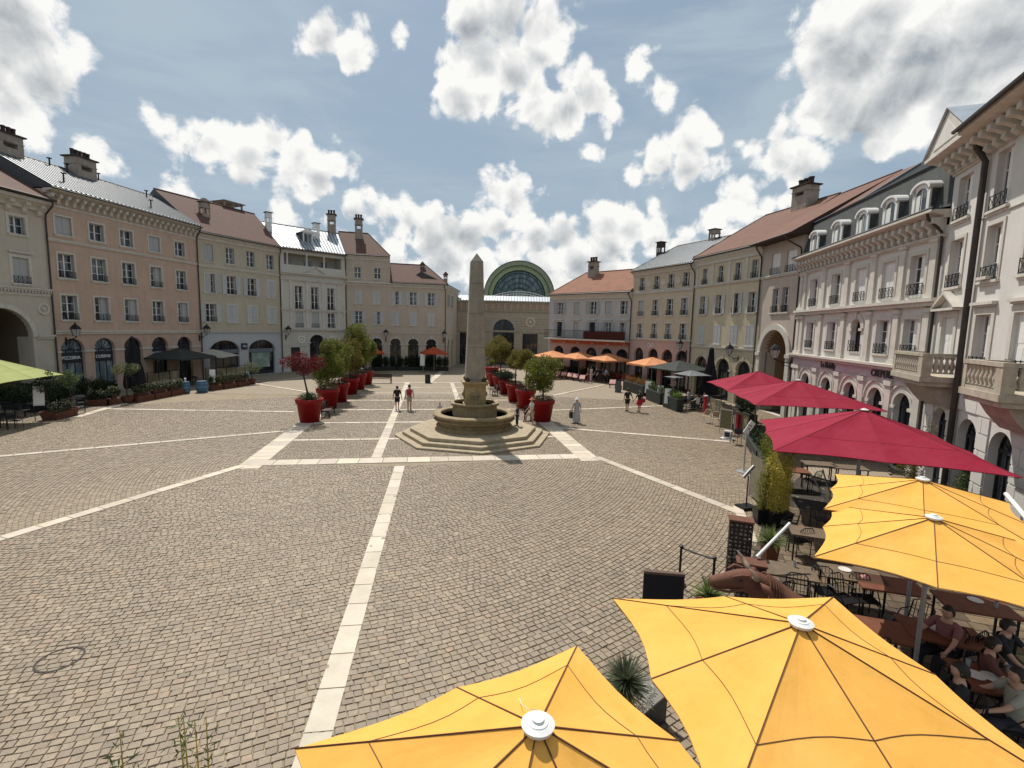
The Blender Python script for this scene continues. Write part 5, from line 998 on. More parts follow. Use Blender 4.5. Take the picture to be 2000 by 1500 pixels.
def potted(label, px, py, h, R_, kind, th, group='big red planters with trees', crown=None, trunk=True, under=None, seed=1, lean=0.):
    x, y = gr(px, py); t = thing('potted_tree', label, 'potted tree', (x, y, 0), 0, group); o = obj('planter', red_pot_mesh(h, R_), t); 
    for p in o.data.polygons: p.use_smooth = abs(p.normal.z) < .7
    MB().lathe([(R_ * .86, h * .93), (0, h * .95)], 16).build('soil', SOIL, t)
    rx, rz, cz, n, sz = crown
    if trunk:
        tr = MB(); tr.tube([(0, 0, h * .9), (lean * .3, 0, h + .4), (lean, 0, cz - rz * .5), (lean, 0, cz)], [.07, .055, .045, .02], 7)
        g = random.Random(seed)
        for i in range(7):
            a = g.uniform(0, 2 * PI); z = cz - rz * g.uniform(.2, .7); tr.tube([(lean, 0, z), (lean + math.cos(a) * rx * .3, math.sin(a) * rx * .3, z + rz * .35), (lean + math.cos(a) * rx * .65, math.sin(a) * rx * .65, z + rz * .6)], [.03, .02, .008], 5)
        tr.build('trunk', BARK, t)
    leaves(clumps(lean, 0, cz, rx * 1.05, rz * .97, 16, seed), int(n * 1.35), sz * 1.15, seed=seed).build('crown', LF[kind], t)
    if under == 'grass': blades(420, .75, .03, 1.1, seed, h * .92, .6).build('grass_tuft', LF['grass'], t); leaves([(0, 0, h + .12, R_ * .9, R_ * .9, .22)], 900, .07, seed=seed).build('low_shrub', LF['grass'], t)
    elif under: leaves([(0, 0, h + .08, R_ * .95, R_ * .95, .24)], 1500, .075, seed=seed + 3).build('low_shrub', LF[under], t)
    return t
potted('red planter nearest on the left with a wispy red maple over grey grass', 605, 823, 1.42, .82, 'maple', 0, crown=(1.15, .85, 3.45, 2600, .10), under='grass', lean=-.35, seed=2)
potted('second red planter on the left with a tall dense oleander', 641, 797, 1.40, .82, 'bush', 0, crown=(1.05, 1.7, 3.1, 6500, .12), trunk=False, under='pale', seed=3)
potted('third red planter on the left under a broad yellow green bush', 663, 784, 1.40, .8, 'bush', 0, crown=(1.25, 1.55, 3.3, 6500, .12), trunk=True, under='dark', seed=4)
potted('fourth red planter on the left with an olive toned bush', 684, 769.5, 1.40, .8, 'olive', 0, crown=(1.2, 1.5, 3.3, 5500, .12), under='dark', seed=5)
potted('fifth red planter on the left beneath the tallest green tree', 700, 760, 1.40, .8, 'bush', 0, crown=(1.25, 2.0, 4.2, 6500, .13), under='dark', seed=6)
potted('sixth and last red planter of the left row, near the bench', 715, 750.5, 1.3, .8, 'bush', 0, crown=(1.0, 1.3, 3.4, 3000, .13), under='dark', seed=16)
potted('red planter nearest on the right with a large round tree and a leafy skirt', 1059, 822, 1.40, .80, 'bush', 0, crown=(1.32, 1.15, 3.15, 7000, .12), under='pale', seed=7)
potted('second red planter on the right with a slim trunk and round crown', 1026, 797, 1.40, .80, 'olive', 0, crown=(1.0, .85, 3.6, 4200, .11), under='dark', seed=8)
potted('third red planter on the right, close behind the second', 1006, 784, 1.40, .8, 'olive', 0, crown=(.9, .8, 3.5, 3000, .11), under='dark', seed=9)
potted('fourth red planter on the right with a low clipped hedge', 989, 769, 1.2, .8, 'dark', 0, crown=(1.0, .45, 1.75, 2800, .10), trunk=False, seed=10)
potted('fifth red planter on the right with a spreading brown green crown', 977, 761, 1.3, .8, 'olive', 0, crown=(1.35, 1.1, 3.6, 4200, .13), under='dark', seed=11)
potted('sixth red planter on the right with a broad bronze crown', 966, 753, 1.3, .8, 'olive', 0, crown=(1.5, 1.25, 3.9, 4200, .14), under='dark', seed=12)
potted('farthest red planter on the right, just beside the obelisk base', 960, 747, 1.7, .8, 'bush', 0, crown=(.5, .35, 2.2, 500, .13), trunk=False, seed=13)
# ------------------------------------------------------------------ street furniture on the square
WOODD = mat('dark_bench_wood', (.07, .03, .022), .55, .2, 9)
def bench(label, x, y, rz, L=1.9):
    t = thing('bench', label, 'bench', (x, y, 0), rz, 'benches along the planters')
    for s in (-1, 1):
        MB().box(s * L / 2 - .03, s * L / 2 + .03, -.03, .03, 0, .86).box(s * L / 2 - .03, s * L / 2 + .03, -.48, -.42, 0, .44).box(s * L / 2 - .03, s * L / 2 + .03, -.48, .0, .38, .43).build('leg', IRON, t)
    for i in range(3): MB().box(-L / 2, L / 2, -.44 + i * .15, -.32 + i * .15, .44, .48).build('seat_slat', WOODD, t)
    for i in range(3): MB().box(-L / 2, L / 2, .035, .065, .52 + i * .14, .64 + i * .14).build('back_slat', WOODD, t)
x, y = gr(743, 747.5); bench('dark slatted bench standing alone at the far end of the left planter row', x, y, math.radians(2), 2.3)
x, y = gr(634, 812); bench('bench turned side on between the first two left red planters', x, y, math.radians(100), 1.7)
x, y = gr(1036, 818); bench('bench beside the nearest right red planter, behind the standing man', x, y, math.radians(60), 1.6)
x, y = gr(969, 772); bench('bench between the right hand planters behind the fountain', x, y, math.radians(-80), 1.6)
x, y = gr(835.5, 747.8); b = thing('litter_bin', 'black square litter bin on the pale strip left of the obelisk', 'bin', (x, y, 0), .1); MB().box(-.27, .27, -.27, .27, .04, .86).build('body', DARKF, b); MB().box(-.31, .31, -.31, .31, .86, .93).build('lid', IRON, b); MB().box(-.18, .18, -.28, -.268, .62, .74).build('slot', SOIL, b)
def lantern(label, root_P0, ang_, u, z, out=.9, big=1.):
    c, s = math.cos(ang_), math.sin(ang_); x = root_P0[0] + u * c; y = root_P0[1] + u * s
    t = thing('street_lamp', label, 'lamp', (x, y, z), ang_, 'wall lanterns on iron brackets'); k = big
    br = MB().tube([(0, 0, -.75), (0, -out * .5, -.72), (0, -out, -.5)], .028, 6).tube([(0, 0, -1.05), (0, -out * .35, -.95), (0, -out * .6, -.68)], .018, 5).box(-.05, .05, -.04, .0, -1.2, -.55).lathe([(.05, 0), (.05, .12)], 8, (0, -out, -.55))
    br.tube([(0, -out * .3 + .14 * math.cos(a), -.86 + .11 * math.sin(a)) for a in [2 * PI * i / 10 for i in range(11)]], .012, 4); br.build('bracket', IRON, t)
    MB().lathe([(.13 * k, 0), (.24 * k, .42 * k)], 6, (0, -out, -.42)).build('glass', mat('frosted_lamp_glass', (.42, .43, .42), .25, .1, 4), t)
    cg = MB()
    for i in range(6): a = 2 * PI * i / 6; cg.tube([(.135 * k * math.cos(a), -out + .135 * k * math.sin(a), -.43), (.245 * k * math.cos(a), -out + .245 * k * math.sin(a), -.42 + .42 * k)], .012, 4)
    cg.build('cage', IRON, t); MB().lathe([(.29 * k, -.02), (.29 * k, .02), (.2 * k, .14 * k), (.10 * k, .24 * k), (.05, .28 * k), (.05, .34 * k), (.0, .42 * k)], 6, (0, -out, -.42 + .42 * k)).build('hood', IRON, t)
for lb, P, Q, u, z in (('wall lantern at the left corner of the salmon house', L1, L2, .75, 5.05), ('wall lantern at the right corner of the salmon house', L1, L2, 13.6, 5.1), ('wall lantern at the left corner of the loggia house', L3, L4, .5, 5.1), ('wall lantern at the right corner of the loggia house', L3, L4, 7.9, 5.1),
                       ('wall lantern between the first two arches of the sand house', L4, L5, 5.0, 4.9), ('wall lantern at the right corner of the sand house', L4, L5, 12.7, 4.9), ('wall lantern at the right end of the rose pink arcade', R2, R3, 8.95, 4.75), ('wall lantern at the right end of the yellow beige house', R3, R4, 6.9, 4.6)):
    lantern(lb, P, ang(P, Q), u, z, big=1.25)
lantern('largest wall lantern in front of the white rimmed archway', R4, ang(R4, R5), 4.75, 4.75, out=1.2, big=1.35)
# ------------------------------------------------------------------ people
SKIN = mat('skin', (.50, .30, .21), .6, .05, 8); SKIND = mat('tanned_skin', (.30, .16, .10), .6, .05, 8); HAIRB = mat('dark_hair', (.02, .014, .01), .6, .1, 30); HAIRG = mat('grey_hair', (.45, .43, .40), .7, .1, 30)
PEND = []
def skin_obj(name, J, E, m, parent, extra=None, sub=1):
    """J: name -> (pos, rx, ry); first joint is the root"""
    names = list(J); me = bpy.data.meshes.new(name); me.from_pydata([J[n][0] for n in names], [(names.index(a), names.index(b)) for a, b in E], []); o = bpy.data.objects.new(name, me); COL.objects.link(o)
    md = o.modifiers.new('s', 'SKIN'); md.use_smooth_shade = True; sv = me.skin_vertices[0].data
    for i, n in enumerate(names): sv[i].radius = (J[n][1], J[n][2]); sv[i].use_root = (i == 0)
    ss = o.modifiers.new('u', 'SUBSURF'); ss.levels = sub; ss.render_levels = sub; o.parent = parent; PEND.append((o, m, extra)); return o
def flush():
    dg = bpy.context.evaluated_depsgraph_get(); dg.update()
    for o, m, extra in PEND:
        me = bpy.data.meshes.new_from_object(o.evaluated_get(dg)); me.materials.clear(); me.materials.append(m)
        if extra:
            n = len(me.vertices); vs = [tuple(v.co) for v in me.vertices] + extra.v; fs = [tuple(p.vertices) for p in me.polygons] + [tuple(i + n for i in f) for f in extra.f]; m2 = bpy.data.meshes.new(o.name); m2.from_pydata(vs, [], fs); m2.materials.append(m); me = m2
        me.polygons.foreach_set('use_smooth', [True] * len(me.polygons)); nm = o.name.split('.')[0]; o.modifiers.clear(); o.data = me; me.name = nm
def person(label, x, y, h, face, top=(.1, .1, .1), legs='shorts', bot=(.05, .05, .05), skin=None, hair=None, arms=((0, 0), (0, 0)), stride=.12, sit=False, lean=0., hat=None, z=0., shoe=(.05, .05, .05), raise_leg=0., longhair=False, slv=.5, group='people on the square', head_only=False):
    """faces +y locally turned by `face`; arms: (swing forward, out) radians for left,right"""
    skin = skin or SKIN; hair = hair or HAIRB; t = thing('person', label, 'person', (x, y, z), face, group); V = Vector
    def C(c, n): return mat('cloth_%s_%.3f_%.3f_%.3f' % (n, *c), c, .85, .06, 12)
    hip = .53 * h; sh = .815 * h; zoff = 0
    if sit: zoff = .45 - hip + .03 * h; 
    P = lambda a, b, c: V((a * h, b * h + (c - .53) * h * math.tan(lean) if c > .53 else b * h, c * h + zoff))
    J = {}; pel = P(0, 0, .53); J['pel'] = (pel, .085 * h, .06 * h); J['wa'] = (P(0, 0, .62), .072 * h, .052 * h); J['ch'] = (P(0, 0, .74), .088 * h, .06 * h); J['ne0'] = (P(0, 0, .815), .05 * h, .04 * h); J['ne'] = (P(0, .005, .86), .03 * h, .03 * h); hd = P(0, .012, .925); J['hd'] = (P(0, .01, .90), .04 * h, .045 * h)
    E = [('pel', 'wa'), ('wa', 'ch'), ('ch', 'ne0'), ('ne0', 'ne'), ('ne', 'hd')]; ex = MB(); K = {}
    for s, sd_, (sw, out) in ((-1, 'l', arms[0]), (1, 'r', arms[1])):
        S = P(s * .108, 0, .80); d = V((s * math.sin(.12 + out) , math.sin(sw), -math.cos(sw) * math.cos(out))).normalized(); el = S + d * .175 * h; d2 = V((s * math.sin(.04 + out * .9), math.sin(sw + .35), -math.cos(sw + .35) * math.cos(out))).normalized(); wr = el + d2 * .15 * h; pa = wr + d2 * .045 * h
        J['s' + sd_] = (S, .034 * h, .034 * h); J['e' + sd_] = (el, .024 * h, .024 * h); J['w' + sd_] = (wr, .015 * h, .015 * h); J['p' + sd_] = (pa, .020 * h, .010 * h); E += [('ne0', 's' + sd_), ('s' + sd_, 'e' + sd_), ('e' + sd_, 'w' + sd_), ('w' + sd_, 'p' + sd_)]; K[sd_] = (S, el, wr)
        sid = d2.cross(V((0, 1, 0)) if abs(d2.y) < .9 else V((0, 0, 1))).normalized(); nor = d2.cross(sid)
        for k in range(4):
            b0 = pa + sid * (k - 1.5) * .0085 * h; l = (.040, .046, .044, .034)[k] * h; ex.tube([b0, b0 + d2 * l * .6, b0 + d2 * l + nor * .012 * h], [.0052 * h, .0046 * h, .003 * h], 5)
        ex.tube([wr + d2 * .012 * h + sid * -s * .012 * h, wr + d2 * .035 * h + sid * -s * .026 * h, wr + d2 * .058 * h + sid * -s * .024 * h], [.006 * h, .0055 * h, .004 * h], 5)
        ph = (stride if s > 0 else -stride); H_ = P(s * .05, 0, .50)
        if sit: kn = H_ + V((s * .03 * h, .24 * h, .0)); an = kn + V((0, .02, -.22 * h)); an.z = max(an.z, .05)
        elif raise_leg and s > 0: kn = H_ + V((.02, .17 * h, -.14 * h)); an = kn + V((0, .03, -.17 * h))
        else: kn = H_ + V((0, math.sin(ph) * .23 * h + .01, -.225 * h)); an = kn + V((0, math.sin(ph * .8) * .15 * h, -.235 * h)); 
        if not (sit or (raise_leg and s > 0)): an.z = .045 * h
        J['h' + sd_] = (H_, .055 * h, .055 * h); J['k' + sd_] = (kn, .034 * h, .034 * h); J['c' + sd_] = (kn.lerp(an, .35), .032 * h, .032 * h); J['a' + sd_] = (an, .018 * h, .018 * h); J['f' + sd_] = (an + V((0, .07 * h, -.025 * h)), .018 * h, .012 * h)
        E += [('pel', 'h' + sd_), ('h' + sd_, 'k' + sd_), ('k' + sd_, 'c' + sd_), ('c' + sd_, 'a' + sd_), ('a' + sd_, 'f' + sd_)]; K['g' + sd_] = (H_, kn, an)
    # head with brow, nose, chin, ears
    r = .062 * h; n = 14; vs = []
    for i in range(11):
        a = PI * i / 10
        for k in range(n):
            b = 2 * PI * k / n; X, Y, Z = math.sin(a) * math.cos(b) * r * .80, math.sin(a) * math.sin(b) * r * .98, math.cos(a) * r * 1.18
            if Z < 0: X *= 1 + Z / r * .25; Y *= 1 + Z / r * .08
            if Y > 0 and abs(X) < r * .12 and -.3 * r < Z < .1 * r: Y += .2 * r
            if Y > .5 * r and .12 * r < Z < .3 * r and abs(X) > .15 * r: Y -= .1 * r
            vs.append((hd.x + X, hd.y + Y, hd.z + Z))
    ex.add(vs, [(i * n + k, (i + 1) * n + k, (i + 1) * n + (k + 1) % n, i * n + (k + 1) % n) for i in range(10) for k in range(n)])
    for s in (-1, 1): ex.lathe([(0, -.2 * r), (.12 * r, 0), (0, .25 * r)], 6, (hd.x + s * r * .8, hd.y - .05 * r, hd.z)); 
    skin_obj('body', J, E, skin, t, ex)
    for s in (-1, 1): MB().lathe([(0, -.01 * h * .4), (.006 * h, 0), (0, .01 * h * .4)], 6, (hd.x + s * r * .32, hd.y + r * .88, hd.z + .12 * r)).build('eye', HAIRB, t)
    MB().box(hd.x - .22 * r, hd.x + .22 * r, hd.y + r * .86, hd.y + r * .95, hd.z - .52 * r, hd.z - .46 * r).build('mouth', mat('lips', (.30, .10, .08), .5, 0), t)
    hb = MB(); vs = []
    for i in range(7):
        a = PI * .56 * i / 6
        for k in range(n):
            b = 2 * PI * k / n; f = 1.10; front = math.sin(b) > .3; aa = a * (.62 if front else 1.12); vs.append((hd.x + math.sin(aa) * math.cos(b) * r * .82 * f, hd.y + math.sin(aa) * math.sin(b) * r * f, hd.z + math.cos(aa) * r * 1.2 * f * .98))
    hb.add(vs, [(i * n + k, (i + 1) * n + k, (i + 1) * n + (k + 1) % n, i * n + (k + 1) % n) for i in range(6) for k in range(n)])
    if longhair: hb.tube([(hd.x, hd.y - .5 * r, hd.z + .5 * r), (hd.x, hd.y - 1.0 * r, hd.z - .6 * r), (hd.x, hd.y - 1.0 * r, hd.z - 2.2 * r), (hd.x, hd.y - .85 * r, hd.z - 3.4 * r)], [.7 * r, .8 * r, .8 * r, .3 * r], 10)
    hb.build('hair', hair, t, smooth=True)
    if hat: 
        MB().lathe([(r * 1.7, 0), (r * 1.65, .03 * r), (r * 1.0, .12 * r), (r * .95, .7 * r), (r * .6, .95 * r), (0, 1.0 * r)], 16, (hd.x, hd.y, hd.z + .45 * r)).build('hat', C(hat, 'hat'), t, smooth=True)
    g = .013 * h; sj = {k: (J[k][0], J[k][1] + g, J[k][2] + g) for k in ('ch', 'wa', 'pel', 'ne0')}; se = [('ch', 'wa'), ('wa', 'pel'), ('ch', 'ne0')]; sj['pel'] = (J['pel'][0] + V((0, 0, -.01 * h)), J['pel'][1] + g * .9, J['pel'][2] + g * .9)
    for q in 'lr':
        S, el, wr = K[q]; sj['s' + q] = (S, .036 * h + g * .6, .036 * h + g * .6); sj['u' + q] = (S.lerp(el, min(1, slv * 1.6)), .030 * h + g * .5, .030 * h + g * .5); se += [('ne0', 's' + q), ('s' + q, 'u' + q)]
        if slv > .9: sj['v' + q] = (wr, .02 * h + g * .4, .02 * h + g * .4); se.append(('u' + q, 'v' + q))
    skin_obj('shirt', sj, se, C(top, 'top'), t)
    if legs in ('shorts', 'trousers'):
        lj = {'p0': (J['pel'][0] + V((0, 0, .01 * h)), .085 * h + g * .6, .062 * h + g * .6)}; le = []
        for q in 'lr':
            H_, kn, an = K['g' + q]; lj['h' + q] = (H_, .056 * h + g, .056 * h + g); e = H_.lerp(kn, .85) if legs == 'shorts' else kn; lj['k' + q] = (e, .044 * h + g * .8, .044 * h + g * .8); le += [('p0', 'h' + q), ('h' + q, 'k' + q)]
            if legs == 'trousers': lj['a' + q] = (kn.lerp(an, .92), .03 * h + g * .6, .03 * h + g * .6); le.append(('k' + q, 'a' + q))
        skin_obj(legs, lj, le, C(bot, 'bot'), t)
    elif legs in ('dress', 'skirt'):
        z0 = .06 * h if legs == 'dress' else .36 * h; zt = .60 * h; n = 20; prof = [(.105, zt), (.125, .5 * h), (.15, (z0 + .5 * h) / 2), (.17 if legs == 'dress' else .15, z0)]; vs = []
        for q, z in prof:
            for k in range(n): a = 2 * PI * k / n; f = 1 + .05 * math.sin(5 * a) * (z < .5 * h); vs.append((q * h * f * math.cos(a) * .95, q * h * f * math.sin(a) * .8, z))
        MB().add(vs, [(i * n + k, (i + 1) * n + k, (i + 1) * n + (k + 1) % n, i * n + (k + 1) % n) for i in range(3) for k in range(n)]).build(legs, C(bot, 'bot'), t, smooth=True)
    for q in 'lr':
        an = K['g' + q][2]; MB().obox((an.x, an.y + .028 * h, an.z - .022 * h), (.052 * h, .15 * h, .035 * h), 0).build('shoe', C(shoe, 'shoe'), t)
    return t
def fa(px, py, qx, qy): a = gr(px, py); b = gr(qx, qy); return math.atan2(b[1] - a[1], b[0] - a[0]) - PI / 2
bl = (.018, .018, .02); wh = (.62, .60, .57)
away = YA - PI / 2 + .05
x, y = gr(776, 801); person('man in a black shirt and black shorts walking away left of the fountain', x, y, 1.74, away + .05, bl, 'shorts', bl, stride=.14, arms=((.1, .1), (-.15, .15)))
x, y = gr(799.5, 801.5); person('man in a white shirt and beige shorts walking away with a red backpack', x, y, 1.86, away - .05, wh, 'shorts', (.45, .40, .33), stride=.1, hat=None, arms=((-.1, .05), (.2, .08)))
bp = thing('backpack', 'red backpack on the back of the man in beige shorts', 'backpack', (x, y, 0), away - .05); MB().xprism([(-.12, 1.08), (-.30, 1.10), (-.32, 1.38), (-.26, 1.54), (-.13, 1.56)], -.17, .17).build('pack', mat('red_nylon', (.35, .02, .03), .6, .1, 10), bp); MB().xprism([(-.31, 1.12), (-.37, 1.14), (-.37, 1.3), (-.32, 1.34)], -.12, .12).build('front_pocket', MATS['red_nylon'], bp)
for s in (-1, 1): MB().tube([(s * .12, -.14, 1.12), (s * .15, .10, 1.2), (s * .14, .13, 1.4), (s * .10, -.0, 1.56), (s * .09, -.14, 1.54)], .02, 5).build('strap', IRON, bp)
x, y = gr(859, 822); person('child in a striped grey top sitting on the rim behind the round basin', x, y, 1.05, away + 2.6, (.42, .40, .40), 'shorts', (.3, .3, .32), sit=False, z=.12, arms=((.5, .1), (.5, .1)), stride=.05)
x, y = gr(1010, 832, .45); person('child in a dark top and trousers reaching towards the basin', x, y, 1.22, fa(1010, 838, 940, 836), (.03, .035, .04), 'trousers', (.03, .04, .06), z=.45, arms=((1.2, .25), (-.5, .6)), stride=.08)
x, y = gr(1037.5, 832); person('man in a white shirt and beige shorts stepping up at the fountain', x, y, 1.72, fa(1037, 832, 940, 836), wh, 'shorts', (.48, .40, .32), z=.02, arms=((.5, .2), (.4, .1)), raise_leg=1, lean=-.06, hat=(.5, .16, .12), shoe=(.08, .06, .05))
x, y = gr(1125.5, 826); person('elderly person in a long pale dress and white sun hat walking with a bag', x, y, 1.62, away - .4, (.42, .41, .42), 'dress', (.42, .41, .42), hair=HAIRG, hat=(.7, .7, .68), arms=((.15, .15), (.1, .1)), stride=.05)
hb = thing('handbag', 'black bag hanging at the side of the person in the long pale dress', 'bag', (x - .36, y, 0), away); MB().box(-.07, .07, -.17, .17, .32, .72).build('bag_body', IRON, hb); MB().tube([(0, -.12, .7), (0, -.08, .9), (0, .08, .9), (0, .12, .7)], .012, 5).build('handle', IRON, hb)
x, y = gr(1224.5, 803.5); person('man in a black shirt and shorts holding hands with the woman in red', x, y, 1.74, away - .12, bl, 'shorts', bl, arms=((.05, .05), (.0, .42)), stride=.12); 
x, y = gr(1248, 805.5); person('woman with long dark hair in a black top and short red skirt', x, y, 1.62, away - .05, bl, 'skirt', (.42, .02, .04), arms=((.0, .45), (.05, .1)), longhair=True, stride=.1); rb = thing('handbag', 'red shoulder bag of the woman in the red skirt', 'bag', (x + .27, y - .02, 0), away); MB().lathe([(0, -.2), (.12, -.16), (.16, 0), (.12, .14), (0, .16)], 12).build('bag_body', MATS['red_nylon'], rb, (0, 0, .92), smooth=True); MB().tube([(-.05, 0, 1.05), (-.14, .02, 1.33)], .012, 4).build('strap', MATS['red_nylon'], rb)
x, y = gr(703, 753); person('person in a brown coat and white cap bending over the fifth left planter', x, y, 1.75, away + 1.2, (.12, .085, .04), 'trousers', (.03, .03, .03), lean=-.35, hat=(.6, .58, .55), slv=1., arms=((.6, .1), (.6, .1)), stride=.1)
grp = [(1148.5, 748, 1.72, 1.3, (.2, .04, .05), (.2, .03, .04), 'woman in dark clothes at the left of the group waiting by the orange parasols', True), (1154, 746, 1.75, .6, wh, wh, 'person all in white in the waiting group', False), (1165, 747, 1.78, 2.2, bl, bl, 'man in black behind the person in white', False), (1171, 746.5, 1.7, -.6, bl, (.1, .08, .08), 'person in a dark top at the middle of the waiting group', False), (1176, 748, 1.8, -1.5, (.03, .04, .10), bl, 'man in a navy shirt in the waiting group', False), (1182.5, 747.5, 1.72, -2.5, (.55, .56, .6), bl, 'person in a pale blue shirt at the right of the waiting group', False)]
for px, py, h, f, c, b, lb, lh in grp: x, y = gr(px, py); person(lb, x, y, h, f, c, 'trousers', b, group='group waiting by the terrace', longhair=lh, stride=.05, arms=((.3, .1), (.2, .1)))
for px, py, c, lb in ((953, 716, (.03, .03, .04), 'distant person in dark clothes right of the obelisk'), (959, 717, (.5, .5, .52), 'distant person in a white shirt right of the obelisk')): x, y = gr(px, py + 3); person(lb, x, y, 1.7, .5, c, 'trousers', (.04, .05, .09), group='distant walkers')
# ------------------------------------------------------------------ terrace furniture
TEAK = mat('weathered_table_wood', (.16, .115, .075), .7, .2, 5, .2, 40); REDW = mat('reddish_table_wood', (.17, .06, .03), .6, .15, 5); CORT = mat('corten_steel', (.15, .058, .032), .8, .22, 6, .3, 40, col2=(.085, .034, .022)); RAT = mat('wicker', (.42, .29, .15), .8, .2, 30); TERR = mat('terracotta_wood', (.13, .048, .026), .8, .2, 6)
def table_proto(L, W_, m): 
    t = thing('table', 'x', 'table'); MB().box(-L / 2, L / 2, -W_ / 2, W_ / 2, .72, .76).build('tabletop', m, t); 
    for sx in (-1, 1):
        for sy in (-1, 1): MB().box(sx * (L / 2 - .07) - .018, sx * (L / 2 - .07) + .018, sy * (W_ / 2 - .07) - .018, sy * (W_ / 2 - .07) + .018, 0, .72).build('leg', IRON, t)
    return t
def chair_proto(frame, seat, mesh_back=True):
    t = thing('chair', 'x', 'chair'); MB().box(-.21, .21, -.2, .2, .44, .465).build('seat', seat, t)
    MB().tube([(-.22, -.2, 0), (-.22, -.21, .45), (-.2, -.27, .82), (-.12, -.285, .88), (.12, -.285, .88), (.2, -.27, .82), (.22, -.21, .45), (.22, -.2, 0)], .013, 6).build('back_frame', frame, t)
    b = MB()
    for i in range(5): x = -.14 + i * .07; b.tube([(x, -.215, .47), (x, -.28, .87)], .007, 4)
    b.box(-.2, .2, -.262, -.25, .56, .82) if not mesh_back else b.tube([(-.2, -.25, .66), (.2, -.25, .66)], .008, 4); b.build('backrest', seat if not mesh_back else frame, t)
    for s in (-1, 1): MB().tube([(s * .2, .19, 0), (s * .2, .18, .45), (s * .22, .0, .66), (s * .21, -.24, .67)], .012, 5).build('arm_leg', frame, t)
    return t
used = {}
def place(kind, proto, x, y, rz, label, group, z=0., cat=None):
    o = proto if not used.get(id(proto)) else copy_tree(proto); used[id(proto)] = 1; o.location = (x, y, z); o.rotation_euler = (0, 0, rz); o['label'] = label
    if group: o['group'] = group
    return o
tA = table_proto(1.2, .72, TEAK); tB = table_proto(1.2, .75, REDW); tC = table_proto(.75, .75, IRON); cA = chair_proto(IRON, IRON); cB = chair_proto(WHITEW, RAT, False); cC = chair_proto(IRON, DARKF, False)
def gp(px, py, z=.76): return gr(px, py, z)
T1 = [(1535, 1112, 'A', -.35, 'weathered wooden table beside the corten planters'), (1592, 1040, 'A', -.35, 'narrow weathered table in the shade behind the bamboo'), (1665, 1120, 'A', -.30, 'weathered table with a napkin under the edge of the right yellow parasol'), (1735, 1140, 'B', -.30, 'reddish table under the right yellow parasol, second from the planters'), (1700, 1225, 'B', -.32, 'reddish table lit between the two lower yellow parasols'), (1545, 917, 'B', -.2, 'reddish table near the top of the bamboo'), (1660, 912, 'A', -.2, 'low wooden table on the deck under the crimson parasol'), (1600, 905, 'A', -.2, 'small wooden table at the left of the deck'), (1840, 1235, 'B', -.35, 'reddish table between the seated diners at lower right'), (1905, 1180, 'B', -.3, 'long reddish table of the diner in pink'), (1960, 1330, 'B', -.3, 'reddish table of the diners at the bottom right')]
for px, py, k, a, lb in T1: x, y = gp(px, py); place('table', tA if k == 'A' else tB, x, y, a, lb, 'tables of the near terrace')
ch = [(1515, 1155, .3, 'black metal chair tucked beside the bull sculpture'), (1560, 1165, 2.8, 'black tube chair below the first weathered table'), (1612, 1150, 2.9, 'black tube chair nearest the large yellow parasol'), (1650, 1165, -2.9, 'black tube chair left of the napkin table'), (1690, 1165, 3., 'black tube chair right of the napkin table'), (1560, 1050, .2, 'black tube chair in front of the shaded narrow table'), (1605, 1010, 3., 'black chair in the dark gap left of the right yellow parasols'), (1540, 1020, 1., 'black chair right behind the palm pot'), (1690, 1265, .1, 'black chair at the lit reddish table'), (1640, 955, .3, 'black chair between the deck and the rear yellow parasol'), (1585, 935, .4, 'black chair at the left side of the deck'), (1780, 1215, 1.8, 'black chair near the leaning grey pole'), (1868, 1262, .2, 'black chair pulled up at the diner in pink')]
for px, py, a, lb in ch: x, y = gr(px, py, .5); place('chair', cA, x, y, a, lb, 'metal chairs of the near terrace')
tag(place('chair', cB, *gr(1380, 826), 2.5, 'wicker chair nearest the crimson post', 'wicker chairs by the glass screens')); place('chair', cB, *gr(1397, 831), 2.7, 'wicker chair just right of the first one', 'wicker chairs by the glass screens')
place('chair', cC, *gr(1436, 868), 2.2, 'black canvas chair beside the white display box', None)
x, y = gr(1700, 1330, .5)
for px, py, h, c, f, lb in ((1848, 1235, 1.72, (.24, .10, .10), 1.9, 'seated diner in a pink shirt under the right yellow parasol'), (1872, 1360, 1.75, bl, 1.0, 'seated diner in a black shirt at lower right'), (1985, 1370, 1.75, (.34, .34, .28), 1.2, 'seated diner in a cream shirt lettered GYM'), (1960, 1262, 1.7, bl, 3.6, 'seated diner with bare arms at the far side of the table'), (1930, 1300, 1.7, (.12, .05, .04), 3.9, 'seated diner facing the one in black')):
    x, y = gr(px, py, .8); t = person(lb, x, y, h, f, c, 'trousers', (.03, .03, .04), sit=True, group='diners of the near terrace', arms=((.9, .1), (.8, .1)), hair=HAIRB); place('chair', cA, x, y, f, {'pink': 'black chair of the diner in pink', 'black shirt': 'black chair of the diner in the black shirt', 'cream': 'black chair of the diner lettered GYM', 'bare': 'black chair of the diner with bare arms', 'facing': 'black chair at the far side facing the diner in black'}[[w for w in ('pink', 'black shirt', 'cream', 'bare', 'facing') if w in lb][0]], 'metal chairs of the near terrace')
    if 'GYM' in lb: text_part('GYM', .16, mat('dark_print', (.10, .10, .06), .8, 0), t, (0, -.155, 1.15), rot=(PI / 2, 0, 0), ext=.004, bold=True)
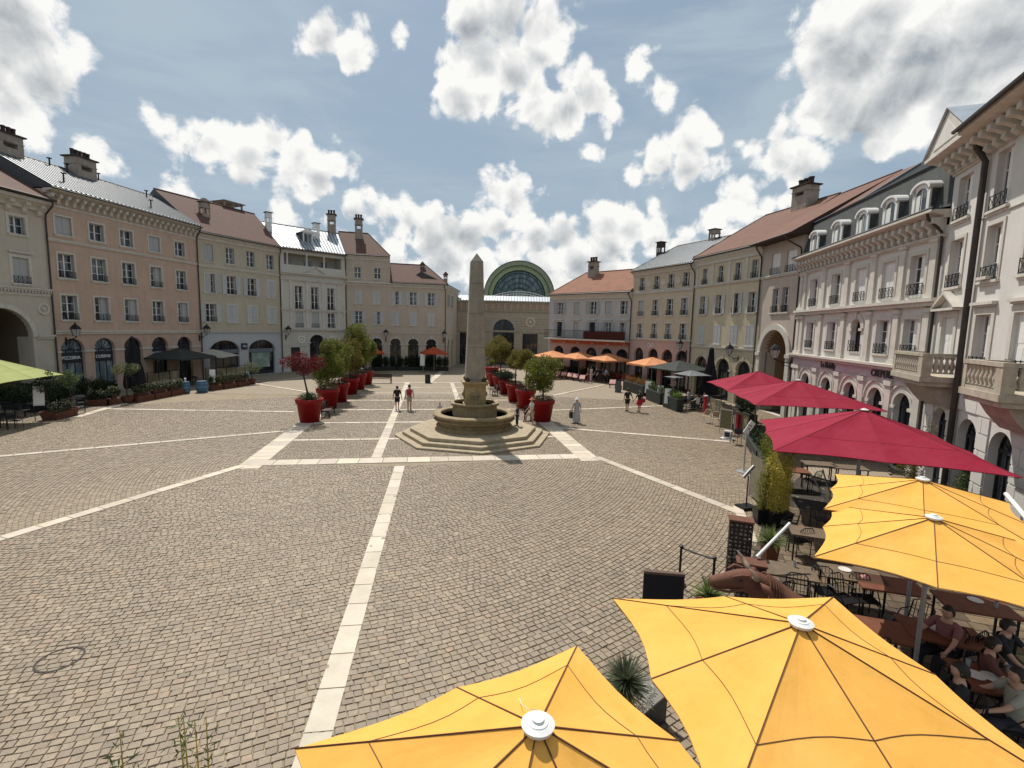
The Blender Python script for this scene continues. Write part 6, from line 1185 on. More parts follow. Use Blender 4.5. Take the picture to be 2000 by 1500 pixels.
# flagstone floor of the near terrace, coloured dark to deepen the parasol shade
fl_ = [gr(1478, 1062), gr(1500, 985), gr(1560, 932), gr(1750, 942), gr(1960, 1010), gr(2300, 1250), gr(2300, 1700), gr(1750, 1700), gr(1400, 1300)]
tf = MB().add([(x, y, .006) for x, y in fl_], [tuple(range(len(fl_)))]).build('terrace_floor', mat('dark_joint', (.05, .042, .033), .95)); tag(tf, kind='structure'); FLG = mat('shade_darkened_flagstone', (.17, .125, .08), .75, .25, 3, .3, 30, vcol=True); FP = []
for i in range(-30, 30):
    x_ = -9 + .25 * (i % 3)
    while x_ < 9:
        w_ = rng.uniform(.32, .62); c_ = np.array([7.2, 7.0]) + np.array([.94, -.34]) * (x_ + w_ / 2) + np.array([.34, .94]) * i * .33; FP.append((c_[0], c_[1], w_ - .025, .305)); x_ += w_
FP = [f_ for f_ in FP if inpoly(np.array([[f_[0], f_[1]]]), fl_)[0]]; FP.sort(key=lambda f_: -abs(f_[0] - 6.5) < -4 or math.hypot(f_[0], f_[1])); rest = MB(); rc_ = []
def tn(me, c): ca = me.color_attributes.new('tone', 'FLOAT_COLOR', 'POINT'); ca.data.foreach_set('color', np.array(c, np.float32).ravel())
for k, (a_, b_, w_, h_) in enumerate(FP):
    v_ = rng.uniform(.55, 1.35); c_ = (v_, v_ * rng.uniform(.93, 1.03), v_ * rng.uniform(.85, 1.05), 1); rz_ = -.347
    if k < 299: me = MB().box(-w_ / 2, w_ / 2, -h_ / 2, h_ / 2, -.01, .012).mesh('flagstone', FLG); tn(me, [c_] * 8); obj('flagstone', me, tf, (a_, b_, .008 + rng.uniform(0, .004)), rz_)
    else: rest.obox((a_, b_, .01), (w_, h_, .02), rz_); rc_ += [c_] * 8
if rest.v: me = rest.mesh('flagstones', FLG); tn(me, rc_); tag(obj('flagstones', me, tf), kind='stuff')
# wooden deck
dk = [gr(1588, 905), gr(1735, 905), gr(1740, 945), gr(1690, 960), gr(1560, 925)]; d = MB().add([(x, y, .045) for x, y in dk] + [(x, y, .02) for x, y in dk], [(4, 3, 2, 1, 0), (0, 1, 6, 5), (1, 2, 7, 6), (2, 3, 8, 7), (3, 4, 9, 8)]).build('deck', mat('dark_underdeck', (.05, .04, .03), .9)); tag(d, kind='structure')
DECKM = mat('grey_deck_board', (.33, .27, .20), .8, .15, 3, .2, 40); P = np.array(dk); cen = P.mean(0); rdir = np.array([.42, .91]); pdir = np.array([-.91, .42])
for i in range(40):
    o_ = cen + pdir * (i - 20) * .155; ts = [t for t in np.linspace(-4, 4, 161) if inpoly(np.array([o_ + rdir * t]), dk)[0]]
    if len(ts) > 8: L = ts[-1] - ts[0]; m = o_ + rdir * (ts[0] + ts[-1]) / 2; MB().box(-L / 2, L / 2, -.07, .07, 0, .025).build('board', DECKM, d, (m[0], m[1], .047), math.atan2(rdir[1], rdir[0]))
# corten planters with cut-out pattern
def corten(label, px, py, z, w, dd, h, rz):
    x, y = gr(px, py, z); t = thing('corten_planter', label, 'screen', (x, y, 0), rz, 'laser cut rusty screens'); MB().box(-w / 2 - .03, w / 2 + .03, -dd / 2 - .03, dd / 2 + .03, h - .04, h).build('lid', CORT, t); g = random.Random(px)
    for (ax, ln, off) in (('y', w, -dd / 2), ('y', w, dd / 2), ('x', dd, -w / 2), ('x', dd, w / 2)):
        ops = []; nx = max(2, int(ln / .10)); nz = int((h - .1) / .10)
        for i in range(nx):
            for j in range(nz):
                cx_, cz_ = -ln / 2 + ln * (i + .5) / nx + g.uniform(-.008, .008), .06 + (h - .14) * (j + .5) / nz + g.uniform(-.008, .008); k = g.randint(4, 6); a0 = g.uniform(0, 6); q = g.uniform(.033, .049); ops.append([(cx_ + q * math.cos(a0 + 2 * PI * m_ / k) * g.uniform(.75, 1.05), cz_ + q * math.sin(a0 + 2 * PI * m_ / k) * g.uniform(.75, 1.05)) for m_ in range(k)])
        outer = [(-ln / 2, 0), (ln / 2, 0), (ln / 2, h - .04), (-ln / 2, h - .04)]; loops = [outer] + ops; pts = [p for l in loops for p in l]; tri = tessellate_polygon([[Vector((p[0], p[1], 0)) for p in l] for l in loops])
        def W(p, o2): return (p[0], off + o2, p[1]) if ax == 'y' else (off + o2, p[0], p[1])
        mb = MB().add([W(p, 0) for p in pts], [tuple(t_) for t_ in tri]); mb.add([W(p, .006) for p in pts], [tuple(t_) for t_ in tri])
        for l in ops: n = len(l); mb.add([W(p, 0) for p in l] + [W(p, .006) for p in l], [(i, (i + 1) % n, n + (i + 1) % n, n + i) for i in range(n)])
        mb.build('cut_panel', mat('dark_corten', (.035, .018, .013), .8, .2, 6), t)
    MB().box(-w / 2 + .05, w / 2 - .05, -dd / 2 + .05, dd / 2 - .05, .05, h - .1).build('liner', mat('pale_liner', (.55, .50, .46), .7, .1, 4), t)
    return t
corten('tall rusty laser cut screen column at the corner of the pale strip', 1448, 1013, 1.55, .5, .3, 1.55, -.35)
corten('lower rusty laser cut screen column behind the bull sculpture', 1468, 1096, 1.05, .55, .32, 1.05, -.35)
# bull sculpture
mx_, my_ = gr(1380, 1133, 1.72); BA = math.radians(172); BS = 1.27; bx, by = mx_ - 1.36 * BS * math.cos(BA), my_ - 1.36 * BS * math.sin(BA); t = thing('bull_sculpture', 'rust brown bull sculpture with raised muzzle beside the yellow parasol', 'sculpture', (bx, by, 0), BA); t.scale = (BS, BS, BS)
V = Vector; J = {'hp': (V((-.62, .98, .72)), .27, .30), 'ru': (V((-.42, .68, .76)), .30, .32), 'ba': (V((-.12, .34, .80)), .29, .33), 'sh': (V((.22, .06, .95)), .26, .31), 'nk': (V((.50, 0, 1.18)), .18, .24), 'po': (V((.76, 0, 1.40)), .155, .19), 'br': (V((.93, 0, 1.41)), .15, .165), 'md': (V((1.10, 0, 1.37)), .105, .125), 'mu': (V((1.24, 0, 1.34)), .09, .095), 'no': (V((1.33, 0, 1.335)), .09, .085)}
E_ = [('hp', 'ru'), ('ru', 'ba'), ('ba', 'sh'), ('sh', 'nk'), ('nk', 'po'), ('po', 'br'), ('br', 'md'), ('md', 'mu'), ('mu', 'no')]
for s in (-1, 1):
    for n, fx, fy in (('f', .2, .1), ('h', -.6, .95)):
        a, b, c, e = n + 'a%d' % s, n + 'b%d' % s, n + 'c%d' % s, n + 'd%d' % s; kx = .04 if n == 'f' else .12; J[a] = (V((fx, fy + s * .17, .58)), .11, .12); J[b] = (V((fx + kx, fy + s * .18, .38)), .07, .07); J[c] = (V((fx - (.0 if n == 'f' else .06), fy + s * .18, .19)), .045, .045); J[e] = (V((fx + .03, fy + s * .18, .04)), .055, .05); E_ += [('sh' if n == 'f' else 'hp', a), (a, b), (b, c), (c, e)]
skin_obj('body', J, E_, CORT, t, None, 2); tw = MB()
for k in range(9): q = k / 8; cpt = V((.34 + .30 * q, .0, 1.07 + .20 * q)); tw.tube([cpt + V((-.12 * math.cos(a) * .5 + .0, .235 * math.sin(a), .25 * math.cos(a))) for a in [-1.9 + 3.8 * i / 10 for i in range(11)]], .012, 4)
for s in (-1, 1): tw.tube([(.86, s * .12, 1.52), (.97, s * .15, 1.53), (1.06, s * .12, 1.49)], [.02, .03, .015], 6); tw.tube([(.9, s * .13, 1.34), (1.1, s * .12, 1.28), (1.3, s * .09, 1.29)], [.02, .02, .012], 6)
tw.build('neck_folds', CORT, t)
for s in (-1, 1):
    MB().tube([(.78, s * .12, 1.50), (.80, s * .22, 1.54), (.85, s * .27, 1.62), (.91, s * .26, 1.70)], [.04, .035, .025, .006], 8).build('horn', mat('pale_horn', (.42, .30, .22), .5, .2, 6), t, smooth=True); MB().tube([(.74, s * .15, 1.44), (.68, s * .25, 1.43), (.62, s * .33, 1.38)], [.03, .055, .01], 7).build('ear', CORT, t, smooth=True); MB().lathe([(0, -.02), (.028, 0), (0, .02)], 8, (.97, s * .142, 1.46)).build('eye', DARKF, t)
    MB().lathe([(0, -.012), (.018, 0), (0, .012)], 6, (1.41, s * .045, 1.36)).build('nostril', DARKF, t)
# chalkboard, stanchions, menu stands
x, y = gr(1296, 1140, .95); t = thing('menu_board', 'black freestanding menu board above the tip of the large yellow parasol', 'menu board', (x, y, 0), -.12); MB().box(-.36, .36, -.03, .03, .15, 1.15).build('panel', BLK, t); MB().box(-.40, .40, -.045, .045, 1.15, 1.2).build('top_rail', mat('brown_board_frame', (.10, .06, .045), .6, .1, 8), t); 
for s in (-1, 1): MB().box(s * .38 - .02, s * .38 + .02, -.25, .25, 0, .05).box(s * .38 - .018, s * .38 + .018, -.02, .02, 0, 1.15).build('leg', IRON, t)
sp = []
for px, py, lb in ((1331, 1066, 'black rope post at the left, behind the menu board'), (1396, 1088, 'black rope post at the right, next to the screen column'), (1331, 1135, 'shorter black post with a round head beside the menu board')):
    x, y = gr(px, py, .98); sp.append((x, y)); t = thing('barrier_post', lb, 'post', (x, y, 0), 0, 'black rope barrier posts'); MB().cyl((0, 0, 0), (0, 0, .96), .028, n=10).build('shaft', IRON, t); MB().lathe([(.045, 0), (.05, .04), (.0, .06)], 10, (0, 0, .94)).build('head', IRON, t); MB().lathe([(.17, 0), (.17, .02), (.05, .05), (0, .05)], 18).build('foot', IRON, t)
tag(MB().tube([(sp[0][0], sp[0][1], .93), ((sp[0][0] + sp[1][0]) / 2, (sp[0][1] + sp[1][1]) / 2, .92), (sp[1][0], sp[1][1], .93)], .022, 6).build('barrier_rope', IRON), 'black barrier band stretched between the two tall rope posts', 'barrier')
x, y = gr(1457, 990, .05); t = thing('menu_stand', 'black menu stand on a heavy square foot by the crimson parasol', 'menu stand', (x, y, 0), .3); MB().box(-.28, .28, -.22, .22, 0, .1).build('foot', IRON, t); MB().cyl((0, 0, .1), (0, 0, 1.15), .022).build('post', IRON, t); MB().obox((0, 0, 1.3), (.55, .06, .10), Matrix.Rotation(-.75, 3, 'Y')).build('arm', POLEM, t)
x, y = gr(1452, 920, .03); t = thing('menu_stand', 'silver pole stand with a white slanted menu card marked in black', 'menu stand', (x, y, 0), .2); MB().lathe([(.3, 0), (.3, .025), (.03, .05)], 20).build('foot', METAL, t); MB().cyl((0, 0, .04), (0, 0, 1.75), .035).build('post', METAL, t); c = MB().obox((.12, 0, 1.95), (.28, .03, .62), Matrix.Rotation(.6, 3, 'Y')).build('card', WHITEW, t)
for q in ((.02, 2.12), (.14, 2.08), (.05, 1.95), (.10, 1.82)): MB().obox((q[0] + .05, -.02, q[1] - .05), (.07, .006, .05), Matrix.Rotation(.6, 3, 'Y')).build('card_mark', DARKF, c)
def cane(lb, p0, p1, m=POLEM, r=.025): t = MB().tube([p0, p1], r, 8).build('leaning_pole', m); tag(t, lb, 'pole', 'slanting poles of the near terrace')
def gz(px, py, z): x, y = gr(px, py, z); return (x, y, z)
cane('pale slanting pole rising from the palm pot', gz(1478, 1088, 1.1), gz(1543, 1022, 1.7), CAPW, .035); cane('grey pole leaning left of the rear yellow parasol', gz(1585, 928, 1.6), gz(1618, 985, 1.0)); cane('second grey pole leaning beside the first', gz(1607, 918, 1.6), gz(1627, 985, 1.0)); cane('white slanting bar at the right edge beside the shop door', gz(1965, 965, 2.2), gz(2010, 1018, 2.2), WHITEW, .05)
# plants of the near terrace
def plant(name, label, x, y, mbs, z=0., pot=None, group=None, cat='plant'):
    t = thing(name, label, cat, (x, y, z), 0, group)
    if pot:
        (w, h, m) = pot; MB().add([(-w * .4, -w * .4, 0), (w * .4, -w * .4, 0), (w * .4, w * .4, 0), (-w * .4, w * .4, 0), (-w / 2, -w / 2, h), (w / 2, -w / 2, h), (w / 2, w / 2, h), (-w / 2, w / 2, h)], [(0, 3, 2, 1), (4, 5, 6, 7), (0, 1, 5, 4), (1, 2, 6, 5), (2, 3, 7, 6), (3, 0, 4, 7)]).build('pot', m, t)
    for nm, mb, m in mbs: mb.build(nm, m, t)
    return t
def bamboo(label, x, y, w, d, h, n, seed, kind='bamboo', lf=900, base=(.5, IRON), group='bamboo screens'):
    g = random.Random(seed); st = MB(); bl_ = []
    for i in range(n):
        a, b = g.uniform(-w / 2, w / 2), g.uniform(-d / 2, d / 2); hh = h * g.uniform(.75, 1.05); tx, ty = a + g.uniform(-.1, .1), b + g.uniform(-.1, .1); st.tube([(a, b, .3), ((a + tx) / 2, (b + ty) / 2, hh * .6), (tx, ty, hh)], [.012, .009, .003], 5)
        for z in np.arange(.6, hh, .14): bl_.append((a + (tx - a) * z / hh + g.uniform(-.05, .05), b + (ty - b) * z / hh + g.uniform(-.05, .05), z, .12, .12, .09))
    return plant('bamboo', label, x, y, [('stems', st, LF['bamboo']), ('foliage', leaves(bl_, lf, .11, 5, seed, .2), LF[kind])], 0, base and (max(w, .4), base[0], base[1]), group)
x, y = gr(1520, 1010, .3)
bamboo('yellowing bamboo hedge beside the crimson parasol', x, y + .1, .7, .5, 2.3, 22, 3, lf=5200); bamboo('greener bamboo clump at the left of the yellowing one', x - .42, y + .25, .35, .35, 2.0, 9, 4, 'bush', 1000); bamboo('bamboo clump with sparse leaves right behind the yellowing hedge', x + .3, y + .5, .35, .35, 2.45, 8, 5, 'olive', 900)
x, y = gr(1505, 1055, .6); plant('palm', 'small fan palm in a wooden pot beside the bamboo', x, y, [('fronds', blades(130, .55, .03, 1.0, 2, .55, .3), LF['palm'])], 0, (.35, .5, REDW))
x, y = gr(1385, 1160, .6); plant('palm', 'small spiky palm in a wooden pot under the bull muzzle', x, y, [('fronds', blades(150, .50, .028, 1.0, 7, .55, .2), LF['palm'])], 0, (.38, .5, REDW))
x, y = gr(1222, 1325, 1.25); plant('agave', 'round spiky yucca in the gap between the two nearest parasols', x, y, [('leaves', blades(420, .42, .016, 1.35, 9, 1.2, .15), LF['agave']), ('dry_skirt', blades(90, .4, .016, 2.0, 10, 1.05, .9), LF['bamboo']), ('stem', MB().cyl((0, 0, .4), (0, 0, 1.2), .06), BARK)], 0, (.6, .55, DARKF))
x, y = gr(1298, 1400, .5); t = thing('planter_box', 'dark box planter with white pebbles beneath the yucca', 'planter', (x - .3, y + .3, 0), .7); MB().box(-.5, .5, -.18, .18, 0, .5).build('box', DARKF, t); MB().box(-.54, .54, -.22, .22, .5, .53).build('rim', mat('grey_rim', (.2, .19, .17), .7), t); leaves([(0, 0, .6, .4, .15, .12)], 260, .05, seed=5).build('low_plant', LF['white'], t)
p = at(1798, 880, 14.2); plant('young_tree', 'slender shrub with orange tips rising in front of the crimson canopy', *gr(1800, 985)[:2], [('foliage', leaves(clumps(0, 0, 2.2, .28, .8, 9, 3), 650, .08, 3, 3), LF['rust'])], 0, (.5, .5, DARKF)); 
for px, py, lb, s_ in ((1772, 925, 'low green bush behind the rear yellow parasol', 31), (1878, 950, 'slim leafy climber against the near right facade', 32)): x, y = gr(px, py + 20, .4); plant('shrub', lb, x, y, [('foliage', leaves(clumps(0, 0, .9, .45, .55, 8, s_), 1100, .07, 2, s_), LF['olive' if s_ == 31 else 'grass'])], 0, (.6, .4, DARKF))
def sprig(label, px, py, dist, seed, w):
    x, y, zt = at(px, py, dist); g = random.Random(seed); st = MB(); bl_ = []
    for i in range(4):
        a = g.uniform(-w, w); b = g.uniform(-.1, .1); hh = zt - g.uniform(.0, .22) * (i > 0); st.tube([(a * .4, b, 0.4), (a * .8, b, hh * .8), (a, b, hh)], [.012, .008, .002], 5)
        for k in range(12): z = hh - k * .045; bl_.append((a * (1 - (hh - z) * .1), b, z - .02, .05 + .004 * k, .05, .035))
    plant('bamboo', label, x, y, [('stems', st, LF['bamboo']), ('foliage', leaves(bl_, 150, .055, 5, seed, .1), LF['grass'])], 0, (.5, .5, DARKF), 'bamboo tips at the bottom edge')
sprig('bright bamboo tips rising at the bottom left of the picture', 385, 1400, 3.0, 3, .16); sprig('thin bamboo tip at the bottom edge, left of the brighter one', 215, 1455, 2.9, 8, .05); sprig('second thin bamboo tip just right of the thinnest', 268, 1482, 2.9, 9, .04)
# ------------------------------------------------------------------ right terrace, farther along
BLKW = mat('black_planter_wood', (.028, .032, .028), .7, .2, 4)
def boxplanter(label, x, y, rz, L, w, h, m, kinds, seed, group, tier=False, name='planter'):
    t = thing(name, label, 'planter', (x, y, 0), rz, group); n = max(2, int(h / .2)); 
    for i in range(n): MB().box(-L / 2, L / 2, -w / 2, w / 2, h * i / n + .006, h * (i + 1) / n - .006).build('board', m, t)
    if tier: MB().box(-L / 2 + .2, L / 2 - .2, -.02, w / 2, h, h + .22).build('upper_box', m, t)
    top = h + (.22 if tier else 0)
    for k, (kd, nn, hh, sz) in enumerate(kinds): leaves([(-L / 2 + L * (i + .5) / 4, g_, top + hh * .5, L / 7, w * .45, hh * .6) for i in range(4) for g_ in (0,)], nn, sz, 2, seed + k, .2).build('planting', LF[kd], t)
    return t
gb = 'black planters along the right terrace'
row = [((1238, 776), (1262, 779)), ((1262, 781), (1290, 790)), ((1300, 790), (1330, 800))]
for (a, b), lb, kd in zip([((1222, 762), (1262, 775)), ((1244, 767), (1278, 777)), ((1268, 781), (1296, 792)), ((1302, 795), (1330, 806))], ['black wooden planter with mixed flowers beside the pink boards', 'black wooden planter with grasses beside the first white menu board', 'black planter between the two tall menu boards', 'largest black planter with bright green plants before the grey parasols'], [('rust', 'red'), ('bright', 'grass'), ('grass', 'dark'), ('bright', 'dark')]):
    A, B = gr(*a), gr(*b); L = math.hypot(B[0] - A[0], B[1] - A[1]); boxplanter(lb, (A[0] + B[0]) / 2, (A[1] + B[1]) / 2 + .3, math.atan2(B[1] - A[1], B[0] - A[0]), L, .5, .95, BLKW, [(kd[0], 500, .5, .13), (kd[1], 260, .6, .1)], len(lb), gb)
def board(label, px, py, h, w, m, rz, tilt=.2, group='menu boards of the right terrace', z0=.35):
    x, y = gr(px, py); t = thing('menu_board', label, 'menu board', (x, y, 0), rz, group); R = Matrix.Rotation(-tilt, 3, 'X'); MB().obox((0, 0, z0 + h / 2), (w, .03, h), R).build('panel', m, t)
    MB().obox((0, -.018, z0 + h * .52), (w * .86, .008, h * .9), R).build('sheet', WHITEW if m is not DARKF else DARKF, t); MB().box(-w / 2, -w / 2 + .03, -.02, .02, 0, z0 + .1).box(w / 2 - .03, w / 2, -.02, .02, 0, z0 + .1).build('leg', IRON, t); return t
WB = mat('white_menu_panel', (.62, .62, .58), .5, .05, 6)
board('white menu board leaning back beside the grass planter', 1265, 775, 1.1, .55, WB, -.5); board('pale menu board on a post between the black planters', 1288, 788, 1.15, .5, WB, -.5); board('white menu board at the left of the largest black planter', 1303, 797, 1.2, .5, WB, -.4); board('white menu board on two legs before the sand house hedge', 825, 728, 1.5, .6, WB, .0, .1, None, .9); 
x, y = gr(1207, 766); t = thing('a_frame_board', 'grey sandwich board standing on the cobbles near the pink boards', 'sandwich board', (x, y, 0), -.3)
for s in (-1, 1): MB().obox((0, s * .16, .55), (.55, .03, 1.15), Matrix.Rotation(s * .28, 3, 'X')).build('leaf', mat('grey_board_face', (.13, .125, .115), .6, .4, 9), t)
PK = mat('pink_striped_panel', (.62, .20, .17), .6, .3, 3, col2=(.62, .45, .40))
for px, py, lb in ((1089, 738, 'pink slanted display panel farthest left'), (1101, 740, 'pink slanted display panel second from the left'), (1113, 742, 'pink slanted display panel third from the left'), (1124, 744, 'pink slanted display panel fourth from the left'), (1137, 747, 'pink slanted display panel left of the waiting woman'), (1196, 757, 'pink slanted display panel right of the small table'), (1219, 761, 'pink slanted display panel right of the sandwich board')):
    x, y = gr(px, py); t = thing('display_stand', lb, 'display panel', (x, y, 0), -.35, 'pink display panels along the terrace'); MB().obox((0, 0, .62), (.62, .04, .55), Matrix.Rotation(-.75, 3, 'X')).build('panel', PK, t); MB().box(-.3, -.26, -.1, .2, 0, .5).box(.26, .3, -.1, .2, 0, .5).build('stand', IRON, t)
for A, B, lb, kd in (((1085, 733), (1142, 742), 'dark clipped hedge behind the pink panels', 'dark'), ((1186, 747), (1232, 757), 'red and green flower hedge behind the waiting group', 'red'), ((1226, 747), (1262, 754), 'flower hedge under the right hand orange parasol', 'rust')):
    a, b = gr(*A), gr(*B); L = math.hypot(b[0] - a[0], b[1] - a[1]); boxplanter(lb, (a[0] + b[0]) / 2 + .5, (a[1] + b[1]) / 2 + .6, math.atan2(b[1] - a[1], b[0] - a[0]), L, .7, .6, BLKW, [(kd, 1200, .6, .12), ('dark', 1600, .7, .12)], len(lb) + 3, 'hedges of the orange terrace')
for A, B, lb in (((722, 724), (772, 723), 'dark hedge at the left before the sand house'), ((776, 723.5), (824, 723), 'dark hedge in the middle before the sand house'), ((828, 723.5), (876, 724), 'dark hedge at the right before the sand house')):
    a, b = gr(*A), gr(*B); L = math.hypot(b[0] - a[0], b[1] - a[1]); boxplanter(lb, (a[0] + b[0]) / 2, (a[1] + b[1]) / 2, math.atan2(b[1] - a[1], b[0] - a[0]), L, .9, .5, BLKW, [('dark', 4200, 1.3, .14), ('bright', 240, 1.3, .14)], len(lb) + 9, 'hedges before the sand house')
# dining sets in the shade: enough tables and chairs to fill the two far terraces
def dark_set(x, y, k, where):
    place('table', tC, x, y, .3 * k, 'small black table %s' % where, 'small black terrace tables'); 
    for s, q in ((-1, 'left'), (1, 'right')): place('chair', cC, x + s * .55, y + .1 * k % .3, PI / 2 * s * -1 + .2 * k, 'black chair at the %s of the small table %s' % (q, where), 'black terrace chairs')
for k, (px, py, wh_) in enumerate(((1345, 800, 'beside the largest black planter'), (1358, 795, 'under the mid grey parasol'), (1330, 778, 'under the wide charcoal parasol'), (1375, 780, 'behind the crimson post'), (1400, 790, 'under the far crimson parasol'), (1250, 745, 'under the right orange parasol'), (1310, 760, 'between the orange and charcoal parasols'), (1440, 815, 'below the middle crimson parasol'))): x, y = gr(px, py); dark_set(x, y, k, wh_)
for px, py, c, f, lb in ((1362, 803, (.55, .55, .54), .5, 'seated guest in a white shirt beside the largest black planter'), (1375, 797, (.2, .2, .22), 2., 'seated guest in grey under the mid grey parasol'), (1318, 765, (.5, .45, .42), 1., 'seated guest in cream under the charcoal parasol'), (1240, 742, (.6, .6, .58), 2., 'seated guest in white under the right orange parasol'), (1395, 785, (.05, .05, .06), 1., 'seated guest in black near the crimson post'), (1345, 790, (.4, .38, .38), -1., 'seated guest facing the one in white')): x, y = gr(px, py); person(lb, x, y, 1.7, f, c, 'trousers', (.03, .03, .04), sit=True, group='guests of the right terrace', arms=((.9, .1), (.9, .1)))
x, y = gr(1385, 812); t = thing('screen_post', 'crimson square post with a white cap at the corner of the terrace', 'post', (*gr(1376, 808), 0), .2, 'crimson posts'); MB().box(-.1, .1, -.1, .1, 0, 1.3).build('post', mat('crimson_post', (.42, .03, .05), .5, .1, 5), t); MB().box(-.12, .12, -.12, .12, 1.3, 1.38).build('cap', CAPW, t)
t = thing('screen_post', 'crimson post beside the display box, nearer the viewer', 'post', (*gr(1440, 848), 0), .2, 'crimson posts'); MB().box(-.1, .1, -.1, .1, 0, 1.2).build('post', MATS['crimson_post'], t)
GLS = mat('smoky_wind_screen', (.19, .165, .11), .08, .25, 1.4, spec=.7)
for (a, b), lb in ((((1381, 812), (1398, 822)), 'first smoky glass wind screen beyond the wicker chairs'), (((1400, 823), (1424, 838)), 'second smoky glass wind screen behind the wicker chairs'), (((1428, 840), (1452, 862)), 'third smoky glass wind screen behind the black canvas chair')):
    A, B = gr(*a), gr(*b); L = math.hypot(B[0] - A[0], B[1] - A[1]); t = thing('wind_screen', lb, 'screen', ((A[0] + B[0]) / 2 + .25, (A[1] + B[1]) / 2 + .2, 0), math.atan2(B[1] - A[1], B[0] - A[0]), 'wind screens'); MB().box(-L / 2, L / 2, -.012, .012, .12, 1.35).build('pane', GLS, t); MB().box(-L / 2, L / 2, -.03, .03, .06, .12).box(-L / 2 - .03, -L / 2, -.03, .03, 0, 1.38).box(L / 2, L / 2 + .03, -.03, .03, 0, 1.38).build('frame', POLEM, t)
PLT = mat('white_china', (.62, .61, .58), .3, .02, 5); GLT = mat('drinking_glass', (.35, .38, .38), .08, .1, 5, spec=.8)
for px, py, k, lb in ((1830, 1228, 0, 'white plate in front of the diner in pink'), (1862, 1240, 1, 'drinking glass beside the plate of the diner in pink'), (1905, 1172, 0, 'white plate at the far end of the long reddish table'), (1945, 1186, 1, 'drinking glass at the right of the long reddish table'), (1935, 1322, 0, 'white plate before the diner in the cream shirt'), (1968, 1312, 1, 'drinking glass before the diner in the cream shirt'), (1905, 1318, 0, 'white plate before the diner in black'), (1890, 1300, 1, 'drinking glass near the diner in black'), (1650, 1112, 0, 'small white plate on the napkin table'), (1552, 1106, 1, 'glass on the weathered table by the screen columns')):
    x, y = gr(px, py, .77); t = thing('plate' if k == 0 else 'glass', lb, 'plate' if k == 0 else 'glass', (x, y, .762)); (MB().lathe([(.07, 0), (.13, .015), (.125, .018), (.06, .006), (0, .006)], 20) if k == 0 else MB().lathe([(.03, 0), (.036, .12), (.033, .12), (.028, .01), (0, .01)], 12)).build('dish' if k == 0 else 'bowl', PLT if k == 0 else GLT, t)
x, y = gr(1690, 1127, .77); t = thing('napkin', 'folded pink napkin at the corner of the weathered table', 'napkin', (x, y, .762)); MB().add([(-.09, -.06, 0), (.09, -.05, 0), (.07, .07, .01), (-.08, .06, .02), (0, 0, .07)], [(0, 1, 4), (1, 2, 4), (2, 3, 4), (3, 0, 4), (3, 2, 1, 0)]).build('cloth', mat('pink_paper', (.5, .25, .25), .8, .1, 9), t)
x, y = gr(1416, 848); t = thing('chalk_menu', 'tall framed chalk menu standing in front of the wind screens', 'menu board', (x, y, 0), -.9); MB().box(-.34, .34, -.01, .01, .35, 1.45).build('panel', mat('chalk_panel', (.07, .075, .055), .5, .6, 8, col2=(.22, .17, .07)), t); MB().box(-.37, -.34, -.02, .02, 0, 1.5).box(.34, .37, -.02, .02, 0, 1.5).box(-.34, .34, -.02, .02, 1.45, 1.5).build('frame', METAL, t)
x, y = gr(1421, 858); t = thing('display_box', 'small white framed display box low on the cobbles', 'box', (x, y, 0), -.8); MB().box(-.22, .22, -.1, .1, .08, .5).build('case', WHITEW, t); MB().box(-.15, .15, -.11, -.1, .15, .42).build('window', DARKF, t); MB().box(-.35, .35, -.2, .2, 0, .06).build('foot', WHITEW, t)
for a, b, lb, kd in (((1455, 870), (1475, 905), 'dark shaggy hedge behind the silver menu stand', 'dark'), ((1430, 812), (1462, 826), 'green hedge under the middle crimson parasol', 'dark'), ((1478, 905), (1490, 955), 'leafy green hedge at the left foot of the bamboo', 'bush')):
    A, B = gr(*a), gr(*b); L = math.hypot(B[0] - A[0], B[1] - A[1]); boxplanter(lb, (A[0] + B[0]) / 2 + .45, (A[1] + B[1]) / 2 + .3, math.atan2(B[1] - A[1], B[0] - A[0]), L, .55, .5, BLKW, [(kd, 2600, .9, .11)], len(lb), 'hedges of the crimson terrace')
x, y = gr(1482, 985); t = thing('wind_screen', 'clear tall screen beside the bamboo edge', 'screen', (x, y + .2, 0), 1.45, 'wind screens'); MB().box(-.7, .7, -.01, .01, .1, 1.6).build('pane', GLS, t); MB().box(-.73, -.7, -.02, .02, 0, 1.65).box(.7, .73, -.02, .02, 0, 1.65).build('frame', METAL, t)
# ------------------------------------------------------------------ left terrace
TG = 'wooden flower boxes of the left terrace'
seg = [((172, 792), (212, 791), 'flower box in deep shade left of the lollipop tree'), ((212, 791), (236, 789), 'flower box with white flowers left of the lollipop tree'), ((263, 786), (296, 780), 'first sunlit flower box right of the lollipop tree'), ((297, 780), (328, 774), 'second sunlit flower box right of the lollipop tree'), ((329, 774), (356, 769), 'flower box just left of the first blue barrel'), ((408, 763), (432, 760), 'flower box just right of the second blue barrel'), ((433, 760), (460, 756), 'flower box in the middle of the right end row'), ((461, 756), (484, 752), 'last flower box at the right end of the left terrace'), ((100, 821), (136, 813), 'flower box beside the near left menu board')]
for k, (a, b, lb) in enumerate(seg):
    A, B = gr(*a), gr(*b); L = math.hypot(B[0] - A[0], B[1] - A[1]); boxplanter(lb, (A[0] + B[0]) / 2, (A[1] + B[1]) / 2, math.atan2(B[1] - A[1], B[0] - A[0]), L * .96, .55, .42, TERR, [('dark', 900, .55, .11), ('pale', 700, .6, .10), ('white', 420 if k in (1, 3, 4, 8) else 60, .65, .07)], k + 40, TG, tier=(k > 0 and k < 8))
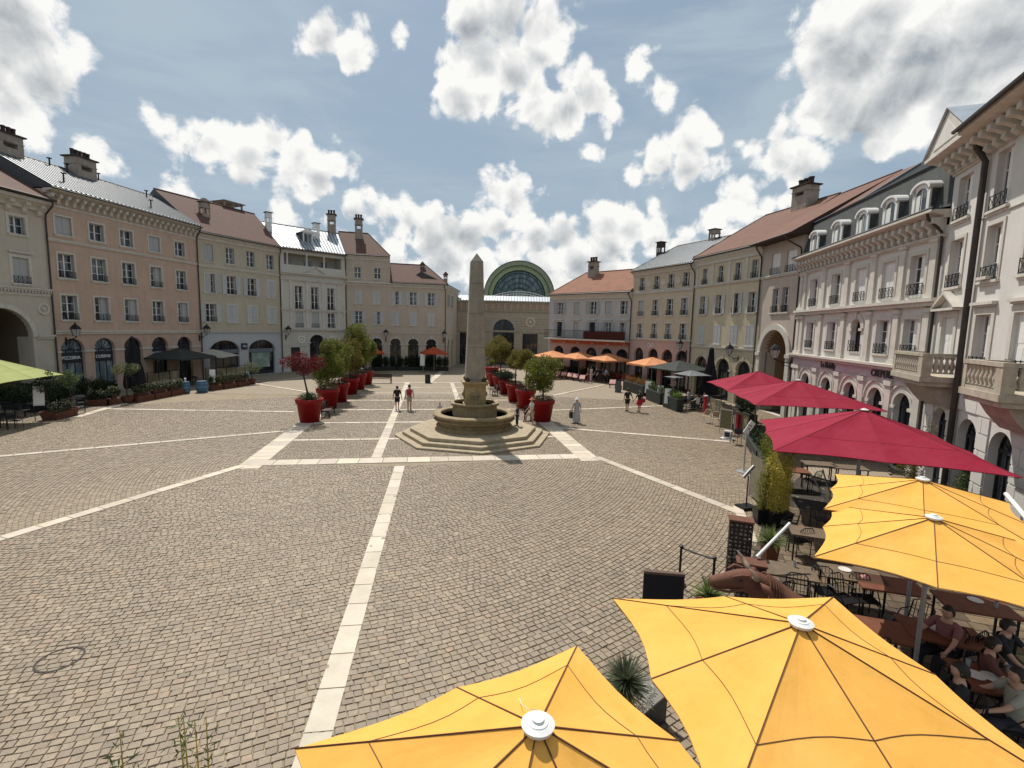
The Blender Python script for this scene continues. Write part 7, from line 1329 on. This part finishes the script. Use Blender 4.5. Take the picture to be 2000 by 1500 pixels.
def lolly(label, px, py, h, R_, kd, seed, trunk=.04, pot=True, name='potted_tree'):
    x, y = gr(px, py); t = thing(name, label, 'potted tree', (x, y, 0), 0, 'small potted trees of the left terrace'); MB().lathe([(.26, 0), (.38, .42), (.40, .5), (.34, .5), (.32, .42), (0, .42)], 20).build('pot', TERR, t); MB().tube([(0, 0, .4), (.03, 0, h * .6), (0, 0, h)], [trunk, trunk * .8, .01], 6).build('trunk', BARK, t); leaves(clumps(0, 0, h, R_, R_ * .8, 9, seed), 1300, .11, 2.2, seed).build('crown', LF[kd], t)
lolly('potted lollipop tree with a pale airy crown among the flower boxes', 249, 787, 2.5, .85, 'pale', 51); lolly('potted tree with a round crown left of the flower boxes', 140, 812, 2.3, .75, 'grass', 52); lolly('potted white flowered bush at the right end of the left terrace', 492, 750, 1.6, .8, 'pale', 53); lolly('potted bush in deep shade below the lime parasol', 95, 820, 2.2, .8, 'dark', 54)
BLUE = mat('blue_barrel_paint', (.05, .12, .20), .5, .15, 5); BLUE2 = mat('pale_blue_stave', (.14, .26, .38), .5, .15, 5)
for px, py, lb in ((363, 768, 'blue barrel with a figure on top between the flower boxes'), (395, 766, 'wider blue barrel to the right of the first one')):
    x, y = gr(px, py); k = 1.0 if px < 380 else 1.35; t = thing('barrel', lb, 'barrel', (x, y, 0), 0, 'blue barrels'); MB().lathe([(.28 * k, 0), (.34 * k, .3), (.35 * k, .48), (.34 * k, .66), (.28 * k, .95), (.25 * k, .95), (0, .93)], 18).build('barrel_body', BLUE, t)
    for z in (.2, .42, .55, .75): q = (.36 - abs(z - .48) * .14) * k; MB().lathe([(q, -.03), (q + .008, 0), (q, .03)], 18, (0, 0, z)).build('hoop', BLUE2, t)
    if px < 380: MB().lathe([(.0, 0), (.08, .02), (.06, .2), (.09, .26), (.0, .36)], 10, (0, 0, .95)).build('knob', CAPW, t)
board('white menu board on a stand in front of the lime parasol', 80, 822, 1.15, .5, WB, .5, .15, 'menu boards of the left terrace', .9); board('white menu board between the second barrel and the flower boxes', 416, 762, 1.1, .45, WB, .3, .15, 'menu boards of the left terrace', .7)
for k, (px, py, wh_) in enumerate(((30, 815, 'in the shade of the lime parasol'), (8, 838, 'at the left edge of the picture'), (140, 800, 'by the near flower box'), (330, 752, 'behind the sunlit flower boxes'), (375, 752, 'behind the first blue barrel'), (430, 748, 'under the cream parasol'), (290, 760, 'behind the lollipop tree'), (60, 800, 'deep behind the near left menu board'))): x, y = gr(px, py); dark_set(x, y, k, wh_)
for px, py, lb, w_ in ((15, 800, 'dark bush behind the small tables at the left edge', 1.6), (60, 806, 'dark spreading bush behind the near left menu board', 1.5), (105, 800, 'dark bush between the menu board and the round potted tree', 1.3), (165, 790, 'dark bush right of the round potted tree', 1.1), (195, 784, 'low dark bush in the shade before the salmon house', 1.0)):
    x, y = gr(px, py); t = plant('shrub', lb, x, y + .4, [('foliage', leaves(clumps(0, 0, 1.0, w_ * .8, .75, 9, px), 2200, .12, 2, px), LF['dark']), ('light_leaves', leaves(clumps(0, 0, 1.15, w_ * .8, .7, 7, px + 1), 500, .10, 2, px + 1), LF['grass'])], 0, (.9, .45, DARKF), 'dark bushes of the left terrace')
place('chair', cC, *gr(158, 808), 2.4, 'black folding chair standing out on the pale strip at the left', 'black terrace chairs')
for k, (a, b, lb) in enumerate((((262, 775), (350, 760), 'dark railing with posts behind the sunlit flower boxes'), ((400, 757), (478, 748), 'dark railing with posts behind the right end flower boxes'), ((60, 800), (125, 790), 'dark railing in the shade of the lime parasol'))):
    A, B = gr(*a), gr(*b); L = math.hypot(B[0] - A[0], B[1] - A[1]); t = thing('terrace_railing', lb, 'railing', ((A[0] + B[0]) / 2, (A[1] + B[1]) / 2 + .2, 0), math.atan2(B[1] - A[1], B[0] - A[0]), 'dark terrace railings')
    for i in range(5): MB().box(-L / 2 + i * L / 4 - .025, -L / 2 + i * L / 4 + .025, -.025, .025, 0, 1.7).build('post', IRON, t)
    for i in range(4): MB().box(-L / 2 + i * L / 4 + .04, -L / 2 + (i + 1) * L / 4 - .04, -.008, .008, .5, 1.62).build('pane', GLS, t)
    MB().box(-L / 2, L / 2, -.03, .03, 1.7, 1.74).build('top_rail', IRON, t)
flush()
